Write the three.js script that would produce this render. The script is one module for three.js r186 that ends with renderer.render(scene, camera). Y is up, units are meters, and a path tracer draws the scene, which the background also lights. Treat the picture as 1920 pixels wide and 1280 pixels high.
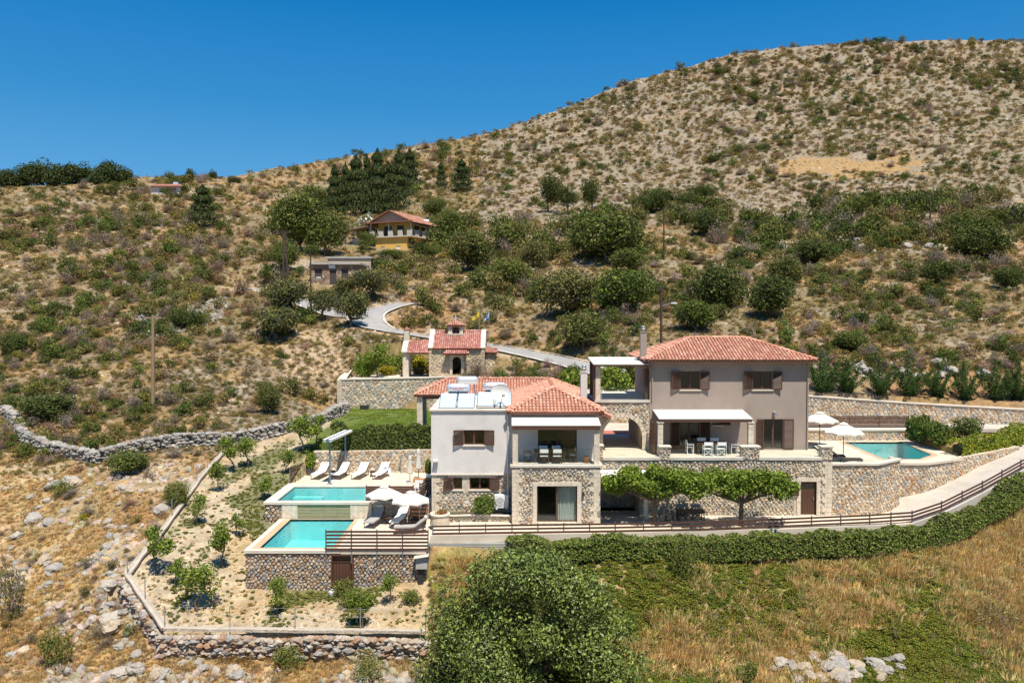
import * as THREE from 'three';
import { mergeGeometries } from 'three/addons/utils/BufferGeometryUtils.js';

// ---------- camera, sky, sun, exposure ----------
const FPX = 1507, CAM_Y = 12.6, PITCH = Math.atan(50 / FPX);
const scene = new THREE.Scene();
const camera = new THREE.PerspectiveCamera(2 * Math.atan(640 / FPX) * 180 / Math.PI, 1.5, 0.5, 1500);
camera.position.set(0, CAM_Y, 0);
camera.rotation.x = -PITCH;
scene.add(camera);

const renderer = new THREE.WebGLRenderer({ antialias: true });
renderer.toneMapping = THREE.LinearToneMapping;
renderer.toneMappingExposure = 1.42;
renderer.shadowMap.enabled = true;

{ // clear summer sky: one gradient with height, the same all round
  const W = 64, H = 512, data = new Float32Array(W * H * 4);
  const stops = [[-90, 0.26, 0.21, 0.15], [-1, 0.26, 0.24, 0.2], [0, 0.23, 0.42, 0.6], [9, 0.075, 0.265, 0.51], [14, 0.03, 0.2, 0.45], [21, 0.006, 0.14, 0.385], [40, 0.01, 0.11, 0.32], [90, 0.014, 0.09, 0.27]];
  for (let j = 0; j < H; j++) {
    const e = ((j + 0.5) / H - 0.5) * 180;
    let k = 0; while (k < stops.length - 2 && e > stops[k + 1][0]) k++;
    const t = Math.min(1, Math.max(0, (e - stops[k][0]) / (stops[k + 1][0] - stops[k][0])));
    for (let i = 0; i < W; i++) { for (let c = 0; c < 3; c++) data[(j * W + i) * 4 + c] = 1.0 * (stops[k][c + 1] + (stops[k + 1][c + 1] - stops[k][c + 1]) * t); data[(j * W + i) * 4 + 3] = 1; }
  }
  const t = new THREE.DataTexture(data, W, H, THREE.RGBAFormat, THREE.FloatType);
  t.mapping = THREE.EquirectangularReflectionMapping; t.magFilter = THREE.LinearFilter; t.needsUpdate = true;
  scene.background = t; scene.environment = t;
}
const sun = new THREE.DirectionalLight(new THREE.Color(1, 0.94, 0.83), 5);
sun.name = 'sun'; sun.position.set(12 + 44, 300, -60 + 124); sun.target.position.set(12, 0, -60);
sun.castShadow = true; sun.shadow.mapSize.set(4096, 4096);
Object.assign(sun.shadow.camera, { left: -160, right: 160, top: 160, bottom: -160, near: 1, far: 700 });
scene.add(sun, sun.target);

// ---------- helpers ----------
function rng(seed) { let a = seed >>> 0; return () => { a = (a + 0x6d2b79f5) | 0; let t = Math.imul(a ^ (a >>> 15), 1 | a); t = (t + Math.imul(t ^ (t >>> 7), 61 | t)) ^ t; return ((t ^ (t >>> 14)) >>> 0) / 4294967296; }; }
const lerp = (a, b, t) => a + (b - a) * t, clamp = (x, a, b) => Math.min(b, Math.max(a, x)), smooth = (a, b, x) => { const t = clamp((x - a) / (b - a), 0, 1); return t * t * (3 - 2 * t); };
function h2(i, j, s) { let h = Math.imul(i, 374761393) + Math.imul(j, 668265263) + Math.imul(s, 1274126177); h = Math.imul(h ^ (h >>> 13), 1274126177); return ((h ^ (h >>> 16)) >>> 0) / 4294967296; }
function vnoise(x, y, s = 0) { const i = Math.floor(x), j = Math.floor(y), u = x - i, v = y - j, a = u * u * (3 - 2 * u), b = v * v * (3 - 2 * v); return lerp(lerp(h2(i, j, s), h2(i + 1, j, s), a), lerp(h2(i, j + 1, s), h2(i + 1, j + 1, s), a), b); }
function fbm(x, y, s = 0, o = 4) { let r = 0, a = 0.5, n = 0; for (let k = 0; k < o; k++) { r += a * vnoise(x, y, s + k); n += a; x = x * 2.03 + 7.1; y = y * 2.03 + 3.7; a *= 0.5; } return r / n; }

const used = new Map();
function numbered(name) { const n = used.get(name) || 0; used.set(name, n + 1); return n ? name + '_' + String(n).padStart(3, '0') : name; }
// a thing: a Group at its base; children are its parts, given in world coordinates
function thing(name, label, category, pos = [0, 0, 0], group) {
  const o = new THREE.Group(); o.name = numbered(name); o.position.set(...pos); scene.add(o);
  o.userData = { label, category }; if (group) o.userData.group = group;
  return o;
}
function structure(o, name) { o.name = numbered(name); o.userData.kind = 'structure'; scene.add(o); return o; }
function setUV(g) { // box-projected uv in metres
  const p = g.attributes.position, n = g.attributes.normal, uv = new Float32Array(p.count * 2);
  for (let i = 0; i < p.count; i++) {
    const ax = Math.abs(n.getX(i)), ay = Math.abs(n.getY(i)), az = Math.abs(n.getZ(i));
    if (ay >= ax && ay >= az) { uv[2 * i] = p.getX(i); uv[2 * i + 1] = p.getZ(i); } else if (ax > az) { uv[2 * i] = p.getZ(i); uv[2 * i + 1] = p.getY(i); } else { uv[2 * i] = p.getX(i); uv[2 * i + 1] = p.getY(i); }
  }
  g.setAttribute('uv', new THREE.BufferAttribute(uv, 2)); return g;
}
function flat(g) { g = g.index ? g.toNonIndexed() : g; return g; }
function merged(geos) {
  const list = geos.map((g) => { g = flat(g); for (const k of Object.keys(g.attributes)) if (!['position', 'normal', 'uv', 'color'].includes(k)) g.deleteAttribute(k); if (!g.attributes.normal) g.computeVertexNormals(); if (!g.attributes.uv) setUV(g); return g; });
  if (list.some((g) => g.attributes.color) && !list.every((g) => g.attributes.color)) for (const g of list) if (!g.attributes.color) g.setAttribute('color', new THREE.BufferAttribute(new Float32Array(g.attributes.position.count * 3).fill(1), 3));
  return list.length > 1 ? mergeGeometries(list) : list[0];
}
function part(parent, name, geos, mat, opt = {}) {
  let g = merged([].concat(geos));
  if (!opt.keepUV) setUV(g);
  let r = parent; while (r.parent && r.parent !== scene) r = r.parent;
  if (!opt.local && r.parent === scene) g.translate(-r.position.x, -r.position.y, -r.position.z);
  const m = new THREE.Mesh(g, mat); m.name = name; m.castShadow = m.receiveShadow = true;
  if (opt.label) m.userData.label = opt.label;
  if (opt.stuff) m.userData.kind = 'stuff';
  parent.add(m); return m;
}
// box between x0..x1, heights y0..y1, depths d0..d1 (depth = -z)
function B(x0, x1, y0, y1, d0, d1) { const g = new THREE.BoxGeometry(x1 - x0, y1 - y0, d1 - d0); g.translate((x0 + x1) / 2, (y0 + y1) / 2, -(d0 + d1) / 2); return g; }
function bar(a, b, w, h = w) { // square bar between two points
  const va = new THREE.Vector3(...a), vb = new THREE.Vector3(...b), L = va.distanceTo(vb), g = new THREE.BoxGeometry(w, h, L), m = new THREE.Matrix4();
  const z = vb.clone().sub(va).normalize(), up = Math.abs(z.y) > 0.99 ? new THREE.Vector3(1, 0, 0) : new THREE.Vector3(0, 1, 0), x = up.clone().cross(z).normalize(), y = z.clone().cross(x);
  m.makeBasis(x, y, z); m.setPosition(va.add(vb).multiplyScalar(0.5)); return g.applyMatrix4(m);
}
function rod(a, b, r0, r1 = r0, seg = 8) {
  const va = new THREE.Vector3(...a), vb = new THREE.Vector3(...b), L = va.distanceTo(vb), g = new THREE.CylinderGeometry(r1, r0, L, seg), q = new THREE.Quaternion().setFromUnitVectors(new THREE.Vector3(0, 1, 0), vb.clone().sub(va).normalize());
  g.applyQuaternion(q); g.translate((a[0] + b[0]) / 2, (a[1] + b[1]) / 2, (a[2] + b[2]) / 2); return g;
}
function polySlab(pts, y0, y1) { // pts [[x,d],...] ; y1 may be per-corner list
  const s = new THREE.Shape(pts.map(([x, d]) => new THREE.Vector2(x, d))), g = new THREE.ExtrudeGeometry(s, { depth: y1 - y0, bevelEnabled: false });
  g.rotateX(-Math.PI / 2); g.translate(0, y0, 0); return g;
}
function wallXY(x0, x1, y0, y1, d0, d1, holes = []) { // upright wall with rectangular or given openings
  const s = new THREE.Shape([[x0, y0], [x1, y0], [x1, y1], [x0, y1]].map((p) => new THREE.Vector2(...p)));
  for (const h of holes) { const p = h instanceof THREE.Path ? h : new THREE.Path([[h[0], h[2]], [h[0], h[3]], [h[1], h[3]], [h[1], h[2]]].map((q) => new THREE.Vector2(...q))); s.holes.push(p); }
  const g = new THREE.ExtrudeGeometry(s, { depth: d1 - d0, bevelEnabled: false, curveSegments: 10 }); g.translate(0, 0, -d1); return g;
}
function prism(pts3, thick) { // planar polygon of 3-D points, thickened downwards along its normal
  const v = pts3.map((p) => new THREE.Vector3(...p)), n = new THREE.Vector3(); for (let i = 0; i < v.length; i++) { const a = v[i], b = v[(i + 1) % v.length]; n.x += (a.y - b.y) * (a.z + b.z); n.y += (a.z - b.z) * (a.x + b.x); n.z += (a.x - b.x) * (a.y + b.y); }
  n.normalize(); const pos = [], w = v.map((p) => p.clone().addScaledVector(n, -thick)), tri = (a, b, c) => pos.push(...a.toArray(), ...b.toArray(), ...c.toArray());
  for (let i = 1; i < v.length - 1; i++) { tri(v[0], v[i], v[i + 1]); tri(w[0], w[i + 1], w[i]); }
  for (let i = 0; i < v.length; i++) { const j = (i + 1) % v.length; tri(v[i], w[i], w[j]); tri(v[i], w[j], v[j]); }
  const g = new THREE.BufferGeometry(); g.setAttribute('position', new THREE.Float32BufferAttribute(pos, 3)); g.computeVertexNormals(); return g;
}
// pixel of the photograph -> world point at a depth
function at(px, py, d) { const a = (px - 960) / FPX, b = -(py - 640) / FPX, c = Math.cos(PITCH), s = Math.sin(PITCH), t = d / (b * s + c); return [a * t, CAM_Y + (b * c - s) * t, -d]; }
function colour(g, fn) { const p = g.attributes.position, c = new Float32Array(p.count * 3); for (let i = 0; i < p.count; i++) c.set(fn(i), 3 * i); g.setAttribute('color', new THREE.BufferAttribute(c, 3)); return g; }
function tint(g, c) { return colour(g, () => c); }

// ---------- textures and materials ----------
function tileNoise(size, cells, seed, oct) { // tileable value noise 0..1
  const out = new Float32Array(size * size); let tot = 0;
  for (let o = 0, c = cells, a = 1; o < oct; o++, c *= 2, a *= 0.6) {
    tot += a;
    for (let j = 0; j < size; j++) for (let i = 0; i < size; i++) {
      const x = i / size * c, y = j / size * c, xi = Math.floor(x), yi = Math.floor(y), u = x - xi, v = y - yi, su = u * u * (3 - 2 * u), sv = v * v * (3 - 2 * v), w = (p, q) => h2(p % c, q % c, seed + o * 17);
      out[j * size + i] += a * lerp(lerp(w(xi, yi), w(xi + 1, yi), su), lerp(w(xi, yi + 1), w(xi + 1, yi + 1), su), sv);
    }
  }
  for (let i = 0; i < out.length; i++) out[i] /= tot; return out;
}
function texture(size, fn, srgb = false, metres = 1) {
  const data = new Uint8Array(size * size * 4);
  for (let i = 0; i < size * size; i++) { const c = fn(i % size, Math.floor(i / size), i); for (let k = 0; k < 3; k++) data[i * 4 + k] = clamp(Math.round(c[k] * 255), 0, 255); data[i * 4 + 3] = 255; }
  const t = new THREE.DataTexture(data, size, size); t.wrapS = t.wrapT = THREE.RepeatWrapping; t.magFilter = THREE.LinearFilter; t.minFilter = THREE.LinearMipmapLinearFilter; t.repeat.set(1 / metres, 1 / metres);
  if (srgb) t.colorSpace = THREE.SRGBColorSpace; t.needsUpdate = true; return t;
}
const N1 = tileNoise(512, 8, 11, 6), N2 = tileNoise(512, 32, 23, 4), N3 = tileNoise(512, 4, 37, 7);
const grey = (f) => (x, y, i) => { const v = f(i, x, y); return [v, v, v]; };
const mapSoil = texture(512, (x, y, i) => { const a = clamp(0.5 + (N1[i] - 0.5) * 1.5 + (N2[i] - 0.5) * 0.9, 0, 1), v = 0.55 + 0.45 * a; return [v, v * (0.97 + 0.05 * N3[i]), v * (0.93 + 0.1 * N3[i])]; }, false, 5);
const bumpSoil = texture(512, grey((i) => clamp(0.5 + (N2[i] - 0.5) * 2 + (N1[i] - 0.5), 0, 1)), false, 5);
const mapPlaster = texture(512, grey((i) => 0.84 + 0.16 * clamp(0.5 + (N3[i] - 0.5) * 1.6 + (N2[i] - 0.5) * 0.5, 0, 1)), false, 3.5);
const bumpFine = texture(512, grey((i) => clamp(0.5 + (N2[i] - 0.5) * 1.8, 0, 1)), false, 0.8);
const mapStone = texture(512, (x, y, i) => { const v = 0.72 + 0.28 * clamp(0.5 + (N1[i] - 0.5) * 2.2 + (N2[i] - 0.5), 0, 1); return [v, v * (0.96 + 0.06 * N3[i]), v * (0.9 + 0.14 * N3[i])]; }, false, 1.3);
const mapWood = texture(256, (x, y) => { const v = 0.72 + 0.28 * fbm(x * 0.02, y * 0.35, 5, 3); return [v, v, v]; }, false, 1.2);
const mapConcrete = texture(512, grey((i) => 0.8 + 0.2 * clamp(0.5 + (N3[i] - 0.5) * 2 + (N2[i] - 0.5) * 0.6, 0, 1)), false, 4);
function mat(c, o = {}) { const { physical, ...rest } = o, K = physical ? THREE.MeshPhysicalMaterial : THREE.MeshStandardMaterial, m = new K({ roughness: 0.85, metalness: 0, side: THREE.DoubleSide, ...rest }); m.color.setRGB(...c); return m; }
const M = {
  plasterWhite: mat([0.7, 0.655, 0.615], { map: mapPlaster, bumpMap: bumpFine, bumpScale: 0.004, roughness: 0.92 }),
  plasterTaupe: mat([0.36, 0.285, 0.237], { map: mapPlaster, bumpMap: bumpFine, bumpScale: 0.004, roughness: 0.92 }),
  plasterYellow: mat([0.85, 0.53, 0.14], { map: mapPlaster, roughness: 0.92 }),
  plasterCream: mat([0.55, 0.43, 0.31], { map: mapPlaster, roughness: 0.92 }),
  inside: mat([0.35, 0.32, 0.29], { roughness: 0.95 }),
  ashlar: mat([0.72, 0.62, 0.49], { map: mapStone, bumpMap: bumpFine, bumpScale: 0.006, roughness: 0.88 }),
  mortar: mat([0.6, 0.515, 0.4], { map: mapStone, roughness: 0.95 }),
  mortarDark: mat([0.33, 0.25, 0.175], { map: mapStone, roughness: 0.95 }),
  stone: mat([1, 1, 1], { map: mapStone, vertexColors: true, bumpMap: bumpFine, bumpScale: 0.01, roughness: 0.9 }),
  rock: mat([1, 1, 1], { map: mapStone, vertexColors: true, bumpMap: bumpFine, bumpScale: 0.02, roughness: 0.95 }),
  coping: mat([0.68, 0.605, 0.5], { map: mapConcrete, roughness: 0.8 }),
  paving: mat([0.66, 0.565, 0.44], { map: mapConcrete, bumpMap: bumpFine, bumpScale: 0.002, roughness: 0.85 }),
  concrete: mat([0.44, 0.43, 0.4], { map: mapConcrete, bumpMap: bumpFine, bumpScale: 0.004, roughness: 0.9 }),
  driveway: mat([0.54, 0.475, 0.4], { map: mapConcrete, bumpMap: bumpFine, bumpScale: 0.003, roughness: 0.9 }),
  road: mat([0.33, 0.315, 0.3], { map: mapConcrete, roughness: 0.95 }),
  tile: mat([1, 1, 1], { vertexColors: true, map: mapConcrete, roughness: 0.8 }),
  tileBase: mat([0.3, 0.12, 0.07], { map: mapConcrete, roughness: 0.9 }),
  wood: mat([0.115, 0.05, 0.03], { map: mapWood, bumpMap: mapWood, bumpScale: 0.002, roughness: 0.6 }),
  woodLight: mat([0.1, 0.045, 0.023], { map: mapWood, bumpMap: mapWood, bumpScale: 0.002, roughness: 0.55 }),
  woodOrange: mat([0.45, 0.17, 0.04], { map: mapWood, roughness: 0.5 }),
  woodPole: mat([0.33, 0.22, 0.125], { map: mapWood, roughness: 0.85 }),
  woodPoleDark: mat([0.075, 0.045, 0.03], { map: mapWood, roughness: 0.85 }),
  glass: mat([0.9, 0.96, 0.95], { physical: true, transmission: 1, roughness: 0.02, ior: 1.5 }),
  glassRail: mat([0.93, 0.97, 0.96], { physical: true, transmission: 1, roughness: 0.02, ior: 1.5 }),
  curtain: mat([0.62, 0.59, 0.53], { roughness: 0.95 }),
  fabricWhite: mat([0.82, 0.8, 0.76], { roughness: 0.95 }),
  fabricCream: mat([0.74, 0.68, 0.58], { roughness: 0.95 }),
  fabricGrey: mat([0.36, 0.34, 0.32], { roughness: 0.95 }),
  canvas: mat([0.6, 0.56, 0.49], { roughness: 0.95 }),
  metalBlue: mat([0.16, 0.22, 0.27], { metalness: 0.4, roughness: 0.45 }),
  metalGrey: mat([0.42, 0.43, 0.44], { metalness: 0.6, roughness: 0.45 }),
  steel: mat([0.7, 0.71, 0.72], { metalness: 0.9, roughness: 0.28 }),
  paintWhite: mat([0.78, 0.78, 0.77], { roughness: 0.4 }),
  black: mat([0.03, 0.03, 0.032], { roughness: 0.6 }),
  dark: mat([0.06, 0.045, 0.04], { roughness: 0.7 }),
  tank: mat([0.76, 0.77, 0.78], { metalness: 0.55, roughness: 0.3 }),
  panel: mat([0.44, 0.54, 0.64], { roughness: 0.3 }),
  panelBlue: mat([0.1, 0.16, 0.25], { roughness: 0.3 }),
  red: mat([0.5, 0.14, 0.11], { roughness: 0.6 }),
  yellow: mat([0.75, 0.55, 0.03], { roughness: 0.8 }),
  blue: mat([0.03, 0.18, 0.5], { roughness: 0.6 }),
  potGrey: mat([0.1, 0.11, 0.14], { roughness: 0.6 }),
  terracotta: mat([0.42, 0.17, 0.08], { roughness: 0.85 }),
  poolTile: mat([0.33, 0.72, 0.71], { map: mapConcrete, roughness: 0.4 }),
  poolWater: mat([0.85, 0.98, 0.98], { physical: true, transmission: 1, roughness: 0.03, ior: 1.33, thickness: 1, attenuationColor: new THREE.Color(0.3, 0.82, 0.86), attenuationDistance: 2.2 }),
  roughConcrete: mat([0.5, 0.43, 0.345], { map: mapConcrete, bumpMap: bumpSoil, bumpScale: 0.03, roughness: 0.95 }),
  weirTile: mat([0.36, 0.3, 0.16], { map: mapWood, roughness: 0.35 }),
};
// ---------- terrain ----------
// each column is a bearing seen from the camera: [depth, picture row] pairs, turned into heights
const COLS = [
  [-700, [[14, 1800], [30, 1420], [36, 1290], [46, 1105], [60, 905], [70, 795], [85, 700], [107, 600], [145, 500], [205, 420], [300, 350]]],
  [0, [[14, 1800], [30, 1420], [36, 1290], [46, 1100], [60, 900], [70, 792], [85, 700], [107, 600], [145, 500], [205, 420], [300, 348]]],
  [240, [[14, 1800], [30, 1450], [37.3, 1280], [40.5, 1190], [43.4, 1085], [53, 945], [61, 862], [72, 775], [83, 700], [93, 640], [102, 600], [118, 540], [150, 480], [220, 400], [315, 334]]],
  [480, [[14, 1800], [30, 1450], [37, 1290], [39.05, 1243], [39.6, 1191], [44, 1098], [49.5, 995], [56, 905], [62, 850], [66, 815], [71, 780], [82, 700], [95, 620], [108, 560], [120, 520], [140, 480], [190, 430], [250, 380], [335, 322]]],
  [640, [[14, 1800], [30, 1450], [37, 1290], [39.05, 1243], [39.6, 1193], [44, 1098], [49.5, 1010], [56, 915], [62, 826], [80, 769], [84, 700], [93, 640], [101, 600], [117, 540], [135, 500], [158, 462], [200, 420], [270, 368], [345, 296]]],
  [800, [[14, 1800], [30, 1450], [37, 1290], [39.05, 1246], [39.7, 1196], [44, 1080], [46.3, 1005], [52, 950], [62, 826], [80, 720], [95, 632], [103, 600], [120, 540], [150, 480], [190, 430], [260, 370], [300, 328], [350, 268]]],
  [960, [[14, 1800], [30, 1480], [38.5, 1275], [43, 1105], [45.4, 1036], [46.4, 1003], [52, 950], [62, 826], [80, 700], [92, 654], [104, 602], [122, 540], [152, 480], [198, 420], [255, 370], [310, 300], [356, 238]]],
  [1200, [[14, 1800], [30, 1480], [38.5, 1280], [43, 1110], [45.6, 1036], [47, 998], [52, 950], [66, 790], [72, 712], [82, 650], [95, 600], [113, 540], [140, 480], [185, 420], [235, 370], [298, 300], [365, 148]]],
  [1440, [[14, 1800], [30, 1480], [38.5, 1280], [43.5, 1110], [46.3, 1036], [48, 988], [52, 950], [66, 790], [67.5, 740], [69, 730], [71.5, 695], [80, 650], [92, 600], [112, 540], [138, 480], [178, 420], [215, 370], [240, 330], [260, 300], [320, 200], [371, 92]]],
  [1700, [[14, 1800], [30, 1480], [38.5, 1280], [44, 1110], [47, 1032], [49.2, 985], [53, 935], [66.6, 790], [67.5, 742], [69, 731], [71.2, 690], [80, 641], [91, 600], [110, 540], [135, 480], [172, 420], [208, 370], [232, 330], [252, 295], [315, 200], [376, 78]]],
  [1920, [[14, 1800], [30, 1480], [38.5, 1285], [44, 1110], [48, 1000], [51.5, 905], [58, 828], [66, 797], [67, 752], [68.6, 745], [71, 702], [78, 642], [89, 600], [108, 540], [134, 480], [170, 420], [206, 370], [230, 330], [252, 295], [315, 200], [379, 76]]],
  [2620, [[14, 1800], [30, 1480], [38.5, 1285], [44, 1100], [48, 990], [51.5, 895], [58, 825], [66, 790], [67, 745], [69, 700], [78, 642], [89, 600], [108, 540], [134, 480], [170, 420], [206, 370], [230, 330], [252, 295], [315, 215], [379, 105]]],
].map(([u, rows]) => {
  const d = rows.map((r) => r[0]), y = rows.map((r) => at(u, r[1], r[0])[1]), n = d.length, m = [];
  for (let i = 0; i < n - 1; i++) m.push((y[i + 1] - y[i]) / (d[i + 1] - d[i]));
  const t = d.map((_, i) => (i === 0 ? m[0] : i === n - 1 ? m[n - 2] : m[i - 1] * m[i] <= 0 ? 0 : (2 * m[i - 1] * m[i]) / (m[i - 1] + m[i])));
  return { u, f(x) {
    if (x <= d[0]) return y[0]; if (x >= d[n - 1]) { const e = x - d[n - 1]; return y[n - 1] + t[n - 1] * 0.6 * e / (1 + e / 10) - e * e * 0.012; } // rounds over the crest and falls away
    let i = 0; while (x > d[i + 1]) i++; const h = d[i + 1] - d[i], s = (x - d[i]) / h, s2 = s * s, s3 = s2 * s;
    return (2 * s3 - 3 * s2 + 1) * y[i] + (s3 - 2 * s2 + s) * h * t[i] + (-2 * s3 + 3 * s2) * y[i + 1] + (s3 - s2) * h * t[i + 1];
  } };
});
function bearing(x, d) { return 960 + FPX * x / d; }
function baseHeight(x, d) {
  const u = clamp(bearing(x, d), -699, 2619); let i = 0; while (i < COLS.length - 2 && u > COLS[i + 1].u) i++;
  const A = COLS[Math.max(0, i - 1)], b = COLS[i], c = COLS[i + 1], D = COLS[Math.min(COLS.length - 1, i + 2)], s = (u - b.u) / (c.u - b.u), yb = b.f(d), yc = c.f(d), w = c.u - b.u;
  const mb = A === b ? yc - yb : (yc - A.f(d)) / (c.u - A.u) * w, mc = D === c ? yc - yb : (D.f(d) - yb) / (D.u - b.u) * w, s2 = s * s, s3 = s2 * s;
  return (2 * s3 - 3 * s2 + 1) * yb + (s3 - 2 * s2 + s) * mb + (-2 * s3 + 3 * s2) * yc + (s3 - s2) * mc;
}
function polyDist(poly, x, d) { // signed: > 0 inside
  let inside = false, best = 1e9;
  for (let i = 0, j = poly.length - 1; i < poly.length; j = i++) {
    const [xi, di] = poly[i], [xj, dj] = poly[j];
    if ((di > d) !== (dj > d) && x < ((xj - xi) * (d - di)) / (dj - di) + xi) inside = !inside;
    const ex = xj - xi, ed = dj - di, t = clamp(((x - xi) * ex + (d - di) * ed) / (ex * ex + ed * ed), 0, 1), qx = x - xi - t * ex, qd = d - di - t * ed; best = Math.min(best, qx * qx + qd * qd);
  }
  return (inside ? 1 : -1) * Math.sqrt(best);
}
const rect = (x0, x1, d0, d1) => [[x0, d0], [x1, d0], [x1, d1], [x0, d1]];
function boxOf(poly) { const xs = poly.map((p) => p[0]), ds = poly.map((p) => p[1]); return [Math.min(...xs), Math.max(...xs), Math.min(...ds), Math.max(...ds)]; }
// road centre lines
const roadA = [[762, 568, 108], [715, 580, 104], [686, 596, 100.6], [702, 612, 97.6], [740, 621, 96], [800, 631, 95], [860, 641, 94], [930, 652, 91.5], [1000, 665, 87], [1080, 683, 80], [1150, 702, 73]].map((p) => at(...p));
const roadB = [[686, 596, 100.6], [640, 592, 104], [590, 576, 109], [545, 560, 113], [495, 546, 118], [430, 537, 123]].map((p) => at(...p));
const roadCurves = [roadA, roadB].map((r) => new THREE.CatmullRomCurve3(r.map((p) => new THREE.Vector3(...p)), false, 'centripetal'));
const roadPts = roadCurves.map((c) => c.getPoints(90)), roadHalf = [2.1, 1.9];
function roadNear(x, d) { let best = [1e9, 0, 0]; if (d < 70 || d > 128 || x < -48 || x > 14) return best; roadPts.forEach((r, k) => { for (const p of r) { const q = Math.hypot(p.x - x, -p.z - d); if (q < best[0]) best = [q, p.y, roadHalf[k]]; } }); return best; }
const gardenPoly = [[-4.2, 39.6], [-17.3, 39.6], [-21, 43.5], [-21.1, 47.4], [-22.2, 58.2], [-22.4, 61.4], [-19, 66], [-16, 75], [-13, 75], [-13.5, 62], [-15.6, 60], [-15.6, 50.6], [-14.7, 50], [-14.7, 43.7], [-4.8, 43.7]];
const rightPool = [[20.3, 50.7], [22.7, 50.7], [24.9, 52.3], [25.7, 53.7], [27.5, 53.7], [29.9, 55], [31, 55.6], [31, 63.2], [20.3, 63.2]];
const rampPoly = [[24.3, 48.4], [26.5, 49.1], [29.7, 50.3], [33.3, 52.2], [36.9, 54.7], [41.2, 57.5], [47, 60], [47, 64], [41, 64], [39, 61], [36.2, 57.4], [32.8, 55.9], [29.6, 54.6], [25.9, 53.4], [24.3, 51.4]];
const rampY = (x) => (x < 26.5 ? lerp(-0.4, 0.2, (x - 24.3) / 2.2) : x < 29.7 ? lerp(0.2, 0.8, (x - 26.5) / 3.2) : x < 33.3 ? lerp(0.8, 1.8, (x - 29.7) / 3.6) : x < 36.9 ? lerp(1.8, 2.6, (x - 33.3) / 3.6) : lerp(2.6, 3.1, clamp((x - 36.9) / 6, 0, 1)));
const ZONES = [
 // [polygon, height, 'set' | 'under', margin]
  [[[-5, 45.9], [6, 46.4], [16, 47.3], [24.3, 48.5], [24.3, 51], [-5, 51]], -0.3, 'set', 0.4],
  [rect(-14.3, -5, 44.1, 50.4), -2.7, 'under', 0.3], [rect(-15.2, -5, 51, 61.15), -0.6, 'under', 0.1], [rect(-5.3, 20.5, 50.8, 60.2), -0.5, 'under', 0.4],
  [[[-5.1, 61.3], [-14.9, 61.3], [-14.6, 70], [-16.9, 81.25], [-5.1, 82.5]], 3.0, 'set', 0.1], [rect(-5.1, 6, 60, 72), 2.5, 'under', 0.5],
  [[[5.2, 58.5], [19.8, 58.5], [19.8, 63.3], [46, 63.3], [52, 62], [52, 64.3], [42, 66.5], [33.5, 67.4], [25, 67.4], [19.5, 67.2], [5.2, 67.2]], 3.42, 'set', 0.25], [[[31.1, 56], [36.3, 58.2], [39.5, 62.5], [39.5, 63.4], [31.1, 63.4]], 3.15, 'set', 0.3], [rightPool, 0, 'under', 0.2], [rampPoly, rampY, 'under', 0.25],
  [[[-17, 81.65], [0, 83.6], [4, 82.6], [4, 87], [-4, 90.8], [-12, 91], [-17, 91]], 5.95, 'set', 0.3],
];
ZONES.push([[[-4.4, 38.7], [-17.6, 38.7], [-17.6, 39.34], [-4.4, 39.34]], -4.35, 'under', 0.12], [[[-17.5, 38.7], [-17.45, 39.3], [-21.2, 43.3], [-22, 42.9]], (x) => lerp(-4.35, -2.95, clamp((-17.3 - x) / 3.7, 0, 1)), 'under', 0.15]);
for (const z of ZONES) z.push(boxOf(z[0]));
const fieldPoly = [[1455, 331, 236], [1730, 334, 232], [1722, 296, 252], [1470, 296, 258]].map((p) => { const q = at(...p); return [q[0], -q[2]]; });
function ground(x, d) {
  let y = baseHeight(x, d);
  const far = smooth(66, 130, d);
  y += (fbm(x * 0.06, d * 0.06, 1, 4) - 0.5) * lerp(0.7, 3.4, far) * smooth(26, 36, d) + (fbm(x * 0.45, d * 0.45, 9, 3) - 0.5) * lerp(0.45, 0.7, far);
  if (d < 50 && x > -4) y += (fbm(x * 0.7, d * 0.9, 13, 4) - 0.5) * 0.9 * smooth(46.5, 44, d);
  const gi = polyDist(gardenPoly, x, d); if (gi > -1.2) y = lerp(y, baseHeight(x, d) + (fbm(x * 0.8, d * 0.8, 4, 3) - 0.5) * 0.25, smooth(-1.2, 0.2, gi));
  for (const [poly, hz, how, m, bx] of ZONES) {
    const h = typeof hz === 'function' ? hz(x) : hz;
    if (x < bx[0] - m || x > bx[1] + m || d < bx[2] - m || d > bx[3] + m) continue;
    const w = smooth(-m, 0, polyDist(poly, x, d)); if (w > 0) y = how === 'set' ? lerp(y, h, w) : lerp(y, Math.min(y, h), w);
  }
  const r = roadNear(x, d); if (r[0] < 7) y = lerp(y, r[1] - 0.12, 1 - smooth(r[2] + 0.5, 6, r[0]));
  return y;
}
function hit(px, py, dMin = 34) { // where the sight line of a picture point meets the ground
  let d = dMin; for (; d < 420; d += 0.25 + d * 0.002) { const p = at(px, py, d); if (p[1] <= ground(p[0], d)) break; }
  const p = at(px, py, d); return [p[0], ground(p[0], d), -d];
}
const C = { grass: [0.414, 0.263, 0.106], grassPale: [0.506, 0.352, 0.160], soil: [0.400, 0.225, 0.100], red: [0.410, 0.180, 0.075], pale: [0.560, 0.450, 0.305], rock: [0.462, 0.402, 0.330], scrub: [0.228, 0.180, 0.074], dead: [0.282, 0.210, 0.138], green: [0.100, 0.125, 0.022], lime: [0.220, 0.200, 0.030] };
const mixc = (a, b, t) => [lerp(a[0], b[0], t), lerp(a[1], b[1], t), lerp(a[2], b[2], t)];
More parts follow.
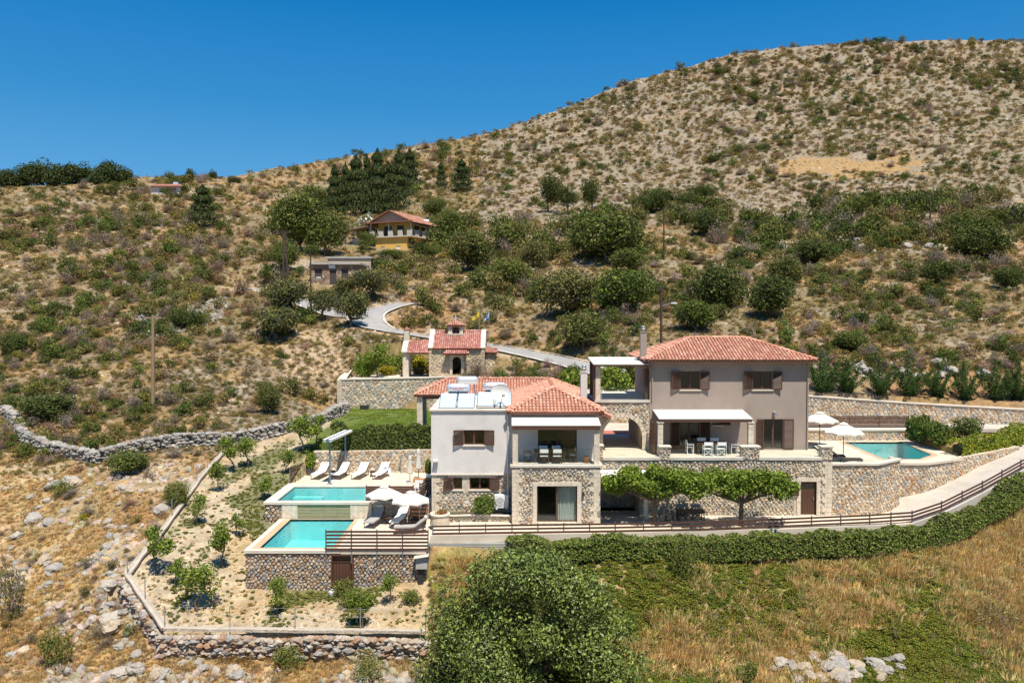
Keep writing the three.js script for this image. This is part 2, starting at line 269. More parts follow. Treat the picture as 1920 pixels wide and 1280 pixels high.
function groundColour(x, d) {
  const n1 = fbm(x * 0.05, d * 0.05, 21, 4), n2 = fbm(x * 0.25, d * 0.25, 31, 4), n3 = fbm(x * 1.3, d * 1.3, 41, 3), u = bearing(x, d);
  let c;
  if (polyDist(gardenPoly, x, d) > -0.2) {
    c = mixc(C.pale, C.grassPale, smooth(0.45, 0.75, n2) * 0.7); c = mixc(c, C.soil, smooth(0.56, 0.8, n3) * 0.35);
    c = mixc(c, C.green, smooth(0.55, 0.66, fbm(x * 0.5 + 9, d * 0.3, 51, 4)) * 0.75);
  } else if (d < 52 && x > -5 + (fbm(x * 0.5, d * 0.5, 55, 3) - 0.5) * 7) {
    c = mixc(C.grassPale, C.lime, smooth(0.38, 0.58, n2)); c = mixc(c, C.green, smooth(0.45, 0.65, fbm(x * 0.2, d * 0.35, 61, 4)) * 0.5); c = mixc(c, C.soil, smooth(0.55, 0.7, n3) * 0.5);
  } else if (d < 62 && u < 700) {
    c = mixc(C.grassPale, C.soil, smooth(0.4, 0.7, n2)); c = mixc(c, C.red, smooth(0.55, 0.8, n3) * 0.4); c = mixc(c, C.pale, smooth(0.5, 0.7, fbm(x * 0.6, d * 0.6, 71, 4)) * 0.6); c = mixc(c, C.scrub, smooth(0.55, 0.7, fbm(x * 0.2, d * 0.2, 73, 4)) * 0.45);
  } else {
    c = mixc(C.grass, C.dead, smooth(0.34, 0.56, n2)); c = mixc(c, C.grassPale, smooth(0.52, 0.72, n3) * 0.4); c = mixc(c, C.scrub, 0.15 + smooth(0.42, 0.62, n1) * 0.6);
    c = mixc(c, C.soil, smooth(0.56, 0.72, fbm(x * 0.09, d * 0.09, 81, 4)) * 0.7); c = mixc(c, C.rock, smooth(0.6, 0.72, fbm(x * 0.3, d * 0.16, 91, 5)) * 0.45);
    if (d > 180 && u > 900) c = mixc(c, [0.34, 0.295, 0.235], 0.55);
    const bare = Math.max(smooth(515, 550, u) * smooth(665, 640, u) * smooth(80, 84, d) * smooth(99, 94, d), smooth(400, 430, u) * smooth(520, 495, u) * smooth(110, 114, d) * smooth(130, 125, d)); if (bare > 0) c = mixc(c, mixc([0.47, 0.31, 0.17], C.pale, n3), bare * 0.9);
    if (polyDist(fieldPoly, x, d) + (n2 - 0.5) * 26 > 0) c = mixc([0.4, 0.25, 0.105], C.grassPale, n3 * 0.4);
  }
  if (d > 60 && d < 81 && x > -16.5 && x < -4.9 && polyDist(ZONES[4][0], x, d) > -1.3) c = mixc([0.09, 0.15, 0.015], [0.19, 0.23, 0.035], n3);
  const r = roadNear(x, d); if (r[0] < r[2] + 1.2) c = mixc(C.soil, C.pale, n3);
  return c;
}
{
  const us = [], ds = []; for (let u = -700; u < -60; u += 22) us.push(u); for (let u = -60; u <= 1980; u += 4.6) us.push(u); for (let u = 2000; u <= 2620; u += 22) us.push(u);
  for (let d = 14; d < 33; d += 1.6) ds.push(d); for (let d = 33; d < 70; d += 0.19) ds.push(d); for (let d = 70; d < 130; d += 0.55) ds.push(d); for (let d = 130; d < 400; d += 1.5) ds.push(d); for (let d = 400; d <= 560; d += 12) ds.push(d);
  const nu = us.length, nd = ds.length, pos = new Float32Array(nu * nd * 3), col = new Float32Array(nu * nd * 3), uv = new Float32Array(nu * nd * 2), idx = new Uint32Array((nu - 1) * (nd - 1) * 6);
  for (let j = 0; j < nd; j++) for (let i = 0; i < nu; i++) { const k = j * nu + i, d = ds[j], x = (us[i] - 960) / FPX * d; pos.set([x, ground(x, d), -d], 3 * k); col.set(groundColour(x, d), 3 * k); uv[2 * k] = x + 0.6 * Math.sin(d * 0.31); uv[2 * k + 1] = d + 0.6 * Math.sin(x * 0.27); }
  let q = 0; for (let j = 0; j < nd - 1; j++) for (let i = 0; i < nu - 1; i++) { const a = j * nu + i, b = a + 1, c = a + nu, e = c + 1; idx[q++] = a; idx[q++] = b; idx[q++] = c; idx[q++] = b; idx[q++] = e; idx[q++] = c; }
  const g = new THREE.BufferGeometry(); g.setAttribute('position', new THREE.BufferAttribute(pos, 3)); g.setAttribute('color', new THREE.BufferAttribute(col, 3)); g.setAttribute('uv', new THREE.BufferAttribute(uv, 2)); g.setIndex(new THREE.BufferAttribute(idx, 1)); g.computeVertexNormals();
  const m = structure(new THREE.Mesh(g, mat([1, 1, 1], { vertexColors: true, map: mapSoil, bumpMap: bumpSoil, bumpScale: 0.08, roughness: 1 })), 'hillside_ground'); m.receiveShadow = m.castShadow = true;
  m.userData.label = 'dry rocky hillside of tan grass and bare soil'; m.userData.category = 'ground';
}
{ // the roads, strips laid a little above the graded ground, each with pale kerb lines
  roadCurves.forEach((c, k) => {
    const P = c.getPoints(120), h = roadHalf[k], strip = (o0, o1, lift) => {
      const pos = [], idx = []; P.forEach((p, i) => { const t = c.getTangent(i / 120), nx = -t.z, nz = t.x, l = Math.hypot(nx, nz); for (const o of [o0, o1]) pos.push(p.x + nx / l * o, p.y + lift, p.z + nz / l * o); if (i) { const a = 2 * i - 2; idx.push(a, a + 1, a + 2, a + 1, a + 3, a + 2); } });
      const g = new THREE.BufferGeometry(); g.setAttribute('position', new THREE.Float32BufferAttribute(pos, 3)); g.setIndex(idx); g.computeVertexNormals(); return g;
    };
    const m = structure(new THREE.Mesh(setUV(strip(-h, h, 0.03 + 0.006 * k)), M.road), 'road'); m.receiveShadow = true; m.userData.label = k ? 'narrow lane leading past the low stone hut' : 'pale asphalt road bending round behind the chapel'; m.userData.category = 'road';
    for (const s of [-1, 1]) { const e = new THREE.Mesh(setUV(strip(s * h, s * (h + 0.28), 0.14)), M.coping); e.name = 'kerb'; m.add(e); }
  });
}
// ---------- masonry, roofs, windows ----------
const PAL = {
  house: [[0.55, 0.45, 0.32], [0.62, 0.53, 0.4], [0.48, 0.4, 0.3], [0.36, 0.345, 0.32], [0.65, 0.58, 0.48], [0.46, 0.32, 0.2], [0.4, 0.35, 0.29], [0.6, 0.5, 0.37], [0.58, 0.49, 0.36]],
  warm: [[0.56, 0.44, 0.3], [0.61, 0.5, 0.36], [0.47, 0.29, 0.16], [0.37, 0.36, 0.35], [0.63, 0.55, 0.44], [0.52, 0.35, 0.21], [0.42, 0.38, 0.33], [0.58, 0.47, 0.34], [0.54, 0.44, 0.33]],
  pool: [[0.44, 0.31, 0.2], [0.5, 0.38, 0.26], [0.34, 0.325, 0.315], [0.4, 0.25, 0.15], [0.55, 0.46, 0.35], [0.29, 0.28, 0.28], [0.46, 0.37, 0.3], [0.5, 0.42, 0.33]],
  chapel: [[0.58, 0.46, 0.29], [0.62, 0.51, 0.35], [0.5, 0.38, 0.23], [0.53, 0.43, 0.3], [0.44, 0.36, 0.26]],
  grey: [[0.4, 0.375, 0.34], [0.46, 0.43, 0.39], [0.32, 0.3, 0.28], [0.5, 0.46, 0.41], [0.38, 0.32, 0.26]],
  rubble: [[0.5, 0.4, 0.31], [0.56, 0.48, 0.4], [0.42, 0.31, 0.22], [0.38, 0.36, 0.34], [0.6, 0.54, 0.47], [0.46, 0.27, 0.17]],
};
function clipPoly(poly, nx, ny, c) { // keep nx*x+ny*y <= c
  const out = []; for (let i = 0; i < poly.length; i++) { const a = poly[i], b = poly[(i + 1) % poly.length], da = nx * a[0] + ny * a[1] - c, db = nx * b[0] + ny * b[1] - c; if (da <= 0) out.push(a); if ((da < 0 && db > 0) || (da > 0 && db < 0)) { const t = da / (da - db); out.push([a[0] + (b[0] - a[0]) * t, a[1] + (b[1] - a[1]) * t]); } }
  return out;
}
// A, B: [x, depth] ends seen left to right from the front; y0, y1: heights of foot and top at A and B
function masonry(root, name, A, Bp, { y0, y1, t = 0.4, size = [0.29, 0.19], pal = PAL.house, core = M.mortar, holes = [], skip = [], seed = 1, proud = 0.045, gap = 0.022, pick = 10, coreMat, label }) {
  const ex = Bp[0] - A[0], ed = Bp[1] - A[1], L = Math.hypot(ex, ed), e = [ex / L, -ed / L], r = rng(seed), dist = (A[1] + Bp[1]) / 2;
  const Y0 = [].concat(y0), Y1 = [].concat(y1), f0 = (s) => lerp(Y0[0], Y0[Y0.length - 1], s / L), f1 = (s) => lerp(Y1[0], Y1[Y1.length - 1], s / L);
  const m4 = new THREE.Matrix4().makeBasis(new THREE.Vector3(e[0], 0, e[1]), new THREE.Vector3(0, 1, 0), new THREE.Vector3(-e[1], 0, e[0])).setPosition(A[0], 0, -A[1]);
  const s = new THREE.Shape([[0, f0(0)], [L, f0(L)], [L, f1(L)], [0, f1(0)]].map((p) => new THREE.Vector2(...p)));
  for (const h of holes) s.holes.push(h.path || new THREE.Path([[h[0], h[2]], [h[0], h[3]], [h[1], h[3]], [h[1], h[2]]].map((p) => new THREE.Vector2(...p))));
  const cg = new THREE.ExtrudeGeometry(s, { depth: t, bevelEnabled: false, curveSegments: 12 }); cg.translate(0, 0, -t); cg.applyMatrix4(m4);
  const base = part(root, name, cg, core, { label });
  // irregular cells, each a stone with a bevelled face
  const [sw, sh] = size, lo = Math.min(...Y0), hi = Math.max(...Y1), nx = Math.ceil(L / sw) + 2, ny = Math.ceil((hi - lo) / sh) + 2, seeds = [];
  for (let j = -1; j < ny; j++) for (let i = -1; i < nx; i++) seeds.push([(i + 0.5 + (r() - 0.5) * 0.85 + (j % 2) * 0.5) * sw, lo + (j + 0.5 + (r() - 0.5) * 0.7) * sh]);
  const W = nx + 1, found = [], rects = [...holes.filter((h) => !h.path), ...skip], arcs = holes.filter((h) => h.path);
  for (let k = 0; k < seeds.length; k++) {
    const [cx, cy] = seeds[k]; if (cx < -sw || cx > L + sw) continue;
    let p = [[cx - 2 * sw, cy - 2 * sh], [cx + 2 * sw, cy - 2 * sh], [cx + 2 * sw, cy + 2 * sh], [cx - 2 * sw, cy + 2 * sh]];
    const j0 = Math.floor(k / W), i0 = k % W;
    for (let dj = -2; dj <= 2 && p.length; dj++) for (let di = -2; di <= 2; di++) { if (!di && !dj) continue; const jj = j0 + dj, ii = i0 + di; if (jj < 0 || ii < 0 || ii >= W || jj * W + ii >= seeds.length) continue; const q = seeds[jj * W + ii], vx = q[0] - cx, vy = q[1] - cy; p = clipPoly(p, vx, vy, vx * (q[0] + cx) / 2 + vy * (q[1] + cy) / 2); if (p.length < 3) break; }
    if (p.length < 3) continue;
    p = clipPoly(p, -1, 0, 0); p = clipPoly(p, 1, 0, L); if (p.length < 3) continue;
    const sl0 = (Y0[Y0.length - 1] - Y0[0]) / L, sl1 = (Y1[Y1.length - 1] - Y1[0]) / L; p = clipPoly(p, sl0, -1, -Y0[0]); if (p.length > 2) p = clipPoly(p, -sl1, 1, Y1[0]); if (p.length < 3) continue;
    let mx = 0, my = 0; for (const q of p) { mx += q[0]; my += q[1]; } mx /= p.length; my /= p.length; let drop = false;
    for (const h of rects) {
      if (mx > h[0] && mx < h[1] && my > h[2] && my < h[3]) { drop = true; break; }
      if (!p.some((q) => q[0] > h[0] && q[0] < h[1] && q[1] > h[2] && q[1] < h[3]) && !(h[0] > Math.min(...p.map((q) => q[0])) && h[1] < Math.max(...p.map((q) => q[0])))) continue;
      const o = [h[0] - mx, mx - h[1], h[2] - my, my - h[3]], w = o.indexOf(Math.max(...o)); p = w === 0 ? clipPoly(p, 1, 0, h[0]) : w === 1 ? clipPoly(p, -1, 0, -h[1]) : w === 2 ? clipPoly(p, 0, 1, h[2]) : clipPoly(p, 0, -1, -h[3]); if (p.length < 3) { drop = true; break; }
    }
    for (const a of arcs) if (a.inside(mx, my)) drop = true;
    if (drop) continue;
    let area = 0, x0 = 1e9, x1 = -1e9, yy0 = 1e9, yy1 = -1e9; for (let i = 0; i < p.length; i++) { const a = p[i], b = p[(i + 1) % p.length]; area += a[0] * b[1] - b[0] * a[1]; x0 = Math.min(x0, a[0]); x1 = Math.max(x1, a[0]); yy0 = Math.min(yy0, a[1]); yy1 = Math.max(yy1, a[1]); }
    if (area / 2 < 0.008) continue;
    const sz = Math.max(x1 - x0, yy1 - yy0); mx = 0; my = 0; for (const q of p) { mx += q[0] / p.length; my += q[1] / p.length; }
    const k1 = clamp(1 - gap * 2 / Math.sqrt(area / 2), 0.6, 0.97), k2 = k1 * (0.74 + 0.14 * r()), hgt = proud * (0.5 + r()), tx = (r() - 0.5) * 0.18, ty = (r() - 0.5) * 0.18, pos = [];
    const low = p.map((q) => [mx + (q[0] - mx) * k1, my + (q[1] - my) * k1, -0.01]), up = p.map((q) => { const a = (q[0] - mx) * k2, b = (q[1] - my) * k2; return [mx + a + (r() - 0.5) * 0.012, my + b + (r() - 0.5) * 0.012, hgt + a * tx + b * ty]; }), top = [mx, my, hgt * 1.18];
    for (let i = 0; i < p.length; i++) { const n = (i + 1) % p.length; pos.push(...low[i], ...low[n], ...up[n], ...low[i], ...up[n], ...up[i], ...up[i], ...up[n], ...top); }
    const g = new THREE.BufferGeometry(); g.setAttribute('position', new THREE.Float32BufferAttribute(pos, 3));
    const uv = new Float32Array(pos.length / 3 * 2), ou = r() * 9, ov = r() * 9; for (let i = 0; i < pos.length / 3; i++) { uv[2 * i] = pos[3 * i] + ou; uv[2 * i + 1] = pos[3 * i + 1] + ov; } g.setAttribute('uv', new THREE.BufferAttribute(uv, 2));
    g.applyMatrix4(m4); g.computeVertexNormals();
    const c = pal[Math.floor(r() * pal.length)], v = 0.95 + 0.3 * r(); tint(g, [c[0] * v, c[1] * v, c[2] * v]); found.push([sz, g]);
  }
  found.sort((a, b) => b[0] - a[0]);
  const lim = pick * dist / FPX, rest = [];
  found.forEach(([sz, g], i) => { if (i < 300 && sz >= lim) part(base, 'stone', g, M.stone, { keepUV: true }); else rest.push(g); });
  if (rest.length) part(base, 'small_stones', rest, M.stone, { keepUV: true, stuff: true });
  return base;
}
// dressed corner blocks up an edge; side = +1 extends to greater x, -1 to smaller x
function quoins(root, x, side, y0, y1, d, out = 0.05, h = 0.27, long = 0.62, short = 0.36) {
  let y = y0, k = 0; while (y < y1 - 0.05) { const hh = Math.min(h, y1 - y), w = k++ % 2 ? long : short; part(root, 'quoin', B(Math.min(x, x + side * w), Math.max(x, x + side * w), y + 0.006, y + hh - 0.006, d - out, d + 0.2), M.ashlar); y += h; }
}
function surround(root, x0, x1, y0, y1, d, w = 0.22, out = 0.055) { // dressed stone frame round an opening
  let y = y0; while (y < y1 - 0.02) { const h = Math.min(0.42, y1 - y); part(root, 'jamb_stone', B(x0 - w, x0, y + 0.004, y + h - 0.004, d - out, d + 0.22), M.ashlar); part(root, 'jamb_stone', B(x1, x1 + w, y + 0.004, y + h - 0.004, d - out, d + 0.22), M.ashlar); y += 0.42; }
  const n = Math.max(2, Math.round((x1 - x0 + 2 * w) / 0.75)), s = (x1 - x0 + 2 * w) / n; for (let i = 0; i < n; i++) part(root, 'lintel_stone', B(x0 - w + i * s + 0.004, x0 - w + (i + 1) * s - 0.004, y1, y1 + 0.26, d - out - 0.003, d + 0.22), M.ashlar);
}
const TILE_TONES = [[0.56, 0.265, 0.175], [0.62, 0.32, 0.22], [0.51, 0.23, 0.15], [0.65, 0.365, 0.26], [0.57, 0.26, 0.17]];
function barrel(w0, w1, L, hgt, seg = 5) { // half-round tile lying along +z, wide end at z = 0
  const pos = []; const ring = (w, z, lift) => Array.from({ length: seg + 1 }, (_, i) => { const a = Math.PI * i / seg; return [-Math.cos(a) * w / 2, Math.sin(a) * hgt * w / w0 + lift, z]; });
  const a = ring(w0, 0, 0.035), b = ring(w1, L, 0.0); for (let i = 0; i < seg; i++) pos.push(...a[i], ...b[i + 1], ...a[i + 1], ...a[i], ...b[i], ...b[i + 1]);
  const end = ring(w0, 0, -0.03); for (let i = 0; i < seg; i++) pos.push(...a[i], ...a[i + 1], ...end[i + 1], ...a[i], ...end[i + 1], ...end[i]);
  const g = new THREE.BufferGeometry(); g.setAttribute('position', new THREE.Float32BufferAttribute(pos, 3)); g.computeVertexNormals(); return g;
}
const tileBarrel = flat(barrel(0.19, 0.15, 0.42, 0.075, 5)), ridgeBarrel = flat(barrel(0.26, 0.21, 0.44, 0.11, 6));
function inPoly2(p, x, y) { let c = false; for (let i = 0, j = p.length - 1; i < p.length; j = i++) if ((p[i][1] > y) !== (p[j][1] > y) && x < (p[j][0] - p[i][0]) * (y - p[i][1]) / (p[j][1] - p[i][1]) + p[i][0]) c = !c; return c; }
function tilePlane(pts, r, tones = TILE_TONES, cw = 0.225, rh = 0.35) { // polygon whose first edge is the eave
  const v = pts.map((p) => new THREE.Vector3(...p)), e = v[1].clone().sub(v[0]).normalize(), n = e.clone().cross(v[2].clone().sub(v[0])).normalize(); if (n.y < 0) n.negate(); const s = n.clone().cross(e); if (s.y < 0) s.negate();
  const q = v.map((p) => { const w = p.clone().sub(v[0]); return [w.dot(e), w.dot(s)]; }), x0 = Math.min(...q.map((p) => p[0])), x1 = Math.max(...q.map((p) => p[0])), y1 = Math.max(...q.map((p) => p[1])), out = [], x = s.clone().cross(n).negate();
  const X = n.clone().cross(s), nc = Math.floor((x1 - x0) / cw);
  for (let j = 0; j * rh < y1; j++) for (let i = 0; i <= nc; i++) {
    const cx = x0 + (i + 0.5) * (x1 - x0) / (nc + 1), cy = j * rh - 0.04; if (!inPoly2(q, cx, cy + 0.2)) continue;
    const g = tileBarrel.clone(), o = v[0].clone().addScaledVector(e, cx + (r() - 0.5) * 0.012).addScaledVector(s, cy + (r() - 0.5) * 0.02).addScaledVector(n, 0.02);
    g.applyMatrix4(new THREE.Matrix4().makeBasis(X, n, s).setPosition(o)); const c = tones[Math.floor(r() * tones.length)], k = 0.86 + 0.26 * r(); out.push(tint(g, [c[0] * k, c[1] * k, c[2] * k]));
  }
  return out;
}
function ridgeTiles(parent, a, b, r, tones = TILE_TONES) {
  const va = new THREE.Vector3(...a), vb = new THREE.Vector3(...b), L = va.distanceTo(vb), n = Math.max(1, Math.round(L / 0.4)), s = vb.clone().sub(va).normalize(), X = new THREE.Vector3(0, 1, 0).cross(s).normalize(), Y = s.clone().cross(X);
  for (let i = 0; i < n; i++) { const g = ridgeBarrel.clone(); g.applyMatrix4(new THREE.Matrix4().makeBasis(X, Y, s).setPosition(va.clone().addScaledVector(s, i * L / n).addScaledVector(Y, 0.05))); const c = tones[Math.floor(r() * tones.length)], k = 0.95 + 0.25 * r(); part(parent, 'ridge_tile', tint(g, [c[0] * k, c[1] * k, c[2] * k]), M.tile); }
}
function roofOf(root, planes, ridges, seed, tones, name = 'roof') {
  const r = rng(seed), base = part(root, name, planes.map((p) => prism(p, 0.14)), M.tileBase);
  part(base, 'roof_tiles', planes.flatMap((p) => tilePlane(p, r, tones)), M.tile, { stuff: true });
  for (const [a, b] of ridges) ridgeTiles(base, a, b, r, tones);
  return base;
}
function hipRoof(root, x0, x1, d0, d1, ye, rise, seed, tones) {
  const w = x1 - x0, D = d1 - d0, h = Math.min(w, D) / 2, P = (x, d, y) => [x, y, -d], yr = ye + rise; let R0, R1;
  if (w >= D) { R0 = P(x0 + h, d0 + h, yr); R1 = P(x1 - h, d0 + h, yr); } else { R0 = P(x0 + h, d0 + h, yr); R1 = P(x0 + h, d1 - h, yr); }
  const a = P(x0, d0, ye), b = P(x1, d0, ye), c = P(x1, d1, ye), d = P(x0, d1, ye);
  const planes = w >= D ? [[a, b, R1, R0], [b, c, R1], [c, d, R0, R1], [d, a, R0]] : [[a, b, R0], [b, c, R1, R0], [c, d, R1], [d, a, R0, R1]];
  const ridges = w >= D ? [[a, R0], [b, R1], [c, R1], [d, R0], [R0, R1]] : [[a, R0], [b, R0], [c, R1], [d, R1], [R0, R1]];
  return roofOf(root, planes, ridges, seed, tones);
}
// a shutter leaf: stiles, rails and louvre slats in one leaf; hinged at x (side -1: hinge on its right edge), opened flat with a small angle off the wall
function shutter(win, hx, side, w, y0, y1, d, swing = 0.2) {
  const L = [], t = 0.045, add = (a, b, c, e, f = 0, g2 = t) => L.push(new THREE.BoxGeometry(b - a, e - c, g2 - f).translate((a + b) / 2, (c + e) / 2, (f + g2) / 2));
  add(0, 0.07, y0, y1); add(w - 0.07, w, y0, y1); add(0.07, w - 0.07, y0, y0 + 0.09); add(0.07, w - 0.07, y1 - 0.09, y1); const n = Math.max(4, Math.round((y1 - y0) / 0.085)), g = (y1 - y0 - 0.18) / n;
  const sl = []; for (let i = 0; i < n; i++) { const b = new THREE.BoxGeometry(w - 0.14, g * 0.95, 0.012); b.rotateX(-0.6); b.translate(w / 2, y0 + 0.09 + g * (i + 0.5), t / 2); sl.push(b); }
  const m = new THREE.Matrix4().makeTranslation(hx, 0, -d).multiply(new THREE.Matrix4().makeRotationY(side > 0 ? -swing : Math.PI + swing)).multiply(new THREE.Matrix4().makeTranslation(0, 0, side > 0 ? 0.02 : -0.065));
  const s = part(win, 'shutter', [...L, ...sl].map((q) => q.applyMatrix4(m)), M.woodLight);
  return s;
}
function windowIn(root, x0, x1, y0, y1, d, { leaves = 2, left = 0, right = 0, sill = true, name = 'window', set = 0.14, swing = 0.22, mullion = 0, curtain = false } = {}) {
  const f = 0.07, D = d + set, bars = [B(x0, x1, y1 - f, y1, D, D + 0.07), B(x0, x1, y0, y0 + f, D, D + 0.07), B(x0, x0 + f, y0 + f, y1 - f, D, D + 0.07), B(x1 - f, x1, y0 + f, y1 - f, D, D + 0.07)];
  const step = (x1 - x0) / leaves; for (let i = 1; i < leaves; i++) bars.push(B(x0 + i * step - 0.055, x0 + i * step + 0.055, y0 + f, y1 - f, D - 0.012, D + 0.06));
  const w = part(root, name, bars, M.wood);
  for (let i = 0; i < leaves; i++) part(w, 'pane', B(x0 + i * step + (i ? 0.055 : f), x0 + (i + 1) * step - (i < leaves - 1 ? 0.055 : f), y0 + f, y1 - f, D + 0.03, D + 0.034), M.glass);
  if (sill) part(w, 'sill', B(x0 - 0.08, x1 + 0.08, y0 - 0.075, y0 - 0.003, d - 0.09, d + 0.16), M.coping);
  if (left) shutter(w, x0 - 0.01, -1, left, y0, y1, d, swing); if (right) shutter(w, x1 + 0.01, 1, right, y0, y1, d, swing);
  if (curtain) { const c = curtain, pts = []; for (let i = 0; i <= 40; i++) { const t = i / 40; pts.push([lerp(c[0], c[1], t), D + 0.28 + 0.05 * Math.sin(i * 1.9) + 0.02 * Math.sin(i * 0.7)]); } const pos = []; for (let i = 0; i < 40; i++) { const [a, da] = pts[i], [b, db] = pts[i + 1]; pos.push(a, y0 + 0.02, -da, b, y0 + 0.02, -db, b, y1 - 0.05, -db, a, y0 + 0.02, -da, b, y1 - 0.05, -db, a, y1 - 0.05, -da); } const g = new THREE.BufferGeometry(); g.setAttribute('position', new THREE.Float32BufferAttribute(pos, 3)); g.computeVertexNormals(); part(w, 'curtain', g, M.curtain); }
  return w;
}
// roof of canvas on timber beams: back edge and front edge heights
function canopy(root, x0, x1, dB, yB, dF, yF, { beams = 5, drop = 0.22, m = M.canvas } = {}) {
  const t = prism([[x0, yF, -dF], [x1, yF, -dF], [x1, yB, -dB], [x0, yB, -dB]], 0.05), c = part(root, 'canopy_sheet', t, m);
  part(root, 'front_beam', B(x0 + 0.05, x1 - 0.05, yF - 0.06 - drop, yF - 0.06, dF + 0.03, dF + 0.15), M.wood);
  for (let i = 0; i < beams; i++) { const x = lerp(x0 + 0.15, x1 - 0.15, i / (beams - 1)); part(root, 'rafter', bar([x, yF - 0.13, -(dF + 0.16)], [x, yB - 0.13, -dB + 0.02], 0.08, 0.13), M.wood); }
  return c;
}
function chimney(root, x0, x1, d0, d1, y0, y1, m, cap) {
  const c = part(root, 'chimney', [B(x0, x1, y0, y1, d0, d1), B(x0 - 0.03, x1 + 0.03, y1, y1 + 0.06, d0 - 0.03, d1 + 0.03)], m); const x = (x0 + x1) / 2, d = (d0 + d1) / 2, w = (x1 - x0) / 2 * 0.8;
  const lathe = new THREE.LatheGeometry([[0, 0], [w * 0.8, 0], [w * 0.8, cap * 0.35], [w * 1.15, cap * 0.4], [w * 1.15, cap * 0.5], [w * 0.75, cap * 0.55], [w * 0.75, cap * 0.75], [w * 1.1, cap * 0.8], [w * 0.3, cap * 0.95], [0, cap]].map((p) => new THREE.Vector2(...p)), 12); lathe.translate(x, y1 + 0.06, -d);
  part(c, 'cowl', lathe, M.metalGrey); return c;
}
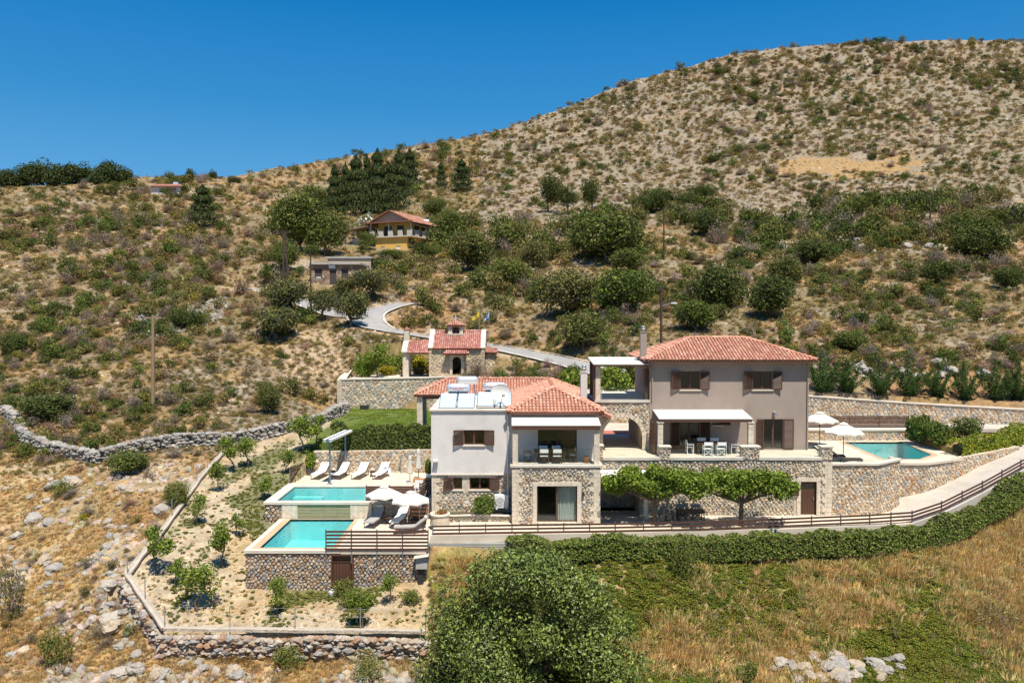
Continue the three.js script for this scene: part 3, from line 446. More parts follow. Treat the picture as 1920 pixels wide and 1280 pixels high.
// ---------- the pale house on the lower yard ----------
{
  const H = thing('villa', 'white plastered villa with flat roof and solar heaters, stone ground storey', 'house', [0, 0, -52]);
  // upper plaster storey, front wall in one piece with its openings
  const up = { w1: [-3.02, -1.73, 4.48, 5.42], door: [1.62, 4.05, 3.6, 5.7] };
  part(H, 'plaster_wall', [wallXY(-5.05, 0.02, 2.66, 6.62, 49.93, 50.25, [up.w1]), wallXY(0.02, 5.42, 3.5, 6.5, 49.94, 50.25, [up.door])], M.plasterWhite);
  part(H, 'side_wall', B(-5.05, -4.75, 0, 6.5, 50.25, 61), M.plasterWhite); part(H, 'side_wall', B(5.1, 5.42, 0, 6.5, 50.25, 61), M.plasterWhite);
  part(H, 'rear_wall', B(-4.75, 5.1, 0, 6.5, 60.7, 61), M.plasterWhite);
  part(H, 'floor_slab', [B(-4.75, 5.1, 2.9, 3.12, 50.25, 60.7), B(-4.75, 5.1, -0.1, 0.02, 50.4, 60.7), B(-0.03, 0.1, 3.15, 6.4, 50.25, 60.7)], M.inside);
  part(H, 'flat_roof', B(-5.05, 0.3, 6.3, 6.48, 50.25, 61), M.coping);
  part(H, 'parapet_coping', [B(-5.16, 0.0, 6.62, 6.7, 49.82, 50.35), B(-5.16, -4.7, 6.5, 6.7, 50.35, 61.1)], M.coping);
  part(H, 'string_course', B(-5.09, 0.0, 2.6, 2.66, 49.86, 50.3), M.coping);
  windowIn(H, ...up.w1, 49.93, { leaves: 2, left: 0.64, right: 0.64 });
  windowIn(H, ...up.door, 49.94, { leaves: 2, sill: false, name: 'sliding_door' });
  // lower stone wall with two small windows
  const lw = [[-3.68, -3.12, 1.66, 2.42], [-2.66, -1.4, 1.66, 2.42]];
  masonry(H, 'stone_wall', [-5.02, 50], [0.05, 50], { y0: 0, y1: 2.6, holes: lw.map((w) => [w[0] + 5.02, w[1] + 5.02, w[2], w[3]]), skip: [[1.3, 2.4, 1.58, 2.6], [0, 0.32, 0, 2.6]], seed: 3, t: 0.35 });
  part(H, 'lintel_stone', B(-4.0, -0.9, 2.43, 2.6, 49.94, 50.02), M.ashlar); quoins(H, -5.03, 1, 0, 2.6, 50, 0.06, 0.3, 0.5, 0.3);
  windowIn(H, ...lw[0], 50, { leaves: 1, left: 0.6 }); windowIn(H, ...lw[1], 50, { leaves: 2, right: 0.62 });
  // stone block that carries the balcony
  const gd = [1.5, 3.93, 0.1, 2.3];
  masonry(H, 'stone_block', [0.03, 48.1], [5.3, 48.1], { y0: -0.1, y1: 3.44, holes: [[gd[0] - 0.03, gd[1] - 0.03, gd[2], gd[3]]], skip: [[1.2, 4.17, -0.2, 2.6], [0, 0.42, -0.2, 3.5], [4.85, 5.3, -0.2, 3.5]], seed: 7, t: 0.35, size: [0.27, 0.145], proud: 0.06, pick: 8.5 });
  part(H, 'block_side', [B(0.03, 0.38, -0.1, 3.44, 48.45, 50), B(4.95, 5.3, -0.1, 3.44, 48.45, 50.3)], M.mortar);
  quoins(H, 0.0, 1, -0.1, 3.4, 48.1, 0.055, 0.29, 0.66, 0.42); quoins(H, 5.33, -1, -0.1, 3.4, 48.1, 0.055, 0.29, 0.66, 0.42);
  surround(H, ...gd, 48.1, 0.25); part(H, 'threshold', B(1.2, 4.2, -0.1, 0.095, 47.98, 48.4), M.ashlar);
  windowIn(H, ...gd, 48.1, { leaves: 2, sill: false, name: 'terrace_door', curtain: [2.75, 3.9] });
  part(H, 'balcony_slab', B(-0.1, 5.45, 3.44, 3.57, 47.98, 49.94), M.coping);
  for (const [a, b] of [[0.03, 0.36], [4.95, 5.28]]) { for (let i = 0; i < 6; i++) part(H, 'pillar_block', B(a, b, 3.57 + i * 0.37 + 0.003, 3.57 + (i + 1) * 0.37 - 0.003, 48.14, 48.46), M.ashlar); part(H, 'pillar_cap', B(a - 0.05, b + 0.05, 5.79, 5.87, 48.09, 48.51), M.coping); }
  const rail = part(H, 'balcony_rail', [B(0.36, 4.95, 3.57, 3.61, 48.24, 48.3)], M.metalGrey); for (let i = 0; i < 3; i++) part(rail, 'glass_panel', B(0.38 + i * 1.525, 1.88 + i * 1.525, 3.62, 4.55, 48.265, 48.275), M.glassRail);
  canopy(H, -0.02, 5.34, 49.93, 6.32, 48.0, 5.98, { beams: 6 });
  // roof over the balcony wing, then the rear roof and its veranda
  hipRoof(H, -0.3, 5.72, 49.45, 61.6, 6.56, 1.27, 11);
  part(H, 'eaves_board', B(-0.1, 5.5, 6.42, 6.56, 49.7, 50.0), M.coping);
  const veranda = hipRoof(H, -7.5, 5.5, 61.25, 66.1, 6.45, 1.05, 12);
  part(H, 'veranda_wall', B(-5, 5.2, 2.9, 6.4, 62.6, 65.8), M.plasterWhite); part(H, 'veranda_wall', B(-7.3, -7.0, 3, 6.4, 65.2, 65.6), M.mortar);
  part(H, 'veranda_post', B(-7.3, -6.88, 2.9, 6.42, 61.45, 61.85), M.ashlar); part(H, 'veranda_beam', B(-7.3, -4.9, 6.15, 6.4, 61.5, 61.75), M.wood);
  part(H, 'veranda_door', B(-6.2, -5.1, 3.05, 5.3, 62.9, 62.96), M.wood);
  roofOf(H, [[[6.5, 5.92, -52.2], [6.5, 5.92, -57], [5.6, 6.35, -57], [5.6, 6.35, -52.2]]], [], 13, TILE_TONES, 'passage_roof');
  part(H, 'passage_wall', B(5.43, 6.0, 3.2, 5.95, 53.0, 53.2), M.mortar);
  chimney(H, 4.62, 5.06, 53.8, 54.2, 6.6, 8.72, M.plasterWhite, 0.5);
  part(H, 'downpipe', rod([-0.25, 0.02, -49.85], [-0.25, 6.5, -49.85], 0.045), M.plasterWhite);
  // security lamp, wall lamp, air-conditioner
  part(H, 'security_lamp', [rod([-4.78, 2.9, -49.86], [-4.78, 3.55, -49.86], 0.02), B(-4.9, -4.6, 3.5, 3.6, 49.62, 49.85)], M.paintWhite);
  const ac = part(H, 'air_conditioner', [B(-1.08, -0.22, 0.62, 1.42, 49.5, 49.85), B(-1.0, -0.9, 0.52, 0.62, 49.5, 49.95), B(-0.4, -0.3, 0.52, 0.62, 49.5, 49.95)], M.paintWhite);
  const fan = new THREE.TorusGeometry(0.26, 0.012, 6, 24).translate(-0.74, 1.0, -49.49), fan2 = new THREE.TorusGeometry(0.17, 0.01, 6, 24).translate(-0.74, 1.0, -49.49), hubC = new THREE.CylinderGeometry(0.06, 0.06, 0.02, 12).rotateX(Math.PI / 2).translate(-0.74, 1.0, -49.49);
  part(ac, 'fan_grille', [fan, fan2, hubC, ...Array.from({ length: 10 }, (_, i) => bar([-0.74 + 0.05 * Math.cos(i * 0.628), 1 + 0.05 * Math.sin(i * 0.628), -49.49], [-0.74 + 0.26 * Math.cos(i * 0.628), 1 + 0.26 * Math.sin(i * 0.628), -49.49], 0.008))], M.fabricGrey);
  part(H, 'wall_lamp', [B(4.22, 4.36, 1.75, 1.95, 47.9, 48.05)], M.black);
}
// solar water heaters and the dish standing on the flat roof
function solarHeater(x, d, label) {
  const S = thing('solar_heater', label, 'solar heater', [x, 6.48, -d], 'solar heaters on the flat roof');
  const c0 = [-1.15, 0.12, 0.75], pw = 2.3; // two collectors tilted to the front
  for (let k = 0; k < 2; k++) { const xa = x - 1.15 + k * 1.17, xb = xa + 1.12, f = 6.62, b = 7.42, df = d - 1.0, db = d + 0.55; const fr = part(S, 'collector', prism([[xa, f, -df], [xb, f, -df], [xb, b, -db], [xa, b, -db]], 0.09), M.steel); const g = prism([[xa + 0.05, f + 0.035, -df - 0.03], [xb - 0.05, f + 0.035, -df - 0.03], [xb - 0.05, b + 0.005, -db + 0.04], [xa + 0.05, b + 0.005, -db + 0.04]], 0.01); g.translate(0, 0.012, 0); part(fr, 'collector_glass', g, M.panel); }
  const tank = new THREE.CapsuleGeometry(0.3, 1.0, 6, 20).rotateZ(Math.PI / 2).translate(x, 7.78, -d - 0.75), t = part(S, 'tank', tank, M.tank);
  part(t, 'end_band', [new THREE.CylinderGeometry(0.306, 0.306, 0.06, 20).rotateZ(Math.PI / 2).translate(x - 0.5, 7.78, -d - 0.75), new THREE.CylinderGeometry(0.306, 0.306, 0.06, 20).rotateZ(Math.PI / 2).translate(x + 0.5, 7.78, -d - 0.75)], M.steel);
  part(t, 'tank_lettering', tankLetters(x, 7.74, -d - 0.75 + 0.303), M.red);
  part(S, 'tank_stand', [B(x - 0.65, x + 0.65, 6.9, 7.5, d + 0.62, d + 0.68), bar([x - 0.6, 6.48, -d - 1], [x - 0.6, 7.5, -d - 0.8], 0.05), bar([x + 0.6, 6.48, -d - 1], [x + 0.6, 7.5, -d - 0.8], 0.05), bar([x - 0.6, 6.48, -d - 0.5], [x - 0.6, 7.5, -d - 0.7], 0.05), bar([x + 0.6, 6.48, -d - 0.5], [x + 0.6, 7.5, -d - 0.7], 0.05)], M.panelBlue);
}
function tankLetters(x, y, z) { // the maker's red lettering, too blurred in the photograph to read as more than seven strokes of type
  const out = [], w = 0.11; for (let i = 0; i < 7; i++) { const X = x - 0.42 + i * 0.12; out.push(B(X, X + 0.03, y - 0.08, y + 0.08, -z - 0.004, -z + 0.02), B(X + 0.03, X + w - 0.02, i % 2 ? y - 0.08 : y + 0.05, i % 2 ? y - 0.05 : y + 0.08, -z - 0.004, -z + 0.02)); if (i % 3) out.push(B(X + 0.06, X + 0.085, y - 0.05, y + 0.05, -z - 0.004, -z + 0.02)); }
  return out;
}
solarHeater(-3.55, 52.2, 'solar water heater with two collectors nearest the outer corner of the flat roof');
solarHeater(-1.15, 53.2, 'solar water heater half hidden behind the satellite dish');
{ // third tank further back
  const S = thing('water_tank', 'third silver cylinder tank standing behind the other two on the flat roof', 'tank', [-3.2, 6.48, -57.6]);
  const t = part(S, 'tank', new THREE.CapsuleGeometry(0.3, 1.0, 6, 20).rotateZ(Math.PI / 2).translate(-3.2, 7.9, -57.6), M.tank); part(S, 'tank_stand', [bar([-3.7, 6.48, -57.6], [-3.7, 7.7, -57.6], 0.06), bar([-2.7, 6.48, -57.6], [-2.7, 7.7, -57.6], 0.06)], M.panelBlue);
  const D = thing('satellite_dish', 'big white satellite dish on the edge of the flat roof', 'satellite dish', [-0.75, 6.48, -51.0]);
  const prof = []; for (let i = 0; i <= 10; i++) { const r = 0.62 * i / 10; prof.push(new THREE.Vector2(r, 0.28 * (r / 0.62) ** 2)); }
  const dishM = mat([0.6, 0.595, 0.57], { roughness: 0.5 }), dish = new THREE.LatheGeometry(prof, 36).rotateX(Math.PI / 2 - 0.5).rotateY(0.12).translate(-0.75, 7.52, -51.05), dp = part(D, 'reflector', dish, dishM);
  part(dp, 'rim', new THREE.TorusGeometry(0.62, 0.018, 6, 36).rotateX(-0.5).rotateY(0.12).translate(-0.72, 7.655, -50.81), M.metalGrey);
  part(D, 'feed_arm', [rod([-0.72, 6.98, -50.9], [-0.6, 7.5, -50.2], 0.02), rod([-0.6, 7.5, -50.2], [-0.6, 7.56, -50.24], 0.05), rod([-0.5, 7.52, -50.22], [-0.5, 7.58, -50.26], 0.05)], M.black);
  part(D, 'mast', [rod([-0.75, 6.48, -51.1], [-0.75, 7.5, -51.1], 0.04), rod([-1.35, 6.48, -50.9], [-0.75, 7.1, -51.1], 0.02), rod([-0.15, 6.48, -50.9], [-0.75, 7.1, -51.1], 0.02), rod([-0.75, 6.48, -51.9], [-0.75, 7.1, -51.1], 0.02)], M.black);
}
// ---------- the taupe house on the upper terrace ----------
{
  const H = thing('villa', 'taupe two-storey villa with hipped red tile roof and brown shutters', 'house', [14.4, 3.6, -56]), d = 53.2;
  const wins = [[11.18, 12.48, 7.64, 8.86], [15.98, 17.28, 7.64, 8.86]], gDoor = [11.15, 12.5, 3.68, 5.66], small = [13.35, 13.95, 5.28, 5.72], rDoor = [16.74, 18.05, 3.68, 5.68];
  part(H, 'plaster_wall', wallXY(9.15, 19.72, 3.55, 9.5, d, d + 0.3, [...wins, gDoor, small, rDoor]), M.plasterTaupe);
  part(H, 'side_wall', B(9.15, 9.45, 3.55, 9.5, d + 0.3, 59.6), M.plasterTaupe); part(H, 'side_wall', B(19.42, 19.72, 3.55, 9.5, d + 0.3, 59.6), M.plasterTaupe); part(H, 'rear_wall', B(9.45, 19.42, 3.55, 9.5, 59.3, 59.6), M.plasterTaupe);
  part(H, 'floor_slab', [B(9.45, 19.42, 6.4, 6.65, d + 0.3, 59.3), B(9.45, 19.42, 3.5, 3.66, d + 0.3, 59.3), B(9.45, 19.42, 9.3, 9.45, d + 0.3, 59.3)], M.inside);
  hipRoof(H, 8.78, 20.08, 52.72, 60.05, 9.6, 1.36, 21); part(H, 'eaves_board', [B(9.0, 19.9, 9.46, 9.6, 52.95, 53.2)], M.plasterTaupe);
  wins.forEach((w) => windowIn(H, ...w, d, { left: 0.62, right: 0.62 }));
  windowIn(H, ...gDoor, d, { left: 0.62, right: 0.66, sill: false, name: 'terrace_door', swing: 0.12 }); windowIn(H, ...small, d, { leaves: 1, right: 0.55 }); windowIn(H, ...rDoor, d, { left: 0.48, right: 0.66, sill: false, name: 'terrace_door', swing: 0.12 });
  part(H, 'wall_lamp', [new THREE.SphereGeometry(0.12, 10, 8).translate(17.42, 6.0, -53.03), B(17.32, 17.52, 6.1, 6.16, 52.9, 53.2), rod([17.42, 6.1, -53.03], [17.42, 6.22, -53.1], 0.02)], M.metalGrey);
  part(H, 'downpipe', rod([19.62, 3.66, -53.12], [19.62, 9.4, -53.12], 0.045), M.plasterTaupe); part(H, 'downpipe', rod([9.3, 6.95, -53.12], [9.3, 9.4, -53.12], 0.045), M.plasterTaupe); part(H, 'gutter', B(8.9, 19.98, 9.46, 9.56, 52.66, 52.78), M.woodLight);
  chimney(H, 8.72, 9.14, 54.4, 54.8, 9.5, 11.4, M.plasterTaupe, 0.42);
  // arch block with the balcony on it
  const arch = new THREE.Path(), cx = 7.35 - 5.88; arch.moveTo(cx - 1.3, 3.4); arch.lineTo(cx - 1.3, 4.52); arch.absarc(cx, 4.52, 1.3, Math.PI, 0, true); arch.lineTo(cx + 1.3, 3.4); arch.lineTo(cx - 1.3, 3.4);
  masonry(H, 'arch_wall', [5.88, d], [9.13, d], { y0: 3.3, y1: 6.78, t: 0.45, size: [0.28, 0.18], seed: 31, pick: 9, holes: [{ path: arch, inside: (s, y) => Math.hypot(s - cx, Math.max(0, y - 4.52)) < 1.55 }] });
  for (let i = 0; i < 13; i++) { const a0 = Math.PI * i / 13 + 0.01, a1 = Math.PI * (i + 1) / 13 - 0.01, s = new THREE.Shape(); s.absarc(0, 0, 1.56, a0, a1, false); s.absarc(0, 0, 1.3, a1, a0, true); part(H, 'arch_stone', new THREE.ExtrudeGeometry(s, { depth: 0.5, bevelEnabled: false, curveSegments: 4 }).translate(7.35, 4.52, -d - 0.44), M.ashlar); }
  for (const [a, b] of [[5.79, 6.05], [8.65, 8.91]]) for (let i = 0; i < 3; i++) part(H, 'jamb_stone', B(a, b, 3.66 + i * 0.287 + 0.003, 3.66 + (i + 1) * 0.287 - 0.003, d - 0.06, d + 0.44), M.ashlar);
  part(H, 'passage_wall', [B(5.6, 6.04, 3.3, 6.78, d + 0.45, 59.4), B(8.66, 9.15, 3.3, 6.78, d + 0.45, 59.4)], M.mortar);
  part(H, 'balcony_slab', B(5.5, 9.14, 6.79, 6.93, d - 0.1, 59.5), M.coping);
  const rail = part(H, 'balcony_rail', [B(5.9, 9.12, 6.94, 6.98, d + 0.02, d + 0.08), B(5.9, 5.96, 6.98, 7.85, d + 0.02, d + 0.08)], M.metalGrey); for (let i = 0; i < 2; i++) part(rail, 'glass_panel', B(5.98 + i * 1.57, 7.5 + i * 1.57, 7.0, 7.85, d + 0.045, d + 0.055), M.glassRail);
  part(H, 'balcony_post', B(5.55, 5.88, 6.94, 9.28, d + 0.02, d + 0.35), M.ashlar); part(H, 'balcony_post', B(5.4, 5.54, 6.94, 9.3, d + 0.05, d + 0.3), M.wood); part(H, 'balcony_post', B(5.5, 5.8, 6.94, 9.4, 56.5, 56.8), M.wood);
  canopy(H, 5.36, 9.1, 56.9, 9.62, 52.85, 9.36, { beams: 5, drop: 0.1, m: M.canvas }); part(H, 'balcony_shutter', B(8.9, 9.12, 6.95, 8.95, 53.5, 54.3), M.wood);
}
{ // canopy over the dining terrace
  const T = thing('terrace_canopy', 'cream canvas canopy on two stone posts over the dining table', 'canopy', [12.2, 3.66, -51.8]);
  canopy(T, 9.35, 15.32, 53.18, 6.32, 50.85, 6.0, { beams: 7, drop: 0.16 });
  for (const [a, b] of [[9.3, 9.62], [15.06, 15.38]]) { for (let i = 0; i < 6; i++) part(T, 'post_block', B(a, b, 3.66 + i * 0.34 + 0.003, 3.66 + (i + 1) * 0.34 - 0.003, 50.9, 51.22), M.ashlar); part(T, 'post_cap', B(a - 0.04, b + 0.04, 5.71, 5.78, 50.86, 51.26), M.coping); }
  const S = thing('slat_screen', 'brown slatted timber screen beside the archway on the terrace', 'screen', [9.2, 3.66, -51.9]);
  for (let i = 0; i < 11; i++) part(S, 'slat', B(9.12, 9.16, 3.75 + i * 0.175, 3.88 + i * 0.175, 51.3, 52.7), M.wood); for (const x of [51.28, 52.66]) part(S, 'post', B(9.1, 9.18, 3.66, 5.75, x, x + 0.07), M.wood);
}
// ---------- terrace: retaining wall, floor, piers, glass ----------
{
  const T = thing('terrace_wall', 'long stone retaining wall under the upper terrace with a brown door', 'wall', [12.5, 0, -50.2]), d = 50.2;
  const dr = [18.16, 19.16, 0, 2.13], wn = [16.95, 17.95, 1.24, 2.05], rc = [5.34, 8.05, -0.1, 2.75];
  masonry(T, 'stone_wall', [5.3, d], [20.1, d], { y0: -0.1, y1: 3.5, t: 0.5, size: [0.27, 0.16], seed: 41, proud: 0.055, pick: 8.5, holes: [dr, wn, rc].map((h) => [h[0] - 5.3, h[1] - 5.3, Math.max(h[2], -0.09), h[3]]), skip: [[12.5, 14.1, -0.1, 2.42], [14.25, 14.8, -0.2, 3.6]] });
  surround(T, dr[0], dr[1], 0, dr[3], d, 0.24); quoins(T, 20.12, -1, -0.1, 3.4, d, 0.06, 0.3, 0.6, 0.45);
  const door = part(T, 'door', B(dr[0] + 0.06, dr[1] - 0.06, 0.02, dr[3] - 0.06, d + 0.15, d + 0.2), M.woodLight); for (let i = 1; i < 6; i++) part(door, 'batten', B(dr[0] + 0.06 + i * 0.147 - 0.006, dr[0] + 0.06 + i * 0.147 + 0.006, 0.1, 1.5, d + 0.13, d + 0.15), M.wood); part(door, 'pane', B(dr[0] + 0.16, dr[1] - 0.16, 1.62, 1.95, d + 0.13, d + 0.149), M.glass); part(door, 'handle', B(dr[1] - 0.16, dr[1] - 0.12, 0.95, 1.12, d + 0.09, d + 0.149), M.steel);
  part(T, 'door_frame', [B(dr[0], dr[0] + 0.06, 0.02, dr[3], d + 0.1, d + 0.22), B(dr[1] - 0.06, dr[1], 0.02, dr[3], d + 0.1, d + 0.22), B(dr[0] + 0.06, dr[1] - 0.06, dr[3] - 0.06, dr[3], d + 0.1, d + 0.22)], M.wood);
  windowIn(T, ...wn, d, { leaves: 2, right: 0.1 }); part(T, 'window_shutter', B(17.1, 18.0, 1.24, 2.02, d - 0.12, d - 0.07), M.woodLight); part(T, 'lintel_stone', B(16.9, 17.9, 2.06, 2.3, d - 0.05, d + 0.1), M.ashlar);
  // recess with its own back wall, post and canopy
  masonry(T, 'recess_wall', [5.3, 52.7], [8.1, 52.7], { y0: -0.1, y1: 2.9, seed: 43, pick: 11, t: 0.25 }); part(T, 'recess_side', [B(5.0, 5.34, -0.1, 2.8, 50.7, 52.7), B(8.05, 8.3, -0.1, 2.8, 50.7, 52.7), B(5, 8.3, 2.75, 3.0, 50.7, 52.9)], M.mortar);
  canopy(T, 5.32, 8.35, d - 0.06, 2.86, 48.85, 2.52, { beams: 4, drop: 0.14, m: M.fabricWhite }); part(T, 'canopy_post', B(8.1, 8.34, -0.05, 2.44, 48.9, 49.14), M.ashlar);
  part(T, 'terrace_slab', B(5.3, 19.75, 3.5, 3.62, d - 0.02, 53.2), M.paving);
  part(T, 'coping', [B(5.7, 9.3, 3.5, 3.68, d - 0.12, d + 0.28), B(9.9, 14.5, 3.5, 3.68, d - 0.12, d + 0.28), B(15.5, 19.45, 3.5, 3.68, d - 0.12, d + 0.28)], M.coping);
  for (const [a, b, h] of [[5.42, 5.72, 4.35], [9.27, 9.95, 4.28], [14.42, 15.55, 4.28], [19.42, 20.12, 4.28]]) { masonry(T, 'pier', [a, d - 0.06], [b, d - 0.06], { y0: 3.5, y1: h, t: 0.5, seed: Math.round(a * 10), size: [0.24, 0.16] }); part(T, 'pier_cap', B(a - 0.05, b + 0.05, h, h + 0.09, d - 0.13, d + 0.5), M.coping); }
  for (const [a, b, n] of [[5.75, 9.24, 2], [9.98, 14.38, 3], [15.6, 19.36, 2]]) for (let i = 0; i < n; i++) { const s = (b - a) / n; part(T, 'glass_panel', B(a + i * s + 0.02, a + (i + 1) * s - 0.02, 3.68, 4.4, d + 0.1, d + 0.112), M.glassRail); }
  // the drive behind the arch
  const P = structure(new THREE.Group(), 'rear_drive'); P.userData.label = 'pale paved drive behind the houses'; P.userData.category = 'drive';
  part(P, 'paving', polySlab([[5, 59.62], [19.73, 59.62], [19.73, 63.41], [45, 63.41], [52, 62.4], [52, 63.9], [42, 66.1], [33.5, 67.05], [5, 67.05]], 3.3, 3.55), M.driveway); part(P, 'paving', B(5.6, 9.15, 3.3, 3.64, 53.21, 59.58), M.paving); part(P, 'red_strip', B(5, 14, 3.3, 3.6, 61, 62.3), M.red);
}
// ---------- pools and decks on the left ----------
const waterBump = texture(256, grey((i, x, y) => 0.5 + 0.25 * Math.sin((x + 9 * Math.sin(y * 0.0982)) * 0.1473) * Math.sin((y + 7 * Math.sin(x * 0.0736)) * 0.1227) + 0.2 * (N1[(y * 2 % 512) * 512 + (x * 2 % 512)] - 0.5)), false, 2.2);
const water = mat([0.62, 0.94, 0.95], { physical: true, transmission: 1, roughness: 0.02, ior: 1.33, bumpMap: waterBump, bumpScale: 0.03 });
function ringSlab(outer, inner, y0, y1) { const s = new THREE.Shape(outer.map((p) => new THREE.Vector2(...p))); s.holes.push(new THREE.Path(inner.map((p) => new THREE.Vector2(...p)))); const g = new THREE.ExtrudeGeometry(s, { depth: y1 - y0, bevelEnabled: false }); g.rotateX(-Math.PI / 2); g.translate(0, y0, 0); return g; }
function basin(root, poly, ytop, depth, yw) { // lining, water sheet
  const g = polySlab(poly, ytop - depth - 0.1, ytop - depth), walls = poly.map((p, i) => { const q = poly[(i + 1) % poly.length]; const pos = [p[0], ytop - depth, -p[1], q[0], ytop - depth, -q[1], q[0], ytop - 0.02, -q[1], p[0], ytop - depth, -p[1], q[0], ytop - 0.02, -q[1], p[0], ytop - 0.02, -p[1]]; const w = new THREE.BufferGeometry(); w.setAttribute('position', new THREE.Float32BufferAttribute(pos, 3)); w.computeVertexNormals(); return w; });
  part(root, 'basin_lining', [g, ...walls], M.poolTile);
  const s = new THREE.ShapeGeometry(new THREE.Shape(poly.map((p) => new THREE.Vector2(...p)))).rotateX(-Math.PI / 2).translate(0, yw, 0); part(root, 'pool_water', s, water);
}
{
  const P = thing('swimming_pool', 'lower turquoise pool above the stone pump room, fed by the tiled weir', 'pool', [-12, -2.3, -47]);
  masonry(P, 'stone_wall', [-14.65, 43.72], [-4.75, 43.72], { y0: -2.6, y1: -0.46, t: 0.4, size: [0.23, 0.16], pal: PAL.pool, core: M.mortarDark, seed: 51, proud: 0.06, pick: 7.5, holes: [[4.72, 5.95, -2.3, -0.5]] });
  part(P, 'side_wall', B(-14.65, -14.3, -2.6, -0.46, 44.12, 50.5), M.mortarDark); part(P, 'side_wall', B(-5.1, -4.75, -2.6, -0.46, 44.12, 50.5), M.mortarDark);
  const inn = [[-14.0, 44.15], [-9.95, 44.15], [-9.95, 50.42], [-14, 50.42]];
  part(P, 'coping', ringSlab(rect(-14.72, -9.4, 43.6, 50.46), inn, -0.46, -0.3), M.coping); part(P, 'tan_border', ringSlab(rect(-14.42, -9.7, 43.9, 50.46), inn, -0.31, -0.294), mat([0.6, 0.42, 0.25], { map: mapConcrete, roughness: 0.7 }));
  basin(P, inn, -0.32, 1.35, -0.4);
  // pump-room door
  const dr = part(P, 'pump_room_door', B(-9.87, -8.76, -2.25, -0.62, 43.8, 43.86), M.wood); part(dr, 'door_frame', [B(-9.93, -9.85, -2.3, -0.5, 43.6, 43.9), B(-8.78, -8.7, -2.3, -0.5, 43.6, 43.9), B(-9.85, -8.78, -0.6, -0.5, 43.6, 43.9)], M.wood); for (let i = 0; i < 6; i++) part(dr, 'plank', B(-9.83 + i * 0.175, -9.67 + i * 0.175, -2.2, -1.02, 43.755, 43.8), M.wood); part(dr, 'rail', B(-9.84, -8.79, -1.0, -0.93, 43.73, 43.8), M.woodLight);
  const D = structure(new THREE.Group(), 'sun_deck'); D.userData.label = 'pale paved sun deck beside the lower pool'; D.userData.category = 'deck';
  part(D, 'paving', B(-9.39, -4.7, -0.5, -0.302, 43.6, 50.4), M.paving);
}
{
  const P = thing('swimming_pool', 'upper turquoise pool with loungers lined up behind it', 'pool', [-12, -1, -53]);
  masonry(P, 'stone_wall', [-15.7, 50.62], [-14.55, 50.62], { y0: -1.6, y1: 0.6, t: 0.3, pal: PAL.pool, core: M.mortarDark, seed: 53, proud: 0.07, pick: 9 });
  const inn = [[-15.05, 50.95], [-9.4, 50.95], [-9.4, 55.25], [-15.05, 55.25]];
  part(P, 'weir_wall', [B(-14.6, -13.6, -0.8, 0.62, 50.52, 50.72), B(-10.25, -8.9, -0.8, 0.62, 50.52, 50.72)], M.ashlar);
  const weir = part(P, 'weir_back', B(-13.6, -10.25, -0.8, 0.6, 50.6, 50.75), M.mortar); for (let j = 0; j < 7; j++) for (let i = 0; i < 4; i++) part(weir, 'weir_tile', B(-13.59 + i * 0.835, -13.59 + (i + 1) * 0.835 - 0.012, -0.72 + j * 0.188, -0.72 + (j + 1) * 0.188 - 0.012, 50.565 - 0.006 * ((i * 7 + j * 5) % 3), 50.6), M.weirTile);
  masonry(P, 'stone_wall', [-8.9, 50.62], [-5.0, 50.62], { y0: -0.5, y1: 0.6, t: 0.3, pal: PAL.warm, seed: 54, pick: 9 });
  part(P, 'side_wall', B(-15.7, -15.4, -1.6, 0.6, 50.92, 60), M.mortarDark);
  part(P, 'coping', ringSlab(rect(-15.75, -8.9, 50.48, 55.7), inn, 0.6, 0.75), M.coping); basin(P, inn, 0.7, 1.3, 0.69);
  part(P, 'bench_step', B(-15.0, -13.0, -0.45, 0.1, 54.4, 55.2), M.poolTile);
  const D = structure(new THREE.Group(), 'sun_deck'); D.userData.label = 'pale paved sun deck behind the upper pool'; D.userData.category = 'deck';
  part(D, 'paving', B(-15.75, -5.06, 0.5, 0.742, 55.71, 60.0), M.paving); part(D, 'paving', B(-8.89, -5.06, 0.5, 0.742, 50.7, 55.7), M.paving); part(D, 'edge_skirt', B(-15.7, -15.5, -0.5, 0.5, 55.71, 60), M.mortarDark);
}
{ // wall that holds the lawn, with the stepped end
  const W = thing('garden_wall', 'warm stone retaining wall below the clipped hedge, behind the loungers', 'wall', [-10, 0.7, -60.1]);
  masonry(W, 'stone_wall', [-14.9, 60.02], [-5.3, 60.02], { y0: 0.6, y1: [2.35, 2.5], t: 0.45, pal: PAL.warm, size: [0.32, 0.26], seed: 57, pick: 9, core: M.mortar });
  const S = thing('garden_steps', 'cream stone steps climbing beside the white villa wall', 'steps', [-5.5, 0.7, -58]); for (let i = 0; i < 9; i++) part(S, 'step', B(-5.9, -5.1, 0.74, 0.95 + i * 0.25, 56.3 + i * 0.4, 56.69 + i * 0.4), M.ashlar);
}
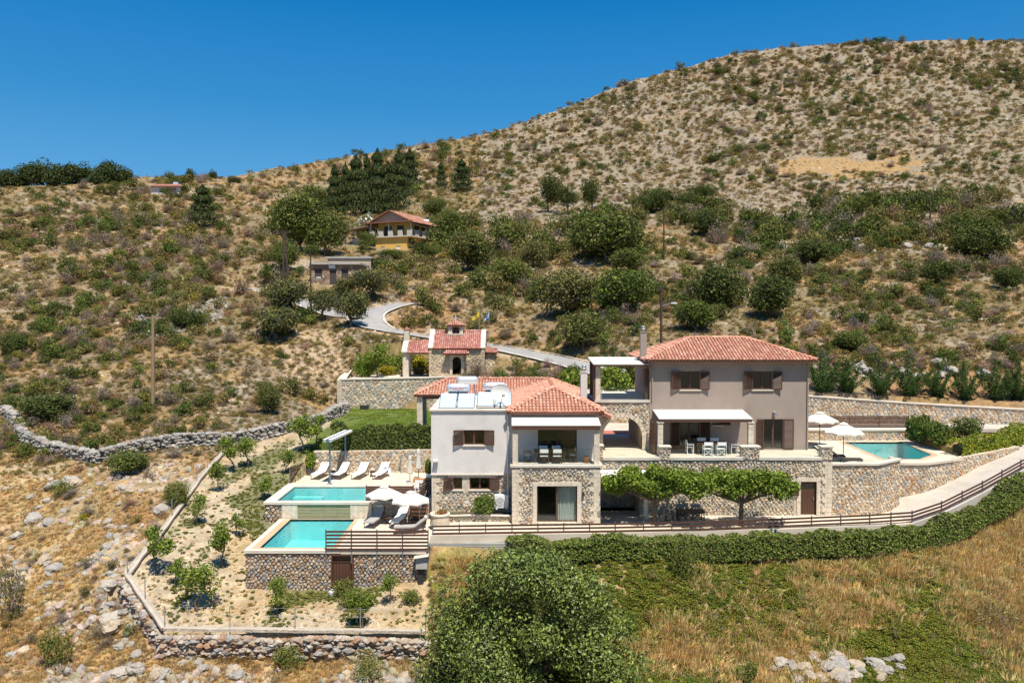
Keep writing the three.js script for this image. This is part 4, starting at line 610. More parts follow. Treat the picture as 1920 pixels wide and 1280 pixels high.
// ---------- fences of boards on posts ----------
function boardFence(name, label, pts, { boards, h0, bh, gap, post = M.metalBlue, wood = M.wood, bay = 1.5, postTop = 0.06, postDown = 0.1, group }) {
  const o = thing(name, label, 'fence', [pts[0][0], pts[0][2], -pts[0][1]], group);
  for (let k = 0; k < pts.length - 1; k++) {
    const [xa, da, ya] = pts[k], [xb, db, yb] = pts[k + 1], L = Math.hypot(xb - xa, db - da), n = Math.max(1, Math.round(L / bay)), q = (t) => [lerp(xa, xb, t), lerp(da, db, t), lerp(ya, yb, t)], nx = (db - da) / L, nd = -(xb - xa) / L;
    for (let i = 0; i <= n; i++) { if (i === n && k < pts.length - 2) continue; const [x, d, y] = q(i / n); part(o, 'post', B(x - 0.03, x + 0.03, y - postDown, y + h0 + boards * (bh + gap) - gap + postTop, d - 0.03, d + 0.03), post); }
    for (let i = 0; i < n; i++) for (let b = 0; b < boards; b++) { const A = q(i / n), E = q((i + 1) / n), yy = h0 + b * (bh + gap) + bh / 2, off = 0.05; part(o, 'board', bar([A[0] + nx * off, A[2] + yy, -(A[1] + nd * off)], [E[0] + nx * off - (E[0] - A[0]) * 0.004, E[2] + yy, -(E[1] + nd * off)], 0.03, bh), wood); }
  }
  return o;
}
boardFence('board_fence', 'brown six-board fence on blue posts above the pump-room door', [[-10.2, 43.62, -0.3], [-4.6, 43.62, -0.3]], { boards: 6, h0: 0.02, bh: 0.11, gap: 0.085, bay: 1.35, postDown: 0.7 });
boardFence('board_fence', 'short brown slatted fence on the outer side of the upper pool deck', [[-15.65, 56.2, 0.75], [-15.5, 59.8, 0.75]], { boards: 5, h0: 0.05, bh: 0.13, gap: 0.06, bay: 1.8 });
boardFence('slat_fence', 'dark close-boarded fence between the two pool decks', [[-9.3, 50.9, 0.75], [-6.3, 50.9, 0.75]], { boards: 6, h0: 0.05, bh: 0.14, gap: 0.012, bay: 1.5, post: M.wood });
boardFence('slat_fence', 'short dark slatted screen beside the orange-topped table', [[-5.9, 51.0, 0.75], [-5.2, 53.0, 0.75]], { boards: 7, h0: 0.05, bh: 0.11, gap: 0.04, bay: 1.1, post: M.wood });
boardFence('slat_fence', 'long brown slatted fence along the drive behind the pool terrace', [[19.9, 64.3, 3.55], [31.9, 64.3, 3.55]], { boards: 8, h0: 0.06, bh: 0.09, gap: 0.022, bay: 2.4, wood: M.woodLight });
const fenceLine = [[-4.55, 45.75, -0.1], [0, 46.0, -0.1], [6, 46.3, -0.1], [11, 46.6, -0.08], [16, 47.2, -0.05], [21.5, 47.9, 0], [24.3, 48.4, 0.05], [26.4, 49.0, 0.5], [29.6, 50.2, 1.5], [33.2, 52.1, 2.5], [36.8, 54.6, 3.05], [41, 57.5, 3.4]];
boardFence('rail_fence', 'low brown rail fence along the yard and up the ramp', fenceLine, { boards: 3, h0: 0.1, bh: 0.11, gap: 0.1, bay: 1.65 });
// ---------- yard, ramp ----------
{
  const Y = structure(new THREE.Group(), 'yard'); Y.userData.label = 'pale paved yard in front of the stone walls'; Y.userData.category = 'paving';
  part(Y, 'paving', polySlab([[-4.69, 45.6], [6, 46.1], [16, 47.0], [24.35, 48.2], [24.35, 51.4], [5.3, 51.4], [5.3, 52.7], [-4.69, 50.6]], -0.45, -0.02), M.paving);
  part(Y, 'retaining_face', [B(-4.7, 0.2, -1.05, -0.46, 45.5, 45.75)], M.concrete); for (let i = 0; i < 5; i++) part(Y, 'shutter_board_mark', B(-4.68, 0.18, -1.0 + i * 0.12, -0.995 + i * 0.12 + 0.09, 45.475, 45.5), M.concrete);
  const R = structure(new THREE.Group(), 'ramp'); R.userData.label = 'pale concrete ramp climbing beside the pool wall'; R.userData.category = 'ramp';
  const out = [[24.3, 48.25, 0.0], [26.5, 48.85, 0.5], [29.7, 50.05, 1.5], [33.3, 51.95, 2.5], [36.9, 54.45, 3.05], [41.2, 57.3, 3.4], [46, 60, 3.5]], inn = [[24.3, 51.4, -0.02], [25.9, 53.4, 0.4], [29.6, 54.6, 1.15], [32.8, 55.9, 2.1], [36.2, 57.4, 2.9], [39, 61, 3.45], [41, 64, 3.54]], pos = [];
  const fine = (l) => { const c = new THREE.CatmullRomCurve3(l.map(([x, d, y]) => new THREE.Vector3(x, y, -d)), false, 'centripetal'); return Array.from({ length: 49 }, (_, i) => c.getPoint(i / 48)); }, fo = fine(out), fi = fine(inn);
  for (let i = 0; i < 48; i++) { const q = [fo[i], fo[i + 1], fi[i + 1], fi[i]], f = (a) => [a.x, a.y, a.z], g = (a) => [a.x, a.y - 0.6, a.z]; pos.push(...f(q[0]), ...f(q[1]), ...f(q[2]), ...f(q[0]), ...f(q[2]), ...f(q[3]), ...f(q[0]), ...g(q[0]), ...g(q[1]), ...f(q[0]), ...g(q[1]), ...f(q[1])); }
  const g = new THREE.BufferGeometry(); g.setAttribute('position', new THREE.Float32BufferAttribute(pos, 3)); g.computeVertexNormals(); part(R, 'ramp_surface', g, M.driveway);
}
// ---------- pool terrace on the right ----------
{
  const P = thing('swimming_pool', 'turquoise pool with a chamfered corner on the stone terrace beside the taupe villa', 'pool', [27, 0, -57]), Y = 2.75;
  masonry(P, 'corner_wall', [20.14, 50.3], [22.95, 50.3], { y0: -0.1, y1: 3.14, t: 0.4, pal: PAL.warm, size: [0.27, 0.2], seed: 61, pick: 8.5 }); masonry(P, 'corner_wall', [22.95, 50.3], [25.25, 52.0], { y0: -0.1, y1: 3.14, t: 0.4, pal: PAL.warm, size: [0.27, 0.2], seed: 62, pick: 8.5 });
  part(P, 'side_wall', prism([[25.25, 3.14, -52], [25.25, -0.1, -52], [25.5, -0.1, -53.5], [25.5, 3.14, -53.5]], 0.3), M.mortar);
  part(P, 'parapet_coping', polySlab([[20.1, 50.18], [23.0, 50.18], [25.4, 51.95], [25.15, 52.35], [22.85, 50.62], [20.1, 50.62]], 3.14, 3.26), M.coping);
  const front = [[25.5, 53.3, -0.1, 2.6], [27.65, 53.3, 0.1, 2.6], [30.0, 54.5, 0.5, 2.75], [33, 55.8, 1.5, 2.95], [36.3, 57.2, 2.5, 3.2]];
  for (let i = 0; i < 4; i++) { const a = front[i], b = front[i + 1]; masonry(P, 'pool_wall', [a[0], a[1]], [b[0], b[1]], { y0: [a[2], b[2]], y1: [a[3], b[3]], t: 0.4, pal: PAL.warm, size: [0.28, 0.21], seed: 63 + i, pick: 8.5 }); }
  const inn = [[25.45, 54.6], [27.85, 54.6], [29.6, 56.3], [30.3, 62.0], [25.75, 62.0]], outer = [[25.3, 53.18], [27.7, 53.18], [30.12, 54.42], [31.2, 55.0], [31.2, 62.8], [20.2, 62.8], [20.2, 50.65], [22.8, 50.65], [25.0, 52.3]];
  part(P, 'deck', ringSlab(outer, inn, 2.6, Y), M.paving); part(P, 'tan_border', ringSlab([[25.1, 54.3], [28.0, 54.3], [29.95, 56.1], [30.65, 62.3], [25.4, 62.3]], inn, Y, Y + 0.008), mat([0.6, 0.4, 0.24], { map: mapConcrete, roughness: 0.7 })); basin(P, inn, Y, 1.4, 2.68);
  for (let i = 0; i < 2; i++) { const a = lerp(22.9, 25.2, i / 2), b = lerp(22.9, 25.2, (i + 1) / 2), da = lerp(50.5, 52.15, i / 2), db = lerp(50.5, 52.15, (i + 1) / 2); part(P, 'glass_panel', prism([[a + 0.03, 3.27, -da], [b - 0.03, 3.27, -db], [b - 0.03, 4.05, -db], [a + 0.03, 4.05, -da]], 0.012), M.glassRail); }
  part(P, 'glass_panel', B(20.2, 22.8, 3.27, 3.6, 50.4, 50.412), M.glassRail);
  part(P, 'ladder', [0, 0.45].map((o) => new THREE.TubeGeometry(new THREE.CatmullRomCurve3([[25.5, 2.75, -61 + o], [25.55, 3.4, -61 + o], [25.95, 3.4, -61 + o], [26.0, 2.2, -61 + o]].map((p) => new THREE.Vector3(...p))), 14, 0.022, 6)), M.steel);
  masonry(P, 'rear_wall', [19.75, 62.85], [31.4, 62.85], { y0: 2.6, y1: 3.5, t: 0.5, pal: PAL.warm, seed: 68 }); part(P, 'rear_coping', B(19.75, 31.5, 3.5, 3.62, 62.75, 63.4), M.coping);
}
{ // retaining wall behind the drive
  const W = thing('retaining_wall', 'long stone retaining wall with pale coping below the row of young conifers', 'wall', [30, 3.5, -67]);
  const pts = [[5, 67.3, 6.2], [12, 67.1, 6.2], [19.5, 66.9, 6.0], [25, 67.1, 5.75], [33.5, 67.1, 5.15], [42, 66.2, 4.75], [52, 64, 4.6]];
  for (let i = 0; i < 6; i++) { const a = pts[i], b = pts[i + 1]; masonry(W, 'stone_wall', [a[0], a[1]], [b[0], b[1]], { y0: 3.3, y1: [a[2], b[2]], t: 0.5, pal: PAL.warm, size: [0.33, 0.21], seed: 71 + i }); part(W, 'coping', prism([[a[0], a[2] + 0.1, -a[1] + 0.1], [b[0], b[2] + 0.1, -b[1] + 0.1], [b[0], b[2] + 0.1, -b[1] - 0.55], [a[0], a[2] + 0.1, -a[1] - 0.55]], 0.1), M.coping); }
}
// ---------- furniture ----------
function makeLounger(cushion, frameM) {
  const o = new THREE.Group(), P = (n, g, m) => part(o, n, g, m, { local: true }), prof = [[0.98, 0.33], [0.0, 0.33], [-0.25, 0.36], [-0.95, 0.86]]; // z, y along the lying line, foot towards +z
  const slab = (x0, x1, t0, t1) => { const g = []; for (let i = 0; i < prof.length - 1; i++) { const [za, ya] = prof[i], [zb, yb] = prof[i + 1]; g.push(prism([[x0, ya + t1, za], [x1, ya + t1, za], [x1, yb + t1, zb], [x0, yb + t1, zb]], t1 - t0)); } return g; };
  P('mattress', slab(-0.31, 0.31, 0.02, 0.1), cushion); const hr = prism([[-0.2, 0.86 - 0.02 + 0.14, -0.82], [0.2, 0.86 - 0.02 + 0.14, -0.82], [0.2, 0.98, -0.93], [-0.2, 0.98, -0.93]], 0.05); P('head_rest', hr, cushion === M.fabricWhite ? M.fabricCream : M.fabricWhite);
  for (const x of [-0.33, 0.33]) { P('side_rail', slab(x - 0.02, x + 0.02, -0.03, 0.03), frameM); P('leg', rod([x, 0, 0.85], [x, 0.32, 0.85], 0.022), frameM); P('leg', rod([x, 0, -0.25], [x, 0.35, -0.25], 0.022), frameM); P('back_strut', rod([x, 0.03, -0.75], [x, 0.66, -0.66], 0.018), frameM); }
  return o;
}
const lWhite = makeLounger(M.fabricWhite, M.wood), lGrey = makeLounger(M.fabricGrey, M.wood), lDark = makeLounger(M.dark, M.black);
function place(proto, name, label, cat, pos, turn, group, s = 1) { const o = proto.clone(); o.name = numbered(name); o.position.set(...pos); o.rotation.y = turn; o.scale.setScalar(s); o.userData = { label, category: cat }; if (group) o.userData.group = group; scene.add(o); return o; }
[['white sun lounger nearest the slatted fence on the upper deck', 595], ['second white sun lounger from the slatted fence on the upper deck', 634], ['third white sun lounger from the slatted fence on the upper deck', 671], ['white sun lounger with a towel over its back, last in the upper row', 711]].forEach(([l, px], i) => {
  const p = at(px, 897, 57.4); place(lWhite, 'sun_lounger', l, 'sun lounger', [p[0], 0.745, -58.3], -0.2, 'white loungers behind the upper pool');
  if (i === 3) { const T = thing('towel', 'pale blue towel draped over the last upper lounger', 'towel', [p[0] + 0.35, 1.2, -58.9]); const c = []; for (let k = 0; k < 6; k++) c.push(prism([[p[0] + 0.18 + k * 0.07, 1.74 - k * k * 0.022, -59.05], [p[0] + 0.26 + k * 0.07, 1.74 - (k + 1) ** 2 * 0.022, -59.05], [p[0] + 0.24 + k * 0.07, 1.5 - (k + 1) ** 2 * 0.022, -58.55], [p[0] + 0.16 + k * 0.07, 1.5 - k * k * 0.022, -58.55]], 0.02)); part(T, 'cloth', c, mat([0.6, 0.72, 0.8], { roughness: 1 })); }
});
place(lGrey, 'sun_lounger', 'grey sun lounger shaded by the parasol on the lower deck', 'sun lounger', [-8.45, -0.3, -49.0], -0.2);
place(lWhite, 'sun_lounger', 'white sun lounger between the two parasols on the lower deck', 'sun lounger', [-6.95, -0.3, -49.1], -0.2);
place(lGrey, 'sun_lounger', 'grey sun lounger turned sideways behind the six-board fence', 'sun lounger', [-6.0, -0.3, -47.2], -1.5);
place(lDark, 'sun_lounger', 'dark sun lounger nearest the parapet coping of the pool terrace', 'sun lounger', [22.0, 2.75, -52.6], 1.45);
place(lDark, 'sun_lounger', 'dark sun lounger under the nearer parasol of the pool terrace', 'sun lounger', [21.4, 2.75, -53.9], 1.45);
place(lDark, 'sun_lounger', 'dark sun lounger against the corner of the taupe villa', 'sun lounger', [20.6, 2.75, -58.2], 1.2); place(lDark, 'sun_lounger', 'dark sun lounger under the farther parasol of the pool terrace', 'sun lounger', [21.6, 2.75, -59.3], 1.2);
function makeParasol(cloth) {
  const o = new THREE.Group(), P = (n, g, m) => part(o, n, g, m, { local: true }); P('pole', rod([0, 0, 0], [0, 2.42, 0], 0.025), M.woodLight); P('base', new THREE.CylinderGeometry(0.26, 0.3, 0.09, 16).translate(0, 0.045, 0), M.concrete);
  for (let i = 0; i < 8; i++) { const a = i * Math.PI / 4, b = a + Math.PI / 4, q = (t, r, y) => [Math.cos(t) * r, y, Math.sin(t) * r], m = (a + b) / 2; const pos = [...q(0, 0, 2.42), ...q(b, 0.65, 2.13), ...q(a, 0.65, 2.13)]; const add = (u, v, w) => pos.push(...u, ...v, ...w), ea = q(a, 1.25, 1.83), eb = q(b, 1.25, 1.83), em = q(m, 1.1, 1.87), ia = q(a, 0.65, 2.13), ib = q(b, 0.65, 2.13); add(ia, em, ea); add(ia, ib, em); add(ib, eb, em); const va = q(a, 1.25, 1.72), vb = q(b, 1.25, 1.72), vm = q(m, 1.1, 1.77); add(ea, em, vm); add(ea, vm, va); add(em, eb, vb); add(em, vb, vm); const g = new THREE.BufferGeometry(); g.setAttribute('position', new THREE.Float32BufferAttribute(pos, 3)); g.computeVertexNormals(); P('canopy_panel', g, cloth); P('rib', bar(q(a, 0.03, 2.36), q(a, 1.22, 1.82), 0.015), M.woodLight); P('strut', bar(q(a, 0.03, 1.75), q(a, 0.62, 2.1), 0.012), M.woodLight); }
  P('finial', new THREE.SphereGeometry(0.04, 8, 6).translate(0, 2.46, 0), M.woodLight); P('top_vent', new THREE.ConeGeometry(0.3, 0.13, 8, 1, true).translate(0, 2.42, 0), cloth); return o;
}
const parasol = makeParasol(M.fabricCream);
place(parasol, 'parasol', 'open cream parasol over the grey lounger of the lower deck', 'parasol', [-7.95, -0.3, -49.6], 0.2, null, 0.94); place(parasol, 'parasol', 'open cream parasol in front of the wooden stairs', 'parasol', [-6.1, -0.3, -48.0], 0.5, null, 0.95);
place(parasol, 'parasol', 'open cream parasol at the near edge of the pool terrace', 'parasol', [22.4, 2.75, -54.0], 0.1, null, 1.06); place(parasol, 'parasol', 'open cream parasol close to the taupe villa corner', 'parasol', [23.1, 2.75, -60.0], 0.4, null, 1.06);
{ const o = new THREE.Group(), P = (n, g, m) => part(o, n, g, m, { local: true }); P('pole', rod([0, 0, 0], [0, 2.0, 0], 0.025), M.woodLight); P('base', new THREE.CylinderGeometry(0.24, 0.28, 0.09, 14).translate(0, 0.045, 0), M.concrete); const prof = [[0.03, 2.0], [0.1, 1.86], [0.13, 1.7], [0.1, 1.66], [0.19, 0.75], [0.2, 0.68], [0.04, 0.66]], l = new THREE.LatheGeometry(prof.map((p) => new THREE.Vector2(...p)), 16), p = l.attributes.position; for (let i = 0; i < p.count; i++) { const a = Math.atan2(p.getZ(i), p.getX(i)), k = 1 + 0.16 * Math.sin(a * 6); p.setX(i, p.getX(i) * k); p.setZ(i, p.getZ(i) * k); } l.computeVertexNormals(); P('folded_canopy', l, M.canvas);
  place(o, 'closed_parasol', 'shorter folded parasol near the orange-topped table', 'parasol', [-7.2, 0.745, -56.3], 0); place(o, 'closed_parasol', 'taller folded parasol by the garden steps', 'parasol', [-6.75, 0.745, -57.6], 1, null, 1.12); }
function makeTable(w, l, h, topM, legM) { const o = new THREE.Group(), P = (n, g, m) => part(o, n, g, m, { local: true }); P('table_top', new THREE.BoxGeometry(w, 0.04, l).translate(0, h - 0.02, 0), topM); for (const sx of [-1, 1]) for (const sz of [-1, 1]) P('leg', bar([sx * (w / 2 - 0.06), 0, sz * (l / 2 - 0.06)], [sx * (w / 2 - 0.06), h - 0.04, sz * (l / 2 - 0.06)], 0.045), legM); P('apron', [new THREE.BoxGeometry(w - 0.1, 0.07, 0.02).translate(0, h - 0.08, l / 2 - 0.06), new THREE.BoxGeometry(w - 0.1, 0.07, 0.02).translate(0, h - 0.08, -l / 2 + 0.06)], legM); return o; }
function makeChair(cloth, frameM) { // director's chair
  const o = new THREE.Group(), P = (n, g, m) => part(o, n, g, m, { local: true }); P('seat', new THREE.BoxGeometry(0.5, 0.02, 0.4).translate(0, 0.45, 0), cloth); P('backrest', new THREE.BoxGeometry(0.54, 0.22, 0.02).translate(0, 0.78, -0.2), cloth);
  for (const s of [-1, 1]) { P('arm_rest', new THREE.BoxGeometry(0.05, 0.03, 0.46).translate(s * 0.28, 0.63, 0), frameM); P('back_post', bar([s * 0.27, 0.04, -0.2], [s * 0.27, 0.9, -0.21], 0.03), frameM); P('front_post', bar([s * 0.27, 0.04, 0.2], [s * 0.27, 0.62, 0.2], 0.03), frameM); P('foot_rail', new THREE.BoxGeometry(0.035, 0.035, 0.5).translate(s * 0.27, 0.02, 0), frameM); P('cross_leg', bar([-s * 0.25, 0.06, 0.19 * 1], [s * 0.25, 0.44, 0.19], 0.03), frameM); P('cross_leg', bar([-s * 0.25, 0.06, -0.17], [s * 0.25, 0.44, -0.17], 0.03), frameM); }
  return o;
}
const cWhite = makeChair(M.fabricWhite, M.paintWhite), cDark = makeChair(M.fabricWhite, M.wood), cGrey = makeChair(M.fabricGrey, M.wood);
place(makeTable(2.0, 0.95, 0.74, M.woodLight, M.wood), 'dining_table', 'long dining table under the canopy of the taupe villa', 'table', [12.95, 3.62, -51.75], 0);
[['white folding chair on the near side of the terrace table, towards the archway', 12.5, 51.0, Math.PI], ['white folding chair on the near side of the terrace table, towards the pool', 13.35, 51.0, Math.PI], ['white folding chair on the far side of the terrace table, towards the archway', 12.5, 52.5, 0], ['white folding chair on the far side of the terrace table, towards the pool', 13.35, 52.5, 0], ['white folding chair at the archway end of the terrace table', 11.5, 51.75, Math.PI / 2], ['white folding chair at the pool end of the terrace table', 14.35, 51.75, -Math.PI / 2]].forEach(([l, x, d, a]) => place(cWhite, 'folding_chair', l, 'chair', [x, 3.62, -d], a, 'chairs round the terrace dining table'));
place(makeTable(1.9, 0.8, 0.74, M.wood, M.wood), 'dining_table', 'dark dining table on the glazed balcony of the white villa', 'table', [2.3, 3.57, -49.1], 0);
[['white-backed chair on the near side of the balcony table, towards the flat roof', 1.95, 48.62, Math.PI], ['white-backed chair on the near side of the balcony table, towards the archway', 2.75, 48.62, Math.PI], ['white-backed chair behind the balcony table, towards the flat roof', 1.95, 49.62, 0], ['white-backed chair behind the balcony table, towards the archway', 2.75, 49.62, 0], ['white-backed chair at the flat-roof end of the balcony table', 0.95, 49.1, Math.PI / 2], ['white-backed chair at the archway end of the balcony table', 3.7, 49.1, -Math.PI / 2]].forEach(([l, x, d, a]) => place(cDark, 'folding_chair', l, 'chair', [x, 3.57, -d], a, 'chairs round the balcony table'));
place(makeTable(1.6, 0.8, 0.72, M.dark, M.black), 'garden_table', 'dark table under the flat-topped trees in the yard', 'table', [10.9, -0.02, -48.6], 0);
[['grey chair behind the yard table, towards the white villa', 10.5, 49.3, 0], ['grey chair behind the yard table, towards the brown door', 11.4, 49.3, 0], ['grey chair at the end of the yard table beside the tree trunk', 9.6, 48.6, Math.PI / 2]].forEach(([l, x, d, a]) => place(cGrey, 'garden_chair', l, 'chair', [x, -0.02, -d], a, 'chairs round the yard table'));
place(makeTable(1.5, 0.85, 0.74, M.woodOrange, M.paintWhite), 'cafe_table', 'orange-topped table on the upper deck', 'table', [-5.95, 0.745, -54.0], 0.1); [['white chair in front of the orange-topped table', -6.15, 53.2, Math.PI], ['white chair behind the orange-topped table', -5.9, 54.9, 0]].forEach(([l, x, d, a]) => place(cWhite, 'cafe_chair', l, 'chair', [x, 0.745, -d], a));
const side = makeTable(0.42, 0.42, 0.42, M.wood, M.black); place(side, 'side_table', 'small dark side table between the two lower loungers', 'table', [-7.65, -0.3, -49.2], 0); place(side, 'side_table', 'small dark side table between the last two upper loungers', 'table', [-10.2, 0.745, -58.6], 0); place(side, 'side_table', 'small dark side table between the first two upper loungers', 'table', [-13.2, 0.745, -58.6], 0);
{ // retracted double awning on two masts over the upper deck
  const A = thing('pool_awning', 'retracted white awning roll on two blue masts beside the upper pool', 'awning', [-12.6, 0.74, -56]);
  part(A, 'mast', B(-12.83, -12.72, 0.74, 3.72, 55.95, 56.06), M.metalBlue); part(A, 'mast', B(-12.45, -12.34, 0.74, 3.72, 59.4, 59.5), M.metalBlue); part(A, 'base_plate', B(-12.98, -12.58, 0.745, 0.77, 55.8, 56.2), M.metalGrey);
  part(A, 'roller_case', bar([-12.85, 3.87, -55.5], [-12.3, 3.87, -60.2], 0.16, 0.2), M.metalBlue); for (const s of [-1, 1]) part(A, 'rolled_cloth', rod([-12.85 + s * 0.19, 3.86, -55.6], [-12.3 + s * 0.19, 3.86, -60.1], 0.11, 0.11, 12), M.fabricWhite); part(A, 'cover', prism([[-13.15, 3.95, -55.55], [-12.55, 3.95, -55.55], [-12.0, 3.95, -60.15], [-12.6, 3.95, -60.15]], 0.025), M.fabricWhite);
  const S = thing('wooden_stairs', 'dark wooden stairs from the lower deck up to the table', 'stairs', [-6, -0.3, -50]); for (let i = 0; i < 5; i++) part(S, 'tread', B(-6.35, -5.35, -0.14 + i * 0.2, -0.09 + i * 0.2, 49.3 + i * 0.24, 49.62 + i * 0.24), M.wood); for (const x of [-6.4, -5.33]) part(S, 'stringer', bar([x, -0.2, -49.2], [x, 0.75, -50.5], 0.05, 0.24), M.wood); part(S, 'handrail', [rod([-5.7, -0.3, -49.1], [-5.7, 0.6, -49.1], 0.02), rod([-5.7, 0.6, -49.1], [-5.4, 1.5, -50.5], 0.02)], M.steel);
  const Q = thing('outdoor_shower', 'slim outdoor shower post against the hedge wall', 'shower', [-8.2, 0.74, -59.5]); part(Q, 'riser', [rod([-8.2, 0.74, -59.5], [-8.2, 3.0, -59.5], 0.02), rod([-8.2, 3.0, -59.5], [-8.2, 3.0, -59.2], 0.02)], M.steel); part(Q, 'shower_head', new THREE.CylinderGeometry(0.1, 0.1, 0.02, 14).translate(-8.2, 2.97, -59.2), M.steel); part(Q, 'tray', B(-8.5, -7.9, 0.745, 0.77, 59.2, 59.8), M.ashlar);
  const V = thing('wall_vent_hood', 'rusty metal hood box at the end of the pump-room wall', 'hood', [-4.7, -1, -43.6]); part(V, 'hood_box', [B(-5.25, -4.62, -1.25, -0.65, 43.35, 43.7)], M.concrete); part(V, 'hood_lid', prism([[-5.35, -0.62, -43.2], [-4.55, -0.5, -43.2], [-4.55, -0.48, -43.75], [-5.35, -0.6, -43.75]], 0.03), M.coping); part(V, 'duct', B(-5.15, -4.85, -2.4, -1.25, 43.5, 43.68), M.black);
}
function pot(x, y, d, r, h, label, m) { const o = thing('plant_pot', label, 'plant pot', [x, y, -d]); part(o, 'pot', new THREE.LatheGeometry([[0, 0], [r * 0.7, 0], [r, h], [r * 0.88, h], [r * 0.8, h * 0.85], [0, h * 0.85]].map((p) => new THREE.Vector2(...p)), 14).translate(x, y, -d), m); return o; }
const potA = pot(-15.0, 0.745, 59.2, 0.32, 0.5, 'dark pot with a leafy plant beside the first upper lounger', M.potGrey), potB = pot(-5.95, 0.745, 56.6, 0.2, 0.5, 'slim dark pot with a small cypress by the garden steps', M.potGrey), potC = pot(4.55, 3.57, 48.8, 0.22, 0.4, 'terracotta pot on the balcony beside the pillar', M.terracotta);
{ // planter in front of the stone wall
  const P = thing('planter', 'low curved stone planter at the foot of the white villa', 'planter', [-2.6, -0.02, -48.9]); const c = new THREE.CatmullRomCurve3([[-4.6, 49.9], [-4.75, 48.9], [-3.9, 48.6], [-2.2, 48.75], [-0.6, 48.6], [0, 48.6]].map(([x, d]) => new THREE.Vector3(x, 0, -d))), pts = c.getPoints(22);
  for (let i = 0; i < 22; i++) masonry(P, 'planter_wall', [pts[i].x, -pts[i].z], [pts[i + 1].x, -pts[i + 1].z], { y0: -0.05, y1: 0.34, t: 0.2, seed: 100 + i, size: [0.24, 0.17] }); part(P, 'rim', new THREE.TubeGeometry(c, 44, 0.13, 8).scale(1, 0.4, 1).translate(0, 0.37, 0), M.coping); part(P, 'soil', polySlab([...pts.map((p) => [p.x, -p.z + 0.12]), [0, 49.9]], 0, 0.25), mat([0.12, 0.08, 0.05], { map: mapSoil }));
  const U = thing('round_planter', 'round stone planter with red geraniums beside the stairs', 'planter', [-4.35, -0.02, -48.1]); const cyl = new THREE.CylinderGeometry(0.55, 0.6, 0.62, 20).translate(-4.35, 0.29, -48.1); part(U, 'planter_wall', cyl, M.mortar); part(U, 'rim', new THREE.TorusGeometry(0.55, 0.08, 8, 24).rotateX(Math.PI / 2).translate(-4.35, 0.6, -48.1), M.coping);
}
